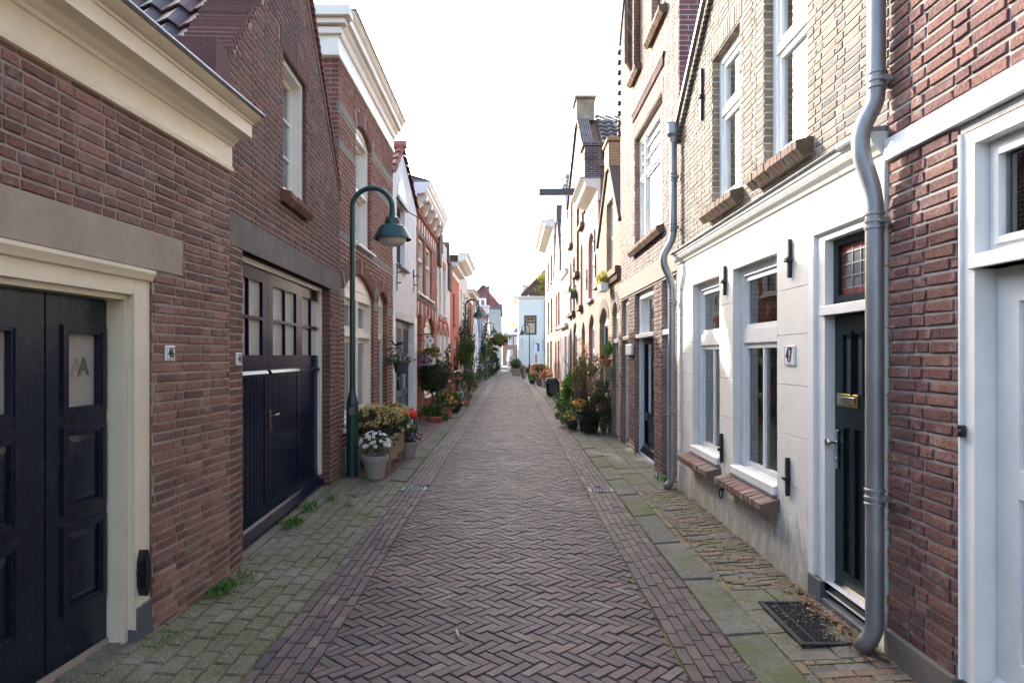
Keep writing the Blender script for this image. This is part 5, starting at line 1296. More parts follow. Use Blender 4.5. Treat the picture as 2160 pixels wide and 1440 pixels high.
mb = MB(f); holed(mb, q[0] + .102, q[1] - .102, .1, 2.298, [(q[0] + .2, q[1] - .2, .3, 1.0), (q[0] + .2, q[1] - .2, 1.2, 2.15)], -.1, .03); mb.box(q[0] + .11, q[1] - .11, -.16, -.131, .1, 2.29); obj('door', mb, GREYD, R6)
bu = f.u(1219.5); mb = MB(f); mb.bbox(bu - .09, bu + .09, -.3, 1.2, 6.55, 6.74, .012); mb.tube([(bu, .35, 6.74), (bu, .35, 6.84)], .02, 6); mb.tube([(bu, 1.1, 6.55), (bu, 1.1, 6.48)], .02, 6); obj('hoist_beam', mb, GREYD, R6)
coping(f, R6, [(0, 6.9), pk6, (f.L, 6.9)], (-.28, .07), .1, T39D)
mb = MB(f); c = pk6[0]; mb.bbox(c - .4, c + .4, -.45, .08, 8.7, 9.35, .012); mb.bbox(c - .46, c + .46, -.5, .14, 9.352, 9.43, .01); pieces('gable_block', mb, T43, R6)
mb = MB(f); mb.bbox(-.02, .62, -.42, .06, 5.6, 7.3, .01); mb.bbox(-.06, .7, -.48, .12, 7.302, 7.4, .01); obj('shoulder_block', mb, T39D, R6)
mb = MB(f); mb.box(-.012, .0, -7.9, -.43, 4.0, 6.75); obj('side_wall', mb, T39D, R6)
mb = MB(f); mb.bbox(-.1, .02, -7.9, -.45, 6.75, 6.95, .01); obj('eaves_board', mb, WHITE, R6)
mb = MB(); Aw = Vector((1, 0, 0)); O = Vector(f.world(-.12, -.5, 6.95)); Ud = Vector(f.world(pk6[0], 0, pk6[1])) - Vector(f.world(-.12, 0, 6.95))
tiles(mb, O, Aw, Ud, 6.0, Ud.length, .25, .33)
tiles(mb, Vector(f.world(f.L, -.3, 6.9)), Aw, Vector(f.world(pk6[0], 0, pk6[1])) - Vector(f.world(f.L, 0, 6.9)), 6, 3.6, .25, .33)
obj('roof', mb, TILE_D, R6)
sk = MB(); sp = MB(); Un = Ud.normalized(); Nn = Aw.cross(Un); Nn = Nn if Nn.z > 0 else -Nn
q0 = O + Aw * .72 + Un * 1.75 + Nn * .12
def slab(m_, p, a, b, n): m_.mesh([p, p + a, p + a + b, p + b, p + n, p + a + n, p + a + b + n, p + b + n], [(0, 3, 2, 1), (4, 5, 6, 7), (0, 1, 5, 4), (1, 2, 6, 5), (2, 3, 7, 6), (3, 0, 4, 7)])
for (x, y, w_, h_) in ((0, 0, .08, 1.0), (.62, 0, .08, 1.0), (.08, 0, .54, .08), (.08, .92, .54, .08)): slab(sk, q0 + Aw * x + Un * y, Aw * w_, Un * h_, Nn * .06)
so = obj('skylight', sk, LEAD, R6); slab(sp, q0 + Aw * .08 + Un * .08, Aw * .54, Un * .84, Nn * .02); obj('pane', sp, LEADED, so)
mb = MB(f); mb.prism_w([(-.1, 6.8), (pk6[0], pk6[1] - .1), (f.L, 6.75), (f.L, 6.7), (pk6[0], pk6[1] - .16), (-.1, 6.74)], -7.8, -.3); obj('roof_boards', mb, WOODB, R6)

# ---- farther right houses
f = RF(24.605, 28); P = lambda a, b: (f.u(a), f.u(b))
R7 = far_house('white_bell_gable_house', f, 'white fronted house with tall ornate bell gable next to the tan warehouse', PLASTER_L, 6.6, [(*P(1196, 1192), 4.9, 6.3, GREYD), (*P(1190, 1186.5), 4.9, 6.3, GREYD), (*P(1196, 1192.5), 2.9, 4.2, GREYD)], frame=WHITE, arches=[(*P(1196, 1192.5), 4.2, .25)], glass=GLASS_B, doors=[(*P(1195, 1191), .05, 2.4, WOODB)])
mb = MB(f); c = f.L / 2
prof = [(-1.5, 6.6), (-1.45, 6.9), (-1.1, 7.05), (-.95, 7.4), (-.7, 7.7), (-.62, 8.0), (-.45, 8.1), (0, 8.3)]
mb.prism_w([(c + a, z) for a, z in prof] + [(c - a, z) for a, z in prof[:-1][::-1]], -.3, .03); mb.bbox(c - .5, c + .5, -.35, .1, 8.05, 8.15, .01)
mb.lathe((c, -.12, 8.3), [(.04, 0), (.12, .06), (.05, .12), (.11, .2), (.12, .26), (.02, .38)], 12); obj('bell_gable', mb, PLASTER_B, R7)
mb = MB(f); mb.bbox(.0, f.L, -.05, .14, 2.72, 2.84, .01); mb.bbox(0, f.L, -.05, .14, 4.7, 4.82, .01); pieces('string_course', mb, WHITE, R7)
f = RF(28.005, 33); P = lambda a, b: (f.u(a), f.u(b))
R8 = far_house('rust_brick_gable_house', f, 'rust brick stepped gable house far down the right row', T35, 5, [(*P(1180.5, 1177), 2.9, 4.4), (*P(1175.5, 1172.5), 2.9, 4.4), (*P(1180, 1176.5), .6, 2.3), (*P(1174, 1171), .6, 2.3)], eave=5.4, peak=(f.L / 2, 7.9), cop=COPING, glass=GLASS_B, roofm=TILE_R)
mb = MB(f); mb.bbox(f.L / 2 - .4, f.L / 2 + .4, -.3, .06, 7.6, 8.3, .02); mb.bbox(.0, .5, -.3, .07, 5.2, 6.0, .02); pieces('gable_block', mb, T39D, R8)
f = RF(33.005, 41.5); P = lambda a, b: (f.u(a), f.u(b))
R9 = far_house('tan_cornice_house', f, 'tan brick house with white cornice last in the right row', T39, 7.6, [(*P(1165, 1161.5), 3.0, 4.6), (*P(1158.5, 1155.5), 3.0, 4.6), (*P(1165, 1161.5), 5.4, 6.8), (*P(1158, 1155), 5.4, 6.8), (*P(1164, 1160.5), .6, 2.4), (*P(1157.5, 1154.5), .6, 2.4)], corn=cprof(7.5, .7, .6), corn_mat=CREAM_P, glass=GLASS_B)
mb = MB(f); mb.prism_w([(0, 7.9), (f.L / 2, 9.6), (f.L, 7.9)], -8, -.8); obj('attic', mb, TILE_R, R9)

# ---- the white house that closes the right side, front towards us
f = Fac(5.2, 64, .58, 64, 'R'); fE = Fac(.58, 64, 5.2, 64, 'L')
f = fE
# Fac with side 'L' has normal (t_y,-t_x) = (0,-1): towards us
E1 = house('white_end_house', f, 'plain white end house with amber transom window and brown tiled roof facing down the street', 'house')
zz = lambda py: EYE - (py - HOR) / F * 64
ux = lambda px: (px - 1080) / F * 64 - .58
wn = (ux(1105.5), ux(1132), zz(706), zz(665))
front(f, E1, zz(628), [wn], [WHITE_HOUSE], D=9, rev=.15)
window(f, E1, *wn, [(0, 1, 0, .68), (0, 1, .68, 1)], rev=.04, fw=.14, sw=.03, mat=GREYD, glass=GLASS_B, curtain=[(.05, .35, .03, .66), (.6, .95, .03, .66)])
mb = MB(f); mb.box(wn[0] + .2, wn[1] - .2, -.1, -.085, wn[2] + (wn[3] - wn[2]) * .73, wn[3] - .2); obj('amber_transom', mb, AMBER, E1)
for px, py in ((1101, 726), (1124.5, 727), (1145, 728)): anchor(f, E1, ux(px), zz(py), 1.0)
mb = MB(f); mb.prism_u([(0.0, zz(630)), (.08, zz(630)), (.16, zz(626)), (.16, zz(625)), (0, zz(624))], -.02, f.L); mb.prism_w([(-.02, zz(631)), (-.35, zz(625)), (-.5, zz(624)), (-.02, zz(624))], -8.9, .16)
obj('cornice', mb, CREAM_P, E1)
mb = MB(); O = Vector((ux(1101) + .58, 64.0, zz(624))); 
tiles(mb, O, (1, 0, 0), (0, .62, .78), 4.8, 6.6, .26, .36, seg=4, clip=lambda x, y: x > (y * .72))
mb.tube([O + Vector((t * .72 - .05, t * .62, t * .78 + .05)) for t in (0, 2.2, 4.4, 6.7)], .17, 8)
mb.mesh([O + Vector((0, .05, -.02)), O + Vector((4.75, 4.15, 5.15)), O + Vector((4.75, 8, 5.15)), O + Vector((0, 8, -.02))], [(0, 1, 2, 3)])
obj('roof', mb, TILE_B, E1)
mb = MB(); mb.mesh([(1.5, 64.1, zz(625)), (6, 64.1, zz(625)), (6.2, 68, zz(625) + 4.95), (6.1, 68, zz(625) + 4.95)], [(0, 1, 2, 3)]); obj('roof_boards', mb, WOODB, E1)
mb = MB(f); mb.bbox(ux(1101), ux(1113), -2.0, -.9, zz(632), zz(600), .03); mb.bbox(ux(1101) - .06, ux(1113) + .06, -2.06, -.84, zz(600), zz(598), .01); obj('chimney', mb, WHITE_HOUSE, E1)
mb = MB(f); u = ux(1149); mb.tube([(u, .08, zz(785)), (u, .08, zz(632))], .05, 8); obj('downpipe', mb, ZINC, E1)
mb = MB(f); mb.bbox(.0, f.L, -.01, .03, -.1, .25, .01); pieces('plinth', mb, STONE_G, E1)

# ---- blue grey house with red hipped roof beyond the left row
Yh = 85.0
X = lambda px: (px - 1080) / F * Yh
Z = lambda py: EYE - (py - HOR) / F * Yh
f = Fac(X(978), Yh, X(1055), Yh, 'L')
E2 = house('hipped_roof_house', f, 'blue grey rendered house with steep red hipped roof at the far left', 'house')
ux2 = lambda px: X(px) - X(978)
front(f, E2, Z(648), [(ux2(1027), ux2(1031), Z(725), Z(700))], [PLASTER_B], D=14, rev=.15)
mb = MB(); ap = Vector((X(1017), Yh + 2.6, Z(599))); a, b = Vector((X(976), Yh - .15, Z(648))), Vector((X(1056), Yh - .15, Z(648)))
tiles(mb, a, (1, 0, 0), ap - Vector((X(1017), Yh - .15, Z(648))), b.x - a.x, (ap - Vector((X(1017), Yh - .15, Z(648)))).length, .3, .4, seg=3, clip=lambda x, y: (x > y * .62) and ((b.x - a.x) - x > y * .6))
ap2 = ap + Vector((0, 9, 0))
tiles(mb, Vector((b.x, Yh - .15, Z(648))), (0, 1, 0), Vector((ap.x - b.x, 0, ap.z - b.z)), 14, (Vector((ap.x - b.x, 0, ap.z - b.z))).length, .3, .4, seg=3, clip=lambda x, y: x > y * .75)
mb.mesh([(a.x, a.y + .1, a.z - .02), (b.x, b.y + .1, b.z - .02), (ap.x, ap.y, ap.z - .02)], [(0, 1, 2)]); mb.mesh([(b.x - .03, b.y, b.z - .02), (b.x - .03, b.y + 14, b.z - .02), (ap2.x, ap2.y, ap2.z - .02), (ap.x, ap.y, ap.z - .02)], [(0, 1, 2, 3)])
mb.mesh([(a.x, a.y, a.z), (a.x, a.y + 14, a.z), (ap2.x, ap2.y, ap2.z), (ap.x, ap.y, ap.z)], [(0, 1, 2, 3)])
for q_ in (a, b): mb.tube([q_ + (ap - q_) * t + Vector((0, 0, .06)) for t in (0, .33, .66, 1)], .16, 8)
mb.tube([ap + Vector((0, 0, .05)), ap2 + Vector((0, 0, .05))], .16, 8)
obj('roof', mb, TILE_R, E2)
mb = MB(f); mb.prism_u([(0, Z(652)), (.2, Z(650)), (.2, Z(647)), (0, Z(647))], 0, f.L + .2); mb.box(f.L, f.L + .2, -14, 0.2, Z(652), Z(647.5)); obj('gutter', mb, SLATE, E2)
mb = MB(f); u0, u1 = ux2(1017), ux2(1030); mb.bbox(u0, u1, -4.6, -3.6, Z(625), Z(600), .03); mb.bbox(u0 - .1, u1 + .1, -4.7, -3.5, Z(600), Z(597.5), .02)
for u in (u0 + .1, u1 - .2): mb.lathe((u + .06, -4.1, Z(597)), [(.09, 0), (.09, .3), (.13, .3), (.13, .36)], 10)
obj('chimney', mb, LEAD, E2)
mb = MB(f); u0, u1 = ux2(999), ux2(1027); zb, zt = Z(654), Z(629); mb.bbox(u0, u1, -2.5, .12, zt - .0, zt + .16, .02, 1)
holed(mb, u0 + .08, u1 - .08, zb, zt, [(u0 + .3, (u0 + u1) / 2 - .1, zb + .25, zt - .2), ((u0 + u1) / 2 + .1, u1 - .3, zb + .25, zt - .2)], .06, .3)
mb.box(u0 + .085, u1 - .085, -2.4, -.25, zb, zt - .01); dm = obj('dormer_window', mb, [WHITE, SLATE], E2)
mb = MB(f); mb.box(u0 + .3, u1 - .3, -.1, -.08, zb + .25, zt - .2); obj('pane', mb, LEADED, dm)
mb = MB(f); mb.bbox(f.L - .4, f.L + .15, -9, -6, Z(660), Z(632), .03); obj('side_dormer', mb, SLATE, E2)

# ---- the house across the end of the street
Yh = 118.0
f = Fac(X(1060) * 1.0, Yh, X(1112), Yh, 'L'); X = lambda px: (px - 1080) / F * Yh; Z = lambda py: EYE - (py - HOR) / F * Yh
f = Fac(X(1060), Yh, X(1120), Yh, 'L'); q = lambda px: X(px) - X(1060)
E3 = house('far_brick_house', f, 'far pinkish brick house with white eaves across the end of the street', 'house')
ws = [(q(1072), q(1081), Z(727), Z(710)), (q(1085), q(1094), Z(727), Z(710)), (q(1072), q(1081), Z(752), Z(737))]
front(f, E3, Z(706), ws, [T41], D=8, rev=.15)
for w in ws: window(f, E3, *w, [(0, .5, 0, 1), (.5, 1, 0, 1)], rev=.08, fw=.12, sw=.05, mat=WHITE)
mb = MB(f); mb.bbox(-.2, f.L + .2, -.1, .35, Z(706), Z(700), .03); obj('eaves_board', mb, WHITE, E3)
mb = MB(f); mb.prism_u([(.3, Z(700)), (-3.5, Z(688)), (-8, Z(700))][::-1], -.2, f.L + .2); obj('roof', mb, SLATE, E3)
mb = MB(f); mb.prism_w([(q(1083), Z(699)), (q(1091), Z(691)), (q(1099), Z(699))], -1.5, .2); obj('dormer_window', mb, SLATE, E3)
# ================================================================== GROUND
def g(x, y=0):
    a = abs(x + .07) - 1.31
    z = .035 * (1 - ((x + .07) / 1.31) ** 2) if a < 0 else min(.055, a * .075)
    return z + .009 * sin(x * 2.1 + y * .9) * sin(y * .55 + 1) + .004 * sin(x * 5.3 + 1) * sin(y * 4.1) + .003 * sin(x * 9 + y * 7) 
def paver(mb, poly, m=0, ch=.0055, lift=0., jit=.0035, sink=.014):
    n = len(poly); cx = sum(p[0] for p in poly) / n; cy = sum(p[1] for p in poly) / n
    dz = RND.uniform(-jit, jit) + lift; tx, ty = RND.uniform(-jit, jit) * 12, RND.uniform(-jit, jit) * 12
    vs = []
    for x, y in poly: vs.append((x, y, g(x, y) - sink))
    for x, y in poly:
        dx, dy = x - cx, y - cy; l = math.hypot(dx, dy) or 1; k = max(.3, 1 - ch * 1.5 / l)
        X, Y = cx + dx * k + RND.uniform(-.001, .001), cy + dy * k + RND.uniform(-.001, .001)
        vs.append((X, Y, g(X, Y) + dz + (X - cx) * tx * .3 + (Y - cy) * ty * .3))
    mb.mesh(vs, [tuple(range(n, 2 * n))] + [(i, (i + 1) % n, n + (i + 1) % n, n + i) for i in range(n)], m)
def clipx(poly, x0, x1, y0=-9, y1=999):
    return clip_poly(poly, [(1, 0, x1), (-1, 0, -x0), (0, 1, y1), (0, -1, -y0)])
DRAINS = [(-1.36, -1.05, 8.28, 8.52), (.93, 1.24, 8.22, 8.46), (-1.3, -1.02, 22.2, 22.42), (.93, 1.2, 24.0, 24.2)]
def in_drain(x, y, e=.02): return any(a - e < x < b + e and c - e < y < d + e for a, b, c, d in DRAINS)
mb = MB(); n_ = 3; w_ = .063; S = 2 * n_; r2 = sqrt(.5)
XL, XR, YE = -1.04, .9, 66.
def rot(a, b): return ((a + b) * r2 * w_ - .07, (a - b) * r2 * w_)
ymax = int(YE / w_ / r2) + 4
for rx in range(-40, ymax):
    for ry in range(-rx - 50, -rx + 50):
        X_, Y_ = rot(rx, ry)
        if not (-1.4 < X_ < 1.3 and .8 < Y_ < YE + .3): continue
        j = .045
        if (rx - ry) % S == 0: q = [(rx + j, ry + j), (rx + n_ - j, ry + j), (rx + n_ - j, ry + 1 - j), (rx + j, ry + 1 - j)]
        elif (rx - ry) % S == S - 1: q = [(rx + j, ry + j), (rx + 1 - j, ry + j), (rx + 1 - j, ry + n_ - j), (rx + j, ry + n_ - j)]
        else: continue
        q = [rot(*p) for p in q]
        q = [(x + .01 * sin(y * .7) + .006 * sin(y * 2.3 + x), y) for x, y in q]
        q = clipx(q, XL + .004, XR - .004, 1.0, YE)
        if len(q) > 2:
            a_ = abs(sum(q[i][0] * q[(i + 1) % len(q)][1] - q[(i + 1) % len(q)][0] * q[i][1] for i in range(len(q)))) / 2
            if a_ > .0012: paver(mb, q)
def courses(mb, x0, x1, y0, y1, nrow, L, m=0, jit=.003, j=.005, wob=.006, skip=None, ch=.004):
    w = (x1 - x0) / nrow
    for r in range(nrow):
        y = y0 + (r * .37 % 1) * L - L
        while y < y1:
            l = L * RND.uniform(.95, 1.05); a, b = max(y, y0), min(y + l - j, y1); y += l
            if b - a < .03: continue
            c = wob * sin(a * 1.3 + x0 * 3)
            if skip and skip(x0 + (r + .5) * w, (a + b) / 2): continue
            paver(mb, [(x0 + r * w + j / 2 + c, a), (x0 + (r + 1) * w - j / 2 + c, a), (x0 + (r + 1) * w - j / 2 + c, b), (x0 + r * w + j / 2 + c, b)], m, ch, 0, jit)
def cross(mb, x0, x1, y0, y1, wid, L, m=0, jit=.004, j=.006, ch=.004, lift=0.):
    """bricks laid across the pavement"""
    y = y0; r = 0
    while y < y1 - .02:
        h = wid * RND.uniform(.88, 1.1); x = x0 - (r % 3) * L / 3 - RND.uniform(0, .02)
        while x < x1:
            l = L * RND.uniform(.93, 1.05); a, b = max(x, x0), min(x + l - j, x1); x += l
            if b - a > .025: paver(mb, [(a, y), (b, y + RND.uniform(-.003, .003)), (b, y + h - j), (a, y + h - j)], m, ch, lift, jit)
        y += h; r += 1
courses(mb, XL - .33, XL, 1.0, YE, 5, .2, skip=in_drain)
courses(mb, XR, XR + .34, 1.0, YE, 5, .2, skip=in_drain)
struct('road', mb, PAVER)
mb = MB(); courses(mb, -2.27, XL - .335, .8, 8.88, 8, .215, jit=.004, j=.006, ch=.007)
struct('driveway_paving', mb, PAVER_C)
mb = MB()
def kerb(mb, x0, x1, y0, y1, L=1.0):
    y = y0
    while y < y1:
        l = min(L * RND.uniform(.97, 1.0), y1 - y)
        if l > .06:
            k = max(1, int(l / .25)); a, b = y + .004, y + l - .004
            e = .012
            P = [(x0 + .003, a), (x1 - .003, a), (x1 - .003, b), (x0 + .003, b)]
            paver(mb, P, 0, .008, .012, .002)
        y += L
kerb(mb, XR + .345, XR + .58, 1.0, 43); kerb(mb, XL - .56, XL - .335, 8.9, 62, 1.0)
struct('kerb', mb, KERB)
mb = MB(); x0 = XR + .585
courses(mb, x0, x0 + .055, 1.2, 8.2, 1, .21, 0, .004); cross(mb, x0 + .06, 2.01, 1.2, 3.62, .075, .2); cross(mb, x0 + .06, 2.01, 4.76, 8.18, .054, .195, jit=.007)
struct('brick_pavement_strip', mb, PAVER_S)
mb = MB()
def slabs(mb, x0, x1, y0, y1, nx, L, jit=.003):
    w = (x1 - x0) / nx; y = y0; r = 0
    while y < y1 - .03:
        b = min(y + L, y1)
        for i in range(nx): paver(mb, [(x0 + i * w + .003, y + .003), (x0 + (i + 1) * w - .003, y + .003), (x0 + (i + 1) * w - .003, b - .003), (x0 + i * w + .003, b - .003)], 0, .004, .004, jit)
        y += L; r += 1
slabs(mb, x0, 2.01, 3.63, 4.75, 2, .37); slabs(mb, x0, 2.01, 8.19, 43, 2, .4)
struct('slab_pavement', mb, SLAB)
mb = MB(); courses(mb, XL - .62, XL - .565, 8.9, 45, 1, .21); cross(mb, -2.27, XL - .625, 8.9, 45, .056, .2, jit=.004)
struct('brick_pavement', mb, PAVER_L)
# bed under the paving (what shows in the joints), and the ground to the horizon
mb = MB(); xs = [-2.7 + .1 * i for i in range(51)]; ys = [-6 + .5 * i for i in range(14)] + [1 + .15 * i for i in range(180)] + [28 + .5 * i for i in range(84)]
vs = [(x, y, g(x, y) - .0095) for y in ys for x in xs]; nx = len(xs)
mb.mesh(vs, [(j * nx + i, j * nx + i + 1, (j + 1) * nx + i + 1, (j + 1) * nx + i) for j in range(len(ys) - 1) for i in range(nx - 1)])
struct('paving_bed', mb, JOINT)
mb = MB(); mb.mesh([(-400, -400, -.12), (400, -400, -.12), (400, 900, -.12), (-400, 900, -.12)], [(0, 1, 2, 3)]); struct('ground', mb, EARTH)
mb = MB(); y = 66.0
courses(mb, -2.4, .6, 66.0, 78, 14, .4, jit=.002); struct('far_road', mb, PAVER)
mb = MB(); mb.mesh([(-3, 69, -.03), (3.4, 69, -.03), (3.4, 117.9, -.02), (-3, 117.9, -.02)], [(0, 1, 2, 3)]); struct('far_square', mb, SLAB)

# dirt and litter gathered along the walls: uncountable
mb = MB(); RL = random.Random(3)
def flake(mb, x, y, s, z0=0., m=0, curl=.3):
    a = RL.uniform(0, 2 * pi); t = RL.uniform(-curl, curl); u = RL.uniform(-curl, curl); z = g(x, y) + .004 + z0
    P = [(-.5, 0), (-.1, .3), (.5, .05), (.05, -.32)]
    vs = []
    for p, q in P:
        X, Y = (p * cos(a) - q * sin(a)) * s, (p * sin(a) + q * cos(a)) * s
        vs.append((x + X, y + Y, z + abs(p * t + q * u) * s + .002))
    mb.face(vs, m)
for i in range(1500):
    y = 2.6 + 14 * RL.random() ** 1.5; flake(mb, RL.choice([1.245, 1.245, 1.485, 1.54, 2.0 - RL.random() * .1]) + RL.gauss(0, .02), y, RL.uniform(.008, .022))
for i in range(1100):
    y = 4.7 + 3.6 * RL.random(); flake(mb, RL.uniform(1.5, 2.0), y, RL.uniform(.008, .02))
for i in range(900): flake(mb, RL.uniform(-2.1, 1.4), 2.4 + 16 * RL.random() ** 1.7, RL.uniform(.005, .013))
for i in range(500): flake(mb, RL.uniform(1.5, 1.98), RL.uniform(2.9, 4.7), RL.uniform(.006, .018))
struct('leaf_litter', mb, CHAFF, 'stuff', 'small pale bits of leaf and seed scattered in the joints of the paving')
mb = MB()
for i in range(150): flake(mb, 1.96 - abs(RL.gauss(0, .06)), RL.uniform(3.55, 4.75), RL.uniform(.025, .055), RL.uniform(0, .02), 0, .9)
for i in range(60): flake(mb, 1.5 + RL.random() * .45, RL.uniform(3.6, 4.5), RL.uniform(.02, .035), .012, 0, .6)
for i in range(60): flake(mb, 1.25 + RL.gauss(0, .025), RL.uniform(3.3, 8), RL.uniform(.02, .035), 0, 0, .7)
for i in range(60): flake(mb, RL.uniform(1.85, 2.0), RL.uniform(8.2, 12.5), RL.uniform(.03, .06), 0, 0, .8)
for i in range(26): flake(mb, RL.uniform(-2.1, 1.1), RL.uniform(3, 10), RL.uniform(.025, .045), 0, 0, .8)
struct('dead_leaves', mb, DEADLEAF, 'stuff', 'brown dead leaves gathered by the doorstep and along the kerb')

# drains
for k, (a, b, c, d) in enumerate(DRAINS):
    lab = ['cast iron gully grate on the left near the grey flower pot', 'cast iron gully grate on the right in line with the white house front', 'small gully grate farther up the left gutter', 'small gully grate farther up the right gutter'][k]
    cx, cy = (a + b) / 2, (c + d) / 2; z = g(cx, cy) + .004
    t = thing('drain_grate', (cx, cy, z), lab, 'drain', 'gully grates along the gutters')
    mb = MB(); mb.bbox(a, b, c, c + .02, z - .03, z + .004, .003); mb.bbox(a, b, d - .02, d, z - .03, z + .004, .003); mb.bbox(a, a + .04, c + .02, d - .02, z - .03, z + .004, .003); mb.bbox(b - .04, b, c + .02, d - .02, z - .03, z + .004, .003); obj('frame', mb, CASTIRON, t)
    mb = MB(); nb = 7
    for i in range(nb):
        x = a + .04 + (b - a - .08) * i / (nb - 1); mb.bbox(max(a + .04, x - .0075), min(b - .04, x + .0075), c + .02, d - .02, z - .03, z + .002, .002)
    mb.box(a + .04, b - .04, cy - .01, cy + .01, z - .03, z + .001); obj('bars', mb, CASTIRON, t)
    mb = MB(); mb.box(a + .03, b - .03, c + .015, d - .015, z - .06, z - .032); obj('pit', mb, INK, t)

# door mat of rubber mesh
mx0, mx1, my0, my1 = 1.6, 1.95, 3.77, 4.44
mt = thing('door_mat', (1.71, 4.1, g(1.7, 4)), 'worn black rubber mesh door mat on the mossy slabs before door 47', 'door mat')
mb = MB(); zb = g(1.7, 4.1) + .008
for a, b, c, d in ((mx0, mx1, my0, my0 + .03), (mx0, mx1, my1 - .03, my1), (mx0, mx0 + .03, my0 + .03, my1 - .03), (mx1 - .03, mx1, my0 + .03, my1 - .03)): mb.bbox(a, b, c, d, zb, zb + .016, .003)
mb.box(mx0 + .09, mx0 + .1, my0 + .03, my1 - .03, zb, zb + .012)
obj('rim', mb, TYRE, mt)
mb = MB()
for i in range(11):
    for j in range(22):
        x = mx0 + .045 + i * .028 + (j % 2) * .014; y = my0 + .045 + j * .028
        if x < mx1 - .04: mb.tube([(x + .014 * cos(t * pi / 3), y + .014 * sin(t * pi / 3), zb + .006) for t in range(6)], .0045, 4, close=True)
obj('mesh', mb, TYRE, mt)
o = MB(); o.tube([(-.305, 3.905, g(-.3, 3.9) + .012), (-.325, 3.985, g(-.3, 4) + .014)], .009, 8); tag(obj('paper_roll', o, PLASTER, loc=(-.31, 3.94, g(-.3, 3.94))), 'small white rolled stub of paper lying on the herringbone bricks', 'litter')

# ================================================================== PLANTS
def leafquad(mb, p, d, n, L, W, m=0, fold=.15):
    d = Vector(d).normalized(); n = Vector(n); s = d.cross(n); s = s.normalized() if s.length > 1e-6 else d.orthogonal().normalized(); n = s.cross(d).normalized()
    p = Vector(p)
    mb.face([p, p + d * L * .45 + s * W * .5 + n * W * fold, p + d * L, p + d * L * .45 - s * W * .5 + n * W * fold], m)
def rv(r): 
    while True:
        v = Vector((r.uniform(-1, 1), r.uniform(-1, 1), r.uniform(-1, 1)))
        if .05 < v.length < 1: return v
def bush(mb, c, rad, n, L, W, r, clumps=14, hollow=.4, m=0, up=.35, spread=.38, lo=None):
    """leaf clumps through an uneven ellipsoid"""
    c = Vector(c); cs = []
    for i in range(clumps):
        v = rv(r); v = v.normalized() * (hollow + (1 - hollow) * r.random() ** .6); cs.append((v, r.uniform(.55, 1.2)))
    for i in range(n):
        v, s = r.choice(cs); q = v + rv(r) * spread * s
        P = c + Vector((q.x * rad[0], q.y * rad[1], q.z * rad[2]))
        if lo is not None and P.z < lo: continue
        d = (q.normalized() * .5 + rv(r) * .8 + Vector((0, 0, up)))
        leafquad(mb, P, d, rv(r) + Vector((0, 0, .6)), L * r.uniform(.7, 1.3), W * r.uniform(.7, 1.3), m)
def ball(mb, c, R, n, L, W, r, m=0):
    for i in range(n):
        v = rv(r).normalized(); P = Vector(c) + v * R * (r.uniform(.88, 1.03) if i % 3 else r.uniform(.6, .9)) * (1 + .03 * sin(v.x * 9) * sin(v.z * 8 + v.y * 7))
        leafquad(mb, P, v * .5 + rv(r), v + rv(r) * .5, L * r.uniform(.7, 1.3), W * r.uniform(.7, 1.3), m)
def branches(mb, base, tips, r0, r, seg=5, wig=.05):
    for t in tips:
        b, t = Vector(base), Vector(t); P = []
        for i in range(seg + 1):
            q = b.lerp(t, i / seg); q.z += sin(i / seg * pi) * .05
            if 0 < i < seg: q += rv(r) * wig
            P.append(q)
        mb.tube(P, [r0 * (1 - .8 * i / seg) for i in range(seg + 1)], 5)
def disc_flower(mb, c, n, R, petals=10, m=0, mc=1):
    c, n = Vector(c), Vector(n).normalized(); a = n.orthogonal().normalized(); b = n.cross(a)
    for i in range(petals):
        t = 2 * pi * i / petals; d = a * cos(t) + b * sin(t); s = n.cross(d)
        mb.face([c + d * R * .25, c + d * R * .7 + s * R * .22 + n * R * .08, c + d * R + n * R * .02, c + d * R * .7 - s * R * .22 + n * R * .08], m)
    mb.mesh([c + n * R * .14] + [c + (a * cos(t * pi / 3) + b * sin(t * pi / 3)) * R * .3 + n * R * .04 for t in range(6)], [(0, i + 1, (i + 1) % 6 + 1) for i in range(6)], mc)
def tuft(name, x, y, n, L, label, r, group='weeds growing along the wall foot', wide=.05, leaf=None, W=.008):
    mb = MB(); z = g(x, y) - .005
    for i in range(n):
        a = r.uniform(0, 2 * pi); p = Vector((x + r.gauss(0, wide), y + r.gauss(0, wide * 1.6), z)); l = L * r.uniform(.5, 1.2)
        d = Vector((cos(a), sin(a), r.uniform(.5, 2.2))).normalized()
        leafquad(mb, p, d, (0, 0, 1), l, W * r.uniform(.7, 1.5))
    return tag(obj(name, mb, leaf or GRASS, loc=(x, y, z)), label, 'weed', group)
R_ = random.Random(5)
weeds = [(430, 1245, 'low green weed mat at the brick foot between garage 46 and door 44', 160, .05, .06, .02), (590, 1110, 'leafy weed by the second leaf of the black garage doors', 60, .1, .05, .03), (640, 1075, 'tall leafy weed by the third leaf of the black garage doors', 70, .1, .05, .026), (515, 1215, 'small weed clump at the stone threshold end of door 44', 40, .045, .03, .014),
         (700, 1055, 'bright grass tuft near the right pier of number 44', 70, .1, .035, .006), (735, 1065, 'thin grass tuft in the paving before the lamp', 40, .08, .03, .006), (480, 1240, 'dense grassy weed against the wall corner of number 46', 120, .06, .05, .01), (360, 1345, 'yellowish grass sprig at the foot of the brick pier 46', 30, .05, .03, .006), (745, 1045, 'pale moss tuft right of the lamp base', 40, .03, .04, .012), (605, 1105, 'dandelion like weed on the stone threshold', 30, .07, .03, .03)]
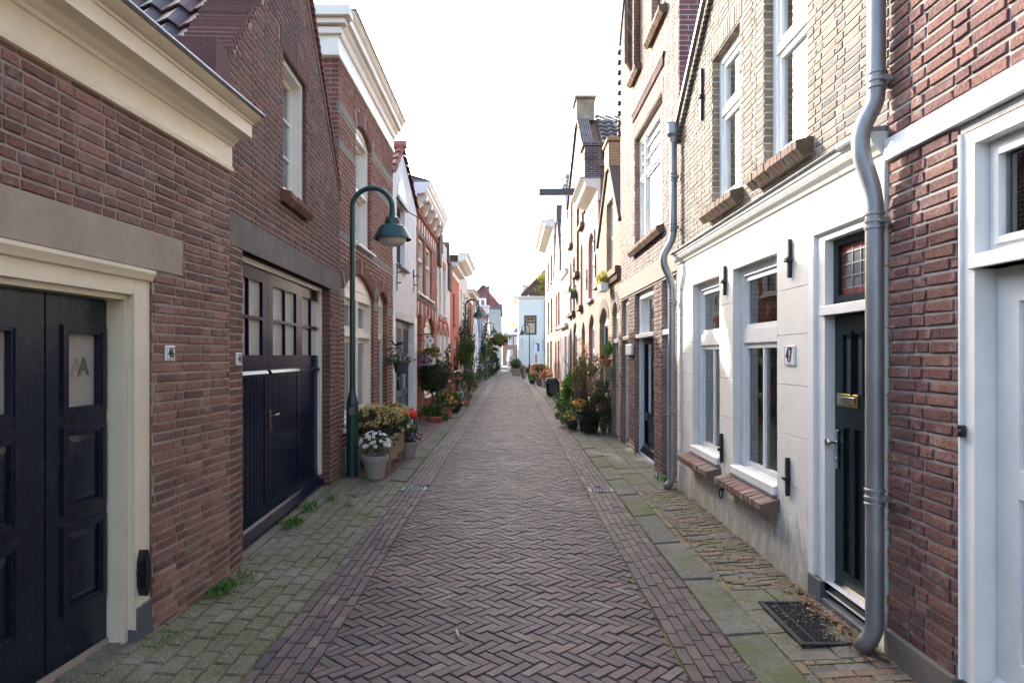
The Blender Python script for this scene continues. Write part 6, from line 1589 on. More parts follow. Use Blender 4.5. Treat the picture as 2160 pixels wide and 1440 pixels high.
for px, py, lab, n, L, wd, W in weeds:
    z = .04; d = (EYE - z) * F / (py - HOR); x = (px - 1080) / F * d
    wallx = (xl46(d) if d < 4.93 else -2.06 - .0457 * (d - 4.93)) if d < 8.87 else -2.26
    tuft('weed', max(x, wallx + .04), d, n, L, lab, R_, wide=wd, W=W)
tuft('weed', 1.95, 8.7, 50, .1, 'weeds by the threshold of the dark door beside the far downpipe', R_, wide=.05, W=.015)

def pot(mb, c, r0, r1, h, rim=.03, rt=.015, n=24, m=0, ms=1):
    mb.lathe(c, [(r0 * .9, 0), (r0, .01), (r1 - rt * .2, h - rim), (r1 + rt, h - rim), (r1 + rt + .003, h - rim * .3), (r1 + rt, h), (r1 - .012, h), (r1 - .015, h - .03)], n, m, (True, False))
    mb.lathe((c[0], c[1], c[2] + h - .04), [(.005, .012), (r1 - .014, 0)], n, ms, (False, False))
# daisies in the grey pot
c = Vector((-1.79, 8.93, g(-1.8, 8.9)))
t = thing('daisy_pot', c, 'grey clay pot full of white daisies beside the near lamp post', 'potted plant')
mb = MB(); pot(mb, c, .115, .165, .31, .07, .012); obj('pot', mb, [POTGREY, SOIL], t, smooth=False)
mb = MB(); bush(mb, c + Vector((0, 0, .44)), (.19, .19, .15), 1500, .035, .007, R_, 20, .2, lo=c.z + .27); obj('foliage', mb, LEAF_D, t)
mb = MB()
for i in range(64):
    v = rv(R_).normalized(); v.z = abs(v.z) * .9 + .1; v.normalize(); v.y -= .15 if R_.random() < .5 else 0
    disc_flower(mb, c + Vector((v.x * .215, v.y * .215, .42 + v.z * .205)), v + Vector((0, -.3, .4)), .026, 10)
obj('flowers', mb, [PET_W, PET_Y], t)
# timber planter and the skimmia in it
px0, px1, py0, py1 = -2.2, -1.68, 9.45, 10.62
t = thing('wooden_planter', (-1.95, 10, .05), 'weathered wooden planter box on legs against the brick house', 'planter')
mb = MB()
for z in (.2, .295, .39):
    mb.bbox(px1 - .03, px1, py0, py1, z, z + .09, .005); mb.bbox(px0, px0 + .03, py0, py1, z, z + .09, .005); mb.bbox(px0 + .03, px1 - .03, py0, py0 + .03, z, z + .09, .005); mb.bbox(px0 + .03, px1 - .03, py1 - .03, py1, z, z + .09, .005)
obj('boards', mb, WOOD, t)
mb = MB(); mb.bbox(px1 - .06, px1 + .02, py0 - .02, py1 + .02, .482, .508, .005); mb.bbox(px0 - .0, px0 + .06, py0 - .02, py1 + .02, .482, .508, .005); mb.bbox(px0 + .06, px1 - .06, py0 - .02, py0 + .06, .482, .508, .005); mb.bbox(px0 + .06, px1 - .06, py1 - .06, py1 + .02, .482, .508, .005); obj('rim', mb, WOOD, t)
for x in (px0 + .05, px1 - .05):
    for y in (py0 + .06, py1 - .06): mb = MB(); mb.bbox(x - .035, x + .035, y - .035, y + .035, .03, .2, .004); obj('leg', mb, WOOD, t)
mb = MB(); mb.box(px0 + .03, px1 - .03, py0 + .03, py1 - .03, .4, .45); obj('soil', mb, SOIL, t)
for k, (yc, lab) in enumerate(((9.72, 'creamy yellow flowering skimmia nearest the lamp in the wooden planter'), (10.3, 'creamy yellow flowering skimmia at the far end of the wooden planter'))):
    c = Vector((-1.93, yc, .62)); t = thing('flowering_shrub', (c.x, c.y, .45), lab, 'shrub', 'skimmia shrubs in the planter')
    mb = MB(); branches(mb, (c.x, c.y, .44), [c + rv(R_) * .2 for i in range(8)], .01, R_); obj('stem', mb, BARK, t)
    mb = MB(); bush(mb, c + Vector((0, 0, .04)), (.34, .38, .25), 1500, .07, .026, R_, 24, .45, spread=.3); obj('foliage', mb, LEAF_O, t)
    mb = MB()
    for i in range(75):
        v = rv(R_).normalized(); v.z = v.z * .5 + .5; P = c + Vector((v.x * .36, v.y * .4, .05 + v.z * .25)); s = R_.uniform(.025, .045)
        for q in range(26): w = rv(R_).normalized(); leafquad(mb, P + w * s * .8, w, rv(R_), s * .7, s * .5)
    obj('flowers', mb, PET_CR, t)
# tulips and pansies
c = Vector((-1.66, 10.95, g(-1.66, 10.9)))
t = thing('tulip_pot', c, 'grey pot with red tulips above purple pansies behind the planter', 'potted plant')
mb = MB(); pot(mb, c, .1, .15, .26, .03, .006); obj('pot', mb, [POTGREY, SOIL], t)
mb = MB()
for i in range(26):
    a = R_.uniform(0, 2 * pi); leafquad(mb, c + Vector((cos(a) * .05, sin(a) * .05, .24)), (cos(a) * .6, sin(a) * .6, 1.2), (cos(a), sin(a), .2), R_.uniform(.25, .4), .06)
bush(mb, c + Vector((0, 0, .33)), (.17, .17, .1), 260, .06, .035, R_, 10, .3); obj('foliage', mb, LEAF_M, t)
mb = MB(); fl = MB()
for i in range(7):
    a = R_.uniform(0, 2 * pi); r = R_.uniform(.03, .14); P = c + Vector((cos(a) * r, sin(a) * r - .02, R_.uniform(.6, .7)))
    mb.tube([c + Vector((cos(a) * .03, sin(a) * .03, .24)), P], .006, 5); fl.lathe(P, [(.012, 0), (.042, .02), (.05, .05), (.044, .08), (.03, .1)], 9, 0, (True, False))
obj('stem', mb, LEAF_M, t); obj('tulip_flowers', fl, PET_R, t)
mb = MB()
for i in range(34): v = rv(R_).normalized(); v.z = abs(v.z); disc_flower(mb, c + Vector((v.x * .18, v.y * .18, .33 + v.z * .11)), v + Vector((0, -.5, .3)), .036, 5)
obj('pansy_flowers', mb, [PET_P, PET_Y], t)
# hanging pot under the bird bracket
c = Vector((-1.93, 10.85, 1.3))
bx = f3 = fL3; c = Vector(fL3.world(fL3.u(814.5), .27, 1.33))
t = thing('hanging_pot', c, 'charcoal pot of trailing purple flowers hanging from the iron bird bracket', 'hanging pot')
mb = MB(); pot(mb, c, .105, .15, .22, .03, .006); obj('pot', mb, [POTCH, SOIL], t)
mb = MB()
for k in range(3): a = k * 2.1; mb.tube([c + Vector((cos(a) * .15, sin(a) * .15, .22)), c + Vector((0, 0, .46))], .003, 4)
obj('chain', mb, IRON, t)
mb = MB(); bush(mb, c + Vector((0, 0, .25)), (.25, .25, .08), 320, .05, .028, R_, 14, .3); obj('foliage', mb, LEAF_M, t)
mb = MB()
for i in range(26): v = rv(R_).normalized(); disc_flower(mb, c + Vector((v.x * .22, v.y * .22, .27 + abs(v.z) * .07)), (v.x, v.y - .5, .6), .026, 5)
obj('flowers', mb, [PET_P, PET_W], t)

# clipped ball tree
c = Vector((-2.02, 17.3, g(-2, 17)))
t = thing('topiary_tree', c, 'clipped round evergreen ball on a bare stem before the orange brick house', 'tree')
mb = MB(); mb.tube([c, c + Vector((.01, 0, .4)), c + Vector((-.01, .01, .85))], [.035, .028, .026], 8); obj('trunk', mb, BARK, t)
mb = MB(); ball(mb, c + Vector((0, 0, 1.1)), .41, 5600, .05, .026, R_); mb.lathe(c + Vector((0, 0, .8)), [(.02, 0), (.2, .08), (.27, .28), (.2, .47), (.02, .56)], 12, 1); obj('crown', mb, [LEAF_D, BARK], t)
mb = MB(); bush(mb, c + Vector((.05, -.1, .1)), (.35, .4, .14), 420, .07, .04, R_, 12, .2, lo=.03); tag(obj('ground_cover_plant', mb, LEAF_M, loc=c), 'low leafy green plants round the foot of the ball tree', 'plant')
# flower boxes on the orange brick house
P = Vector(f5.world(f5.u(884), .28, 1.48))
t = thing('flower_box', P, 'white window pot with purple and yellow flowers on the orange brick house', 'flower box')
mb = MB(); pot(mb, P + Vector((0, 0, -.05)), .11, .14, .2, .03, .006); mb.box(P.x - .28, P.x, P.y - .03, P.y + .03, P.z - .06, P.z - .04); obj('pot', mb, [ENAMEL, SOIL], t)
mb = MB(); bush(mb, P + Vector((0, -.1, .2)), (.26, .7, .2), 650, .06, .03, R_, 18, .3); obj('foliage', mb, LEAF_O, t)
mb = MB(); m2 = MB()
for i in range(50): v = rv(R_); disc_flower(mb, P + Vector((v.x * .22, -.5 + v.y * .3, .06 + v.z * .15)), v + Vector((.4, -.6, .2)), .032, 5)
for i in range(70): v = rv(R_); disc_flower(m2, P + Vector((v.x * .28, .35 + v.y * .5, .15 + v.z * .28)), v + Vector((.4, -.6, .2)), .028, 6)
obj('purple_flowers', mb, [PET_P, PET_K], t); obj('yellow_flowers', m2, [PET_Y, PET_O], t)
P = Vector(f5.world(f5.u(881.5), .3, 1.96)); t = thing('house_sign', P, 'small oval blue and white sign on a wrought iron bracket above the flowers', 'sign')
mb = MB(); P2 = P; mb.tube([(P.x - .3, P.y, P.z + .2), (P.x, P.y, P.z + .22), (P.x + .08, P.y, P.z + .2)], .012, 6); mb.tube([(P.x - .14 + .09 * cos(a), P.y, P.z + .12 + .09 * sin(a)) for a in [k * .5 for k in range(12)]], .009, 5); mb.tube([(P.x - .12 + .1 * cos(a), P.y, P.z + .33 + .08 * sin(a)) for a in [k * .5 for k in range(10)]], .009, 5); obj('bracket', mb, IRON, t)
mb = MB(); mb.tube([(P.x, P.y - .012, P.z + .05), (P.x, P.y + .012, P.z + .05)], .09, 20); obj('plate', mb, SIGNW, t)
mb = MB()
cu = bpy.data.curves.new('t', 'FONT'); cu.body = '40'; cu.size = .12; cu.align_x = 'CENTER'; cu.align_y = 'CENTER'; cu.extrude = .001
ob = bpy.data.objects.new('t', cu); COL.objects.link(ob); me = bpy.data.meshes.new_from_object(ob.evaluated_get(bpy.context.evaluated_depsgraph_get()))
mb.mesh([(P.x + v.co.x * .75, P.y - .0145 - v.co.z, P.z + .05 + v.co.y) for v in me.vertices], [tuple(p.vertices) for p in me.polygons]); bpy.data.objects.remove(ob); bpy.data.curves.remove(cu)
obj('digits', mb, SIGNB, t)
# pots beyond the ball tree
def flower_tub(c, label, potmat, r0, r1, h, leaf, rad, n, fl=None, nf=30, zf=.1, fs=.04, name='flower_tub', L=.08, W=.035, stems=0):
    c = Vector(c); t = thing(name, c, label, 'potted plant'); mb = MB(); pot(mb, c, r0, r1, h, .03, .01); obj('pot', mb, [potmat, SOIL], t)
    mb = MB(); bush(mb, c + Vector((0, 0, h + rad[2] * .6)), rad, n, L, W, R_, 16, .3, lo=c.z + h * .8); obj('foliage', mb, leaf, t)
    if stems:
        mb = MB(); branches(mb, c + Vector((0, 0, h - .02)), [c + Vector((R_.uniform(-1, 1) * rad[0], R_.uniform(-1, 1) * rad[1], h + rad[2] * R_.uniform(.8, 1.6))) for i in range(stems)], .012, R_); obj('stem', mb, BARK, t)
    if fl:
        mb = MB()
        for i in range(nf): v = rv(R_).normalized(); v.z = abs(v.z); disc_flower(mb, c + Vector((v.x * rad[0], v.y * rad[1], h + zf + v.z * rad[2] * 1.1)), v + Vector((0, -.6, .3)), fs, 6)
        obj('flowers', mb, [fl, PET_Y], t)
    return t
gz = lambda x: g(x, 0)
flower_tub((-1.72, 17.9, gz(-1.7)), 'terracotta pot of yellow and orange tulips right of the ball tree', TERRA, .13, .19, .28, LEAF_M, (.28, .28, .22), 320, PET_O, 26, .12, .05, L=.16, W=.05)
flower_tub((-1.72, 19.6, gz(-1.7)), 'wide black bowl with straw coloured grasses and white flowers', POTBLK, .2, .3, .24, LEAF_O, (.4, .4, .4), 700, PET_W, 12, .02, .045, L=.14, W=.015)
flower_tub((-2.0, 20.4, gz(-2)), 'tall orange leaved azalea in a pot against the white house', POTCH, .16, .22, .3, LEAF_RU, (.28, .45, .5), 800, PET_K, 16, .1, .05, stems=8)
flower_tub((-1.55, 22.3, gz(-1.6)), 'low pot of purple pansies beside the leaning bicycle', TERRA, .14, .2, .2, LEAF_M, (.24, .24, .12), 160, PET_P, 26, .03, .05)
flower_tub((-1.9, 16.6, gz(-1.9)), 'shallow clay bowl of broad green leaves at the foot of the ball tree', TERRA, .16, .22, .14, LEAF_M, (.26, .26, .14), 180, None, L=.14, W=.07)
# big bush and climbers on the left
def big_shrub(base, rad, h, n, label, leaf, name='climbing_shrub', L=.1, W=.045, clumps=24, stems=9, cat='shrub', m2=None):
    base = Vector(base); t = thing(name, base, label, cat)
    mb = MB(); branches(mb, base, [base + Vector((R_.uniform(-.8, .8) * rad[0], R_.uniform(-.8, .8) * rad[1], h * R_.uniform(.5, 1.0))) for i in range(stems)], .02, R_, 6, .08); obj('stem', mb, BARK, t)
    mb = MB(); bush(mb, base + Vector((0, 0, h * .52)), (rad[0], rad[1], h * .5), n, L, W, R_, clumps, .25, spread=.34, lo=base.z + .03); obj('foliage', mb, leaf, t); return t
big_shrub((-1.78, 27.5, .04), (.62, 1.2, 1), 2.1, 5200, 'big mid green shrub spilling over the pavement by the far lamp', LEAF_M, clumps=30)
big_shrub((-2.0, 30.0, .04), (.28, 1.1, 1), 3.5, 2300, 'tall dark conifer like climber against the pale house wall', LEAF_D, clumps=30, L=.14)
big_shrub((-2.05, 22.2, .04), (.14, .4, 1), 1.9, 400, 'thin wispy climber on the wall before the red house', LEAF_O, clumps=18)
big_shrub((-1.9, 50, .03), (.45, 2.0, 1), 3.6, 1500, 'straggly climber around the far small lamp', LEAF_O, clumps=22, L=.2, W=.08)
big_shrub((-1.7, 57, .03), (.5, 3.5, 1), 1.3, 900, 'low round bushes before the pink gable house', LEAF_D, clumps=16, L=.2, W=.1)
# arching climber bridging over the street at the far left
t = thing('arching_climber', (-1.9, 68, 0), 'leafy climber arching out over the far parked bicycles', 'climber')
mb = MB(); arc = [Vector((-2.05, 66, .0)), Vector((-2.0, 66, 2.0)), Vector((-1.7, 67, 3.2)), Vector((-1.0, 68, 3.4)), Vector((-.6, 69, 3.0))]; mb.tube(arc, [.08, .07, .06, .05, .02], 6); obj('stem', mb, BARK, t)
mb = MB()
for P, rr in ((Vector((-1.9, 66.5, 2.9)), .7), (Vector((-1.35, 67.5, 3.3)), .8), (Vector((-.85, 68.5, 3.1)), .6), (Vector((-1.7, 66, 2.1)), .5), (Vector((-1.65, 65.2, 1.3)), .5), (Vector((-1.55, 66.4, 2.9)), .55)): bush(mb, P, (rr, rr, rr * .75), 520, .24, .11, R_, 10, .2)
obj('foliage', mb, LEAF_O, t)

# right side: black tub with tall shrub, green shrub, orange flowers
c = Vector((1.62, 14.35, .05)); t = thing('shrub_tub', c, 'black plastic tub with a tall wiry olive shrub and orange flowers', 'potted plant')
mb = MB(); mb.lathe(c, [(.17, 0), (.18, .01), (.25, .4), (.265, .4), (.265, .43), (.24, .43), (.235, .38)], 4, 0, (True, False)); mb.lathe(c + Vector((0, 0, .37)), [(.005, .01), (.24, 0)], 4, 1, (False, False)); obj('pot', mb, [POTBLK, SOIL], t)
mb = MB(); branches(mb, c + Vector((0, 0, .36)), [c + Vector((R_.uniform(-.6, .45), R_.uniform(-.6, .9), R_.uniform(.8, 1.75))) for i in range(16)], .017, R_, 6, .07); obj('stem', mb, BARK, t)
mb = MB(); bush(mb, c + Vector((.02, .1, 1.02)), (.45, .6, .55), 2300, .055, .022, R_, 36, .3, spread=.26); bush(mb, c + Vector((.1, .0, .45)), (.42, .5, .36), 2200, .05, .02, R_, 26, .2, lo=.06); obj('foliage', mb, LEAF_O, t)
mb = MB(); bush(mb, c + Vector((.18, -.1, .35)), (.3, .38, .32), 1500, .05, .022, R_, 18, .2, lo=.06); obj('dark_foliage', mb, LEAF_D, t)
mb = MB()
for i in range(60): v = rv(R_); disc_flower(mb, c + Vector((-.22 + v.x * .16, -.1 + v.y * .2, .62 + v.z * .09)), v + Vector((-.2, -.7, .6)), .026, 7)
obj('flowers', mb, [PET_O, PET_Y], t)
big_shrub((1.68, 18.9, .04), (.32, .8, 1), 1.2, 1500, 'bright glossy green shrub behind the black tub', LEAF_B, name='green_shrub', L=.11, W=.06, clumps=24)
big_shrub((1.3, 16.0, .04), (.3, .6, 1), .55, 800, 'low spreading green plants at the pavement edge by the tub', LEAF_M, name='low_plant', L=.07, W=.035, clumps=18, cat='plant')
big_shrub((1.72, 16.6, .04), (.25, .9, 1), 1.9, 900, 'thin twiggy climber against the pale red brick house', LEAF_RU, name='wall_climber', L=.06, W=.03, clumps=30, stems=14)
big_shrub((1.85, 13.75, .04), (.12, .25, 1), 1.25, 420, 'narrow dark climber below the terracotta wall pot', LEAF_D, name='wall_climber', L=.06, W=.03)
c = Vector((1.33, 14.95, .04)); flower_tub(c, 'small black pot of yellow daffodils leaning by the big tub', POTBLK, .1, .13, .2, LEAF_M, (.22, .22, .14), 200, PET_Y, 16, .05, .04, L=.12, W=.02)
c = Vector((1.45, 19.9, .04)); flower_tub(c, 'lilac hydrangea in a pot hidden among the green shrubs', POTGREY, .13, .17, .26, LEAF_M, (.25, .25, .2), 260, PET_P, 24, .1, .05)
# wall pots on the straw brick house
def wallpos(f, px, py, w): u = f.u(px, w); return Vector(f.world(u, w, f.z(px, py, w)))
P = wallpos(f43, 1280, 771, .13); t = thing('wall_pot', P, 'terracotta half pot with a bright fern hung on the straw brick wall', 'wall pot')
mb = MB(); mb.lathe(P + Vector((0, 0, -.02)), [(.06, 0), (.065, .01), (.1, .12), (.11, .12), (.11, .15), (.095, .15), (.09, .12)], 18, 0, (True, False), 1.3); mb.lathe(P + Vector((0, 0, .1)), [(.005, .01), (.092, 0)], 18, 1, (False, False), 1.3); obj('pot', mb, [TERRA, SOIL], t)
mb = MB(); bush(mb, P + Vector((.02, -.08, .27)), (.09, .1, .19), 600, .055, .014, R_, 14, .2, up=.8); obj('fern', mb, LEAF_B, t)
mb = MB(); bush(mb, P + Vector((-.03, .1, .19)), (.09, .12, .08), 260, .045, .022, R_, 10, .2); obj('heather', mb, LEAF_RU, t)
mb = MB(); mb.bbox(P.x - .05, P.x + .1, P.y - .1, P.y + .1, P.z - .3, P.z - .022, .008); tag(obj('bird_box', mb, WOOD, loc=P - Vector((0, 0, .3))), 'yellowish wooden box fixed under the terracotta wall pot', 'box')
P = wallpos(f43, 1272, 610, .16); t = thing('ledge_planter', P, 'grey white trough of yellow green plants on the straw brick ledge', 'planter')
mb = MB(); mb.bbox(P.x - .08, P.x + .08, P.y - .24, P.y + .24, P.z - .05, P.z + .1, .008); obj('trough', mb, SIGNW, t)
mb = MB(); bush(mb, P + Vector((0, .05, .22)), (.1, .24, .1), 380, .09, .022, R_, 14, .2); obj('foliage', mb, LEAF_Y, t)
P = wallpos(f39, 1208, 626, .12); t = thing('ledge_planter', P, 'small green pot on a sill of the tan warehouse', 'planter'); mb = MB(); mb.bbox(P.x - .1, P.x + .1, P.y - .3, P.y + .3, P.z - .06, P.z + .16, .01); obj('trough', mb, LAMPG, t); mb = MB(); bush(mb, P + Vector((0, 0, .24)), (.12, .3, .12), 160, .1, .03, R_, 8, .2); obj('foliage', mb, LEAF_M, t)

# black plastic box leaning on the pavement
c = Vector((1.62, 26.5, .04)); t = thing('plastic_crate', c, 'black plastic box with rounded corners and a deep brown recess tilted on the right pavement', 'crate')
mb = MB(); a = .12
def tl(p): x, y, z = p; return (c.x + x * cos(a) + z * sin(a) * -.9, c.y + y, c.z + .02 + z * cos(a) + (x + .25) * sin(a) * .3)
bm_ = MB(); s = .26; prof = [(-s, .1), (-s + .06, 0), (s - .06, 0), (s, .1), (s, .6), (s - .1, .72), (-s + .1, .72), (-s, .6)]
n = len(prof); vs = [tl((x, -.02, z)) for x, z in prof] + [tl((x * .96, .5, z * .98 + .01)) for x, z in prof]
bm_.mesh(vs, [(i, (i + 1) % n, n + (i + 1) % n, n + i) for i in range(n)] + [tuple(range(n, 2 * n))])
k = [(x * .72 + .03, .36 + (z - .36) * .72) for x, z in prof]; vs = [tl((x, -.02, z)) for x, z in prof] + [tl((x, -.045, z)) for x, z in k]; bm_.mesh(vs, [(i, n + i, n + (i + 1) % n, (i + 1) % n) for i in range(n)])
obj('body', bm_, BLACKP, t)
bm_ = MB(); vs = [tl((x, -.045, z)) for x, z in k] + [tl((x * .9, .12, .36 + (z - .36) * .9)) for x, z in k]; bm_.mesh(vs, [(i, n + i, n + (i + 1) % n, (i + 1) % n) for i in range(n)] + [tuple(range(n, 2 * n))]); obj('recess', bm_, BROWNP, t)
# zinc tub, orange box, bollard, signs
c = Vector((1.62, 36.5, .05)); flower_tub(c, 'zinc tub with mixed green plants behind the black box', ZINC, .3, .38, .5, LEAF_O, (.5, .8, .4), 700, PET_O, 12, .1, .07, L=.16, W=.06)
flower_tub((1.15, 38.6, .05), 'small bright lime plant in a pot at the far right kerb', POTCH, .14, .18, .2, LEAF_B, (.25, .25, .2), 200, None, L=.14, W=.08)
flower_tub((1.75, 34.2, .05), 'red leaved plant in a pot against the last tan house', POTGREY, .2, .25, .4, LEAF_RU, (.35, .6, .4), 400, None, L=.14, W=.06)
c = Vector((1.75, 47.3, 0)); t = thing('cargo_cover', c, 'rounded orange brown covered box with pale scrawled marks before the white end house', 'cover')
mb = MB(); prof = [(-.55, 0), (-.55, .75), (-.45, .98), (-.25, 1.08), (.3, 1.1), (.6, .98), (.68, .7), (.68, .25)]; n = len(prof)
vs = [(c.x + x, c.y - .3, c.z + z) for x, z in prof] + [(c.x + x * .98, c.y + .5, c.z + z) for x, z in prof]; mb.mesh(vs, [(i, (i + 1) % n, n + (i + 1) % n, n + i) for i in range(n)] + [tuple(range(n))[::-1], tuple(range(n, 2 * n))]); obj('cover', mb, ORANGEB, t)
mb = MB(); y = c.y - .305
for P in ([(.35, .95), (-.0, .6), (.45, .62)], [(.1, .55), (.5, .5)], [(-.05, .3), (.25, .45)]): mb.tube([(c.x + x, y, z) for x, z in P], .035, 5)
obj('scrawl', mb, SIGNW, t)
mb = MB(); mb.lathe((.85, 49.5, 0), [(.14, 0), (.13, .75), (.15, .8), (.15, .86), (.08, .98), (.02, 1.0)], 14); tag(obj('bollard', mb, WOODB, loc=(.85, 49.5, 0)), 'round topped brown bollard in front of the white end house', 'bollard')
c = Vector((.35, 56, 0)); t = thing('ball_planter', c, 'wooden cube planter with a clipped box ball at the white house corner', 'planter'); mb = MB()
for z in (.0, .2, .4): mb.bbox(c.x - .35, c.x + .35, c.y - .35, c.y + .35, z + .02, z + .2, .01)
obj('boards', mb, WOOD, t); mb = MB(); ball(mb, c + Vector((0, 0, .95)), .42, 900, .12, .07, R_); mb.lathe(c + Vector((0, 0, .65)), [(.02, 0), (.28, .15), (.3, .35), (.02, .6)], 10, 1); obj('crown', mb, [LEAF_M, LEAF_D], t)
mb = MB(); bush(mb, Vector((1.9, 62.8, .2)), (1.8, .5, .35), 800, .2, .1, R_, 18, .2, lo=.02); tag(obj('low_hedge', mb, LEAF_D, loc=(1.9, 62.8, 0)), 'low dark hedge at the foot of the white end house', 'hedge')
c = Vector((2.05, 58, 0)); t = thing('traffic_sign', c, 'sign pole with blue and white plates seen against the white end house', 'sign')
mb = MB(); mb.tube([c, c + Vector((0, 0, 2.9))], .035, 8); obj('pole', mb, ZINC, t)
mb = MB(); mb.bbox(c.x + .02, c.x + .28, c.y - .06, c.y - .04, 2.0, 2.7, .005); obj('blue_plate', mb, SIGNB, t); mb = MB(); mb.bbox(c.x - .16, c.x + .08, c.y - .09, c.y - .07, 1.85, 2.6, .005); obj('white_plate', mb, SIGNW, t)
mb = MB(); mb.tube([c + Vector((0, -.02, 1.1)), c + Vector((0, -.02, 1.75))], .07, 8); obj('red_band', mb, PLASTER_R, t)
# climber on the white house roof
t = thing('roof_climber', (2.9, 64, 6.5), 'yellow green climber hanging over the brown tiled roof of the white end house', 'climber')
mb = MB(); branches(mb, (3.6, 65, 7.6), [(2.6, 64.2, 9.3), (3.2, 64.0, 8.0), (2.5, 64.6, 8.6), (3.2, 65.5, 10)], .04, R_); obj('stem', mb, BARK, t)
mb = MB(); bush(mb, Vector((2.85, 65.0, 8.7)), (.6, .7, .9), 800, .17, .08, R_, 22, .2); bush(mb, Vector((2.55, 64.3, 7.7)), (.4, .5, .55), 300, .18, .08, R_, 10, .2); obj('foliage', mb, LEAF_Y, t)

# ================================================================== LAMPS
def lamp(base, label, dirx=1, h=3.87, first=None):
    b = Vector(base)
    if first is not None:
        r = first.copy(); COL.objects.link(r); r.location = b; r['label'] = label; r.rotation_euler = (0, 0, 0 if dirx > 0 else pi); ORG[r.name] = b
        for ch in first.children:
            c2 = ch.copy(); COL.objects.link(c2); c2.parent = r
            for gch in ch.children: d2 = gch.copy(); COL.objects.link(d2); d2.parent = c2
        return r
    t = thing('street_lamp', b, label, 'street lamp', 'green gooseneck street lamps')
    R = .265; zt = h - R - .035
    mb = MB(); mb.lathe(b, [(.085, -.05), (.083, .02), (.08, .06), (.08, .8), (.082, .82), (.08, .84), (.077, .98), (.075, 1.0), (.045, 1.12), (.038, 1.16), (.035, zt - .9)], 20, 0, (True, False))
    mb.tube([b + Vector((0, 0, zt - .92)), b + Vector((0, 0, zt))] + [b + Vector((R - R * cos(a), 0, zt + R * sin(a))) for a in [pi * k / 16 for k in range(1, 17)]] + [b + Vector((2 * R, 0, zt - .1))], .034, 14)
    obj('pole', mb, LAMPG, t, smooth=False)
    mb = MB(); mb.bbox(b.x - .03, b.x + .05, b.y - .084, b.y - .076, b.z + .83, b.z + .93, .002); obj('access_door', mb, CASTIRON, t)
    c = b + Vector((2 * R, 0, zt - .1))
    mb = MB(); mb.lathe(c, [(.25, -.32), (.255, -.315), (.245, -.295), (.165, -.145), (.15, -.135), (.1, -.13), (.1, -.07), (.085, -.03), (.045, -.01), (.04, .03)], 28, 0, (False, True)); mb.lathe(c, [(.15, -.15), (.24, -.318)], 28, 0, (False, False)); obj('shade', mb, LAMPG, t, smooth=False)
    mb = MB(); mb.lathe(c, [(.03, -.405), (.1, -.4), (.155, -.375), (.18, -.335), (.19, -.27), (.15, -.17)], 24, 0, (True, True)); obj('lamp_bowl', mb, BOWL, t, smooth=True)
    return t
lm = lamp((-2.12, 9.07, .04), 'nearest green gooseneck street lamp beside the daisy pot')
lamp((-1.84, 27.0, .03), 'green gooseneck street lamp rising from the big left shrub', 1, first=lm)
lamp((-1.75, 46.0, .03), 'farthest left gooseneck street lamp before the blue house', 1, first=lm)
lamp((1.22, 47.5, .0), 'green gooseneck street lamp on the right before the white end house', -1, first=lm)

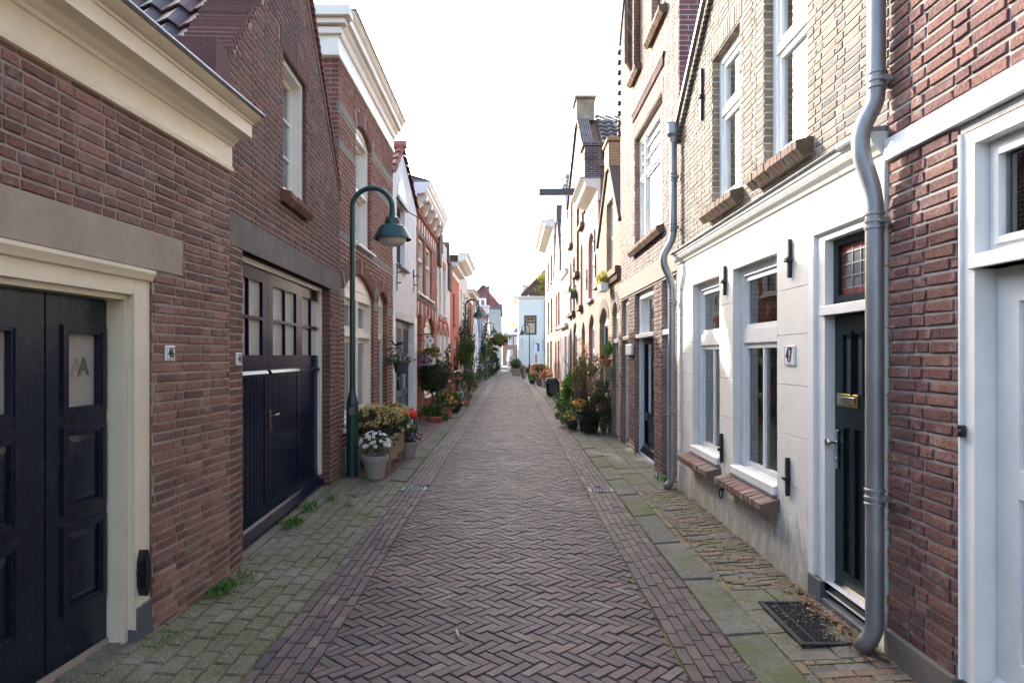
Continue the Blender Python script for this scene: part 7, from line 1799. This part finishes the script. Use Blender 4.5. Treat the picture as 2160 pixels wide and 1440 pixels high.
# ================================================================== BICYCLES
def bicycle(base, ang, label, frame=None, first=None):
    b = Vector(base)
    if first is not None:
        r = first.copy(); COL.objects.link(r); r.location = b; r['label'] = label; r.rotation_euler = (first.rotation_euler[0], 0, ang)
        for ch in first.children:
            c2 = ch.copy(); COL.objects.link(c2); c2.parent = r
            for gch in ch.children: d2 = gch.copy(); COL.objects.link(d2); d2.parent = c2
        return r
    t = thing('bicycle', b, label, 'bicycle', 'bicycles leaning on the left walls')
    def T(x, z, y=0): return b + Vector((x, y, z))
    for x in (-.53, .53):
        mb = MB(); mb.tube([T(x + .335 * cos(a), .345 + .335 * sin(a)) for a in [2 * pi * k / 28 for k in range(28)]], .019, 7, close=True); w = obj('wheel', mb, TYRE, t)
        mb = MB(); mb.tube([T(x + .31 * cos(a), .345 + .31 * sin(a)) for a in [2 * pi * k / 28 for k in range(28)]], .011, 6, close=True); mb.tube([T(x, .345, -.04), T(x, .345, .04)], .025, 8)
        for k in range(12): a = k * pi / 6; mb.tube([T(x, .345, .02 * (-1) ** k), T(x + .31 * cos(a), .345 + .31 * sin(a))], .003, 3)
        obj('rim', mb, STEEL, w)
    mb = MB()
    for P in ([T(-.53, .345), T(-.15, .85)], [T(-.53, .345), T(-.08, .3)], [T(-.08, .3), T(-.18, .95)], [T(-.08, .3), T(.36, .72)], [T(-.16, .82), T(.34, .82)], [T(.34, .98), T(.4, .72), T(.53, .345)]): mb.tube(P, .017, 7)
    obj('frame', mb, frame or BLACKP, t)
    mb = MB(); mb.tube([T(-.3, .99), T(-.18, 1.0), T(-.02, .985)], [.06, .085, .025], 10); obj('saddle', mb, BROWNP, t)
    mb = MB(); mb.tube([T(.34, .98), T(.33, 1.08)], .014, 6); mb.tube([T(.15, 1.02, -.28), T(.3, 1.08, -.22), T(.35, 1.09, 0), T(.3, 1.08, .22), T(.15, 1.02, .28)], .013, 6); obj('handlebar', mb, STEEL, t)
    mb = MB(); mb.tube([T(-.08, .3, -.1), T(-.08, .3, .1)], .05, 10); mb.tube([T(-.2, .22, -.12), T(-.08, .3, -.1)], .01, 5); mb.tube([T(.04, .38, .12), T(-.08, .3, .1)], .01, 5); mb.bbox(b.x - .26, b.x - .14, b.y - .16, b.y - .1, b.z + .2, b.z + .225, .004); mb.bbox(b.x - .02, b.x + .1, b.y + .1, b.y + .16, b.z + .37, b.z + .395, .004); obj('pedals', mb, STEEL, t)
    mb = MB(); mb.bbox(b.x - .85, b.x - .3, b.y - .07, b.y + .07, b.z + .74, b.z + .77, .006); mb.tube([T(-.8, .75), T(-.53, .345)], .008, 5); obj('rear_rack', mb, BLACKP, t)
    mb = MB(); mb.tube([T(-.89, .78), T(-.89, .86)], .03, 8); obj('tail_light', mb, PET_R, t)
    t.rotation_euler = (radians(-7), 0, ang); return t
bk = bicycle((-1.74, 24.7, .05), radians(84), 'black bicycle leaning on the wall near the big left shrub')
bicycle((-1.75, 69.0, -.02), radians(95), 'bicycle under the arching climber, nearest of the far parked bicycles', first=bk)
bicycle((-1.5, 70.0, -.02), radians(80), 'bicycle under the arching climber, middle of the far parked bicycles', first=bk)
bicycle((-1.3, 71.2, -.02), radians(100), 'bicycle under the arching climber, farthest of the far parked bicycles', first=bk)
# bridge ramp and greenery at the end
t = thing('stone_bridge_ramp', (-.3, 100, 0), 'pale sunlit ramp wall and steps at the end of the street', 'ramp')
mb = MB(); mb.prism_z([(-1.6, 92), (1.4, 92), (1.4, 112), (-.6, 112)], -.02, .02); mb.prism_u([(0, 0)] * 0 or [(-100, -.1), (-112, -.1), (-112, 1.5)], -.6, 1.6, 0); obj('ramp', mb, COPSTONE, t)
mb = MB(); 
for i in range(8): mb.bbox(-.5, 1.6, 100 + i * .9, 107.5, .02 + i * .2, .2 + i * .2, .02)
obj('steps', mb, STONE, t)
mb = MB(); mb.mesh([(-.75, 99, 0), (-.45, 99, 0), (-.45, 110, 0), (-.75, 110, 0), (-.75, 99, .9), (-.45, 99, .9), (-.45, 110, 2.5), (-.75, 110, 2.5)], [(0, 3, 2, 1), (4, 5, 6, 7), (0, 1, 5, 4), (1, 2, 6, 5), (2, 3, 7, 6), (3, 0, 4, 7)]); obj('side_wall', mb, PLASTER, t)
def tree(base, h, R, n, label, leaf, L=.4):
    base = Vector(base); t = thing('tree', base, label, 'tree', 'trees behind the end of the street')
    mb = MB(); mb.tube([base, base + Vector((.1, 0, h * .3)), base + Vector((-.05, 0, h * .55))], [.22, .17, .12], 8)
    branches(mb, base + Vector((0, 0, h * .4)), [base + Vector((R_.uniform(-.8, .8) * R, R_.uniform(-.8, .8) * R, h * R_.uniform(.6, .95))) for i in range(12)], .09, R_, 6, .3); obj('trunk', mb, BARK, t)
    mb = MB(); bush(mb, base + Vector((0, 0, h * .68)), (R, R, h * .33), n, L, L * .45, R_, 34, .3, spread=.26); obj('crown', mb, leaf, t)
tree((-1.5, 136, 0), 9.0, 3.4, 1700, 'pale spring tree left of the gap above the far house roof', LEAF_Y)
tree((3.0, 140, 0), 8.6, 3.0, 1300, 'thin pale tree right of the gap above the far house roof', LEAF_O)
big_shrub((1.2, 96, 0), (.7, .7, 1), 2.6, 420, 'dark bush beside the ramp at the end of the street', LEAF_D, L=.35, W=.15)

# ================================================================== SKY, SUN, CAMERA
SX, SY, SZ = -1.0, 1.6, .95
el = math.atan2(SZ, math.hypot(SX, SY)); az = math.atan2(SX, SY)
w = bpy.data.worlds.new('World'); SC.world = w; w.use_nodes = True
nt = w.node_tree; bg = nt.nodes['Background']; sk = nt.nodes.new('ShaderNodeTexSky'); sk.sky_type = 'NISHITA'; sk.sun_disc = False
sk.sun_elevation = el; sk.sun_rotation = az; sk.air_density = 1.0; sk.dust_density = 4.0; sk.ozone_density = 1.0
nt.links.new(sk.outputs['Color'], bg.inputs['Color']); bg.inputs['Strength'].default_value = .15
sun = bpy.data.lights.new('sun', 'SUN'); sun.energy = 2.0; sun.angle = radians(.53); sun.color = (1, .955, .89)
so = bpy.data.objects.new('sun', sun); COL.objects.link(so); so.rotation_euler = Vector((SX, SY, SZ)).to_track_quat('Z', 'Y').to_euler(); so.location = (-20, 30, 25)
cam = bpy.data.cameras.new('camera'); co = bpy.data.objects.new('camera', cam); COL.objects.link(co)
cam.lens = 24; cam.sensor_width = 36; cam.sensor_fit = 'HORIZONTAL'; cam.shift_y = (HOR - 720) / 2160; cam.clip_end = 2000; cam.clip_start = .05
co.location = (0, 0, EYE); co.rotation_euler = (pi / 2, 0, 0); SC.camera = co
SC.view_settings.view_transform = 'Standard'; SC.view_settings.look = 'None'; SC.view_settings.exposure = 2.58; SC.view_settings.gamma = 1
SC.render.engine = 'CYCLES'; SC.cycles.max_bounces = 8; SC.cycles.transparent_max_bounces = 16; SC.cycles.sample_clamp_indirect = 6; SC.cycles.use_denoising = True
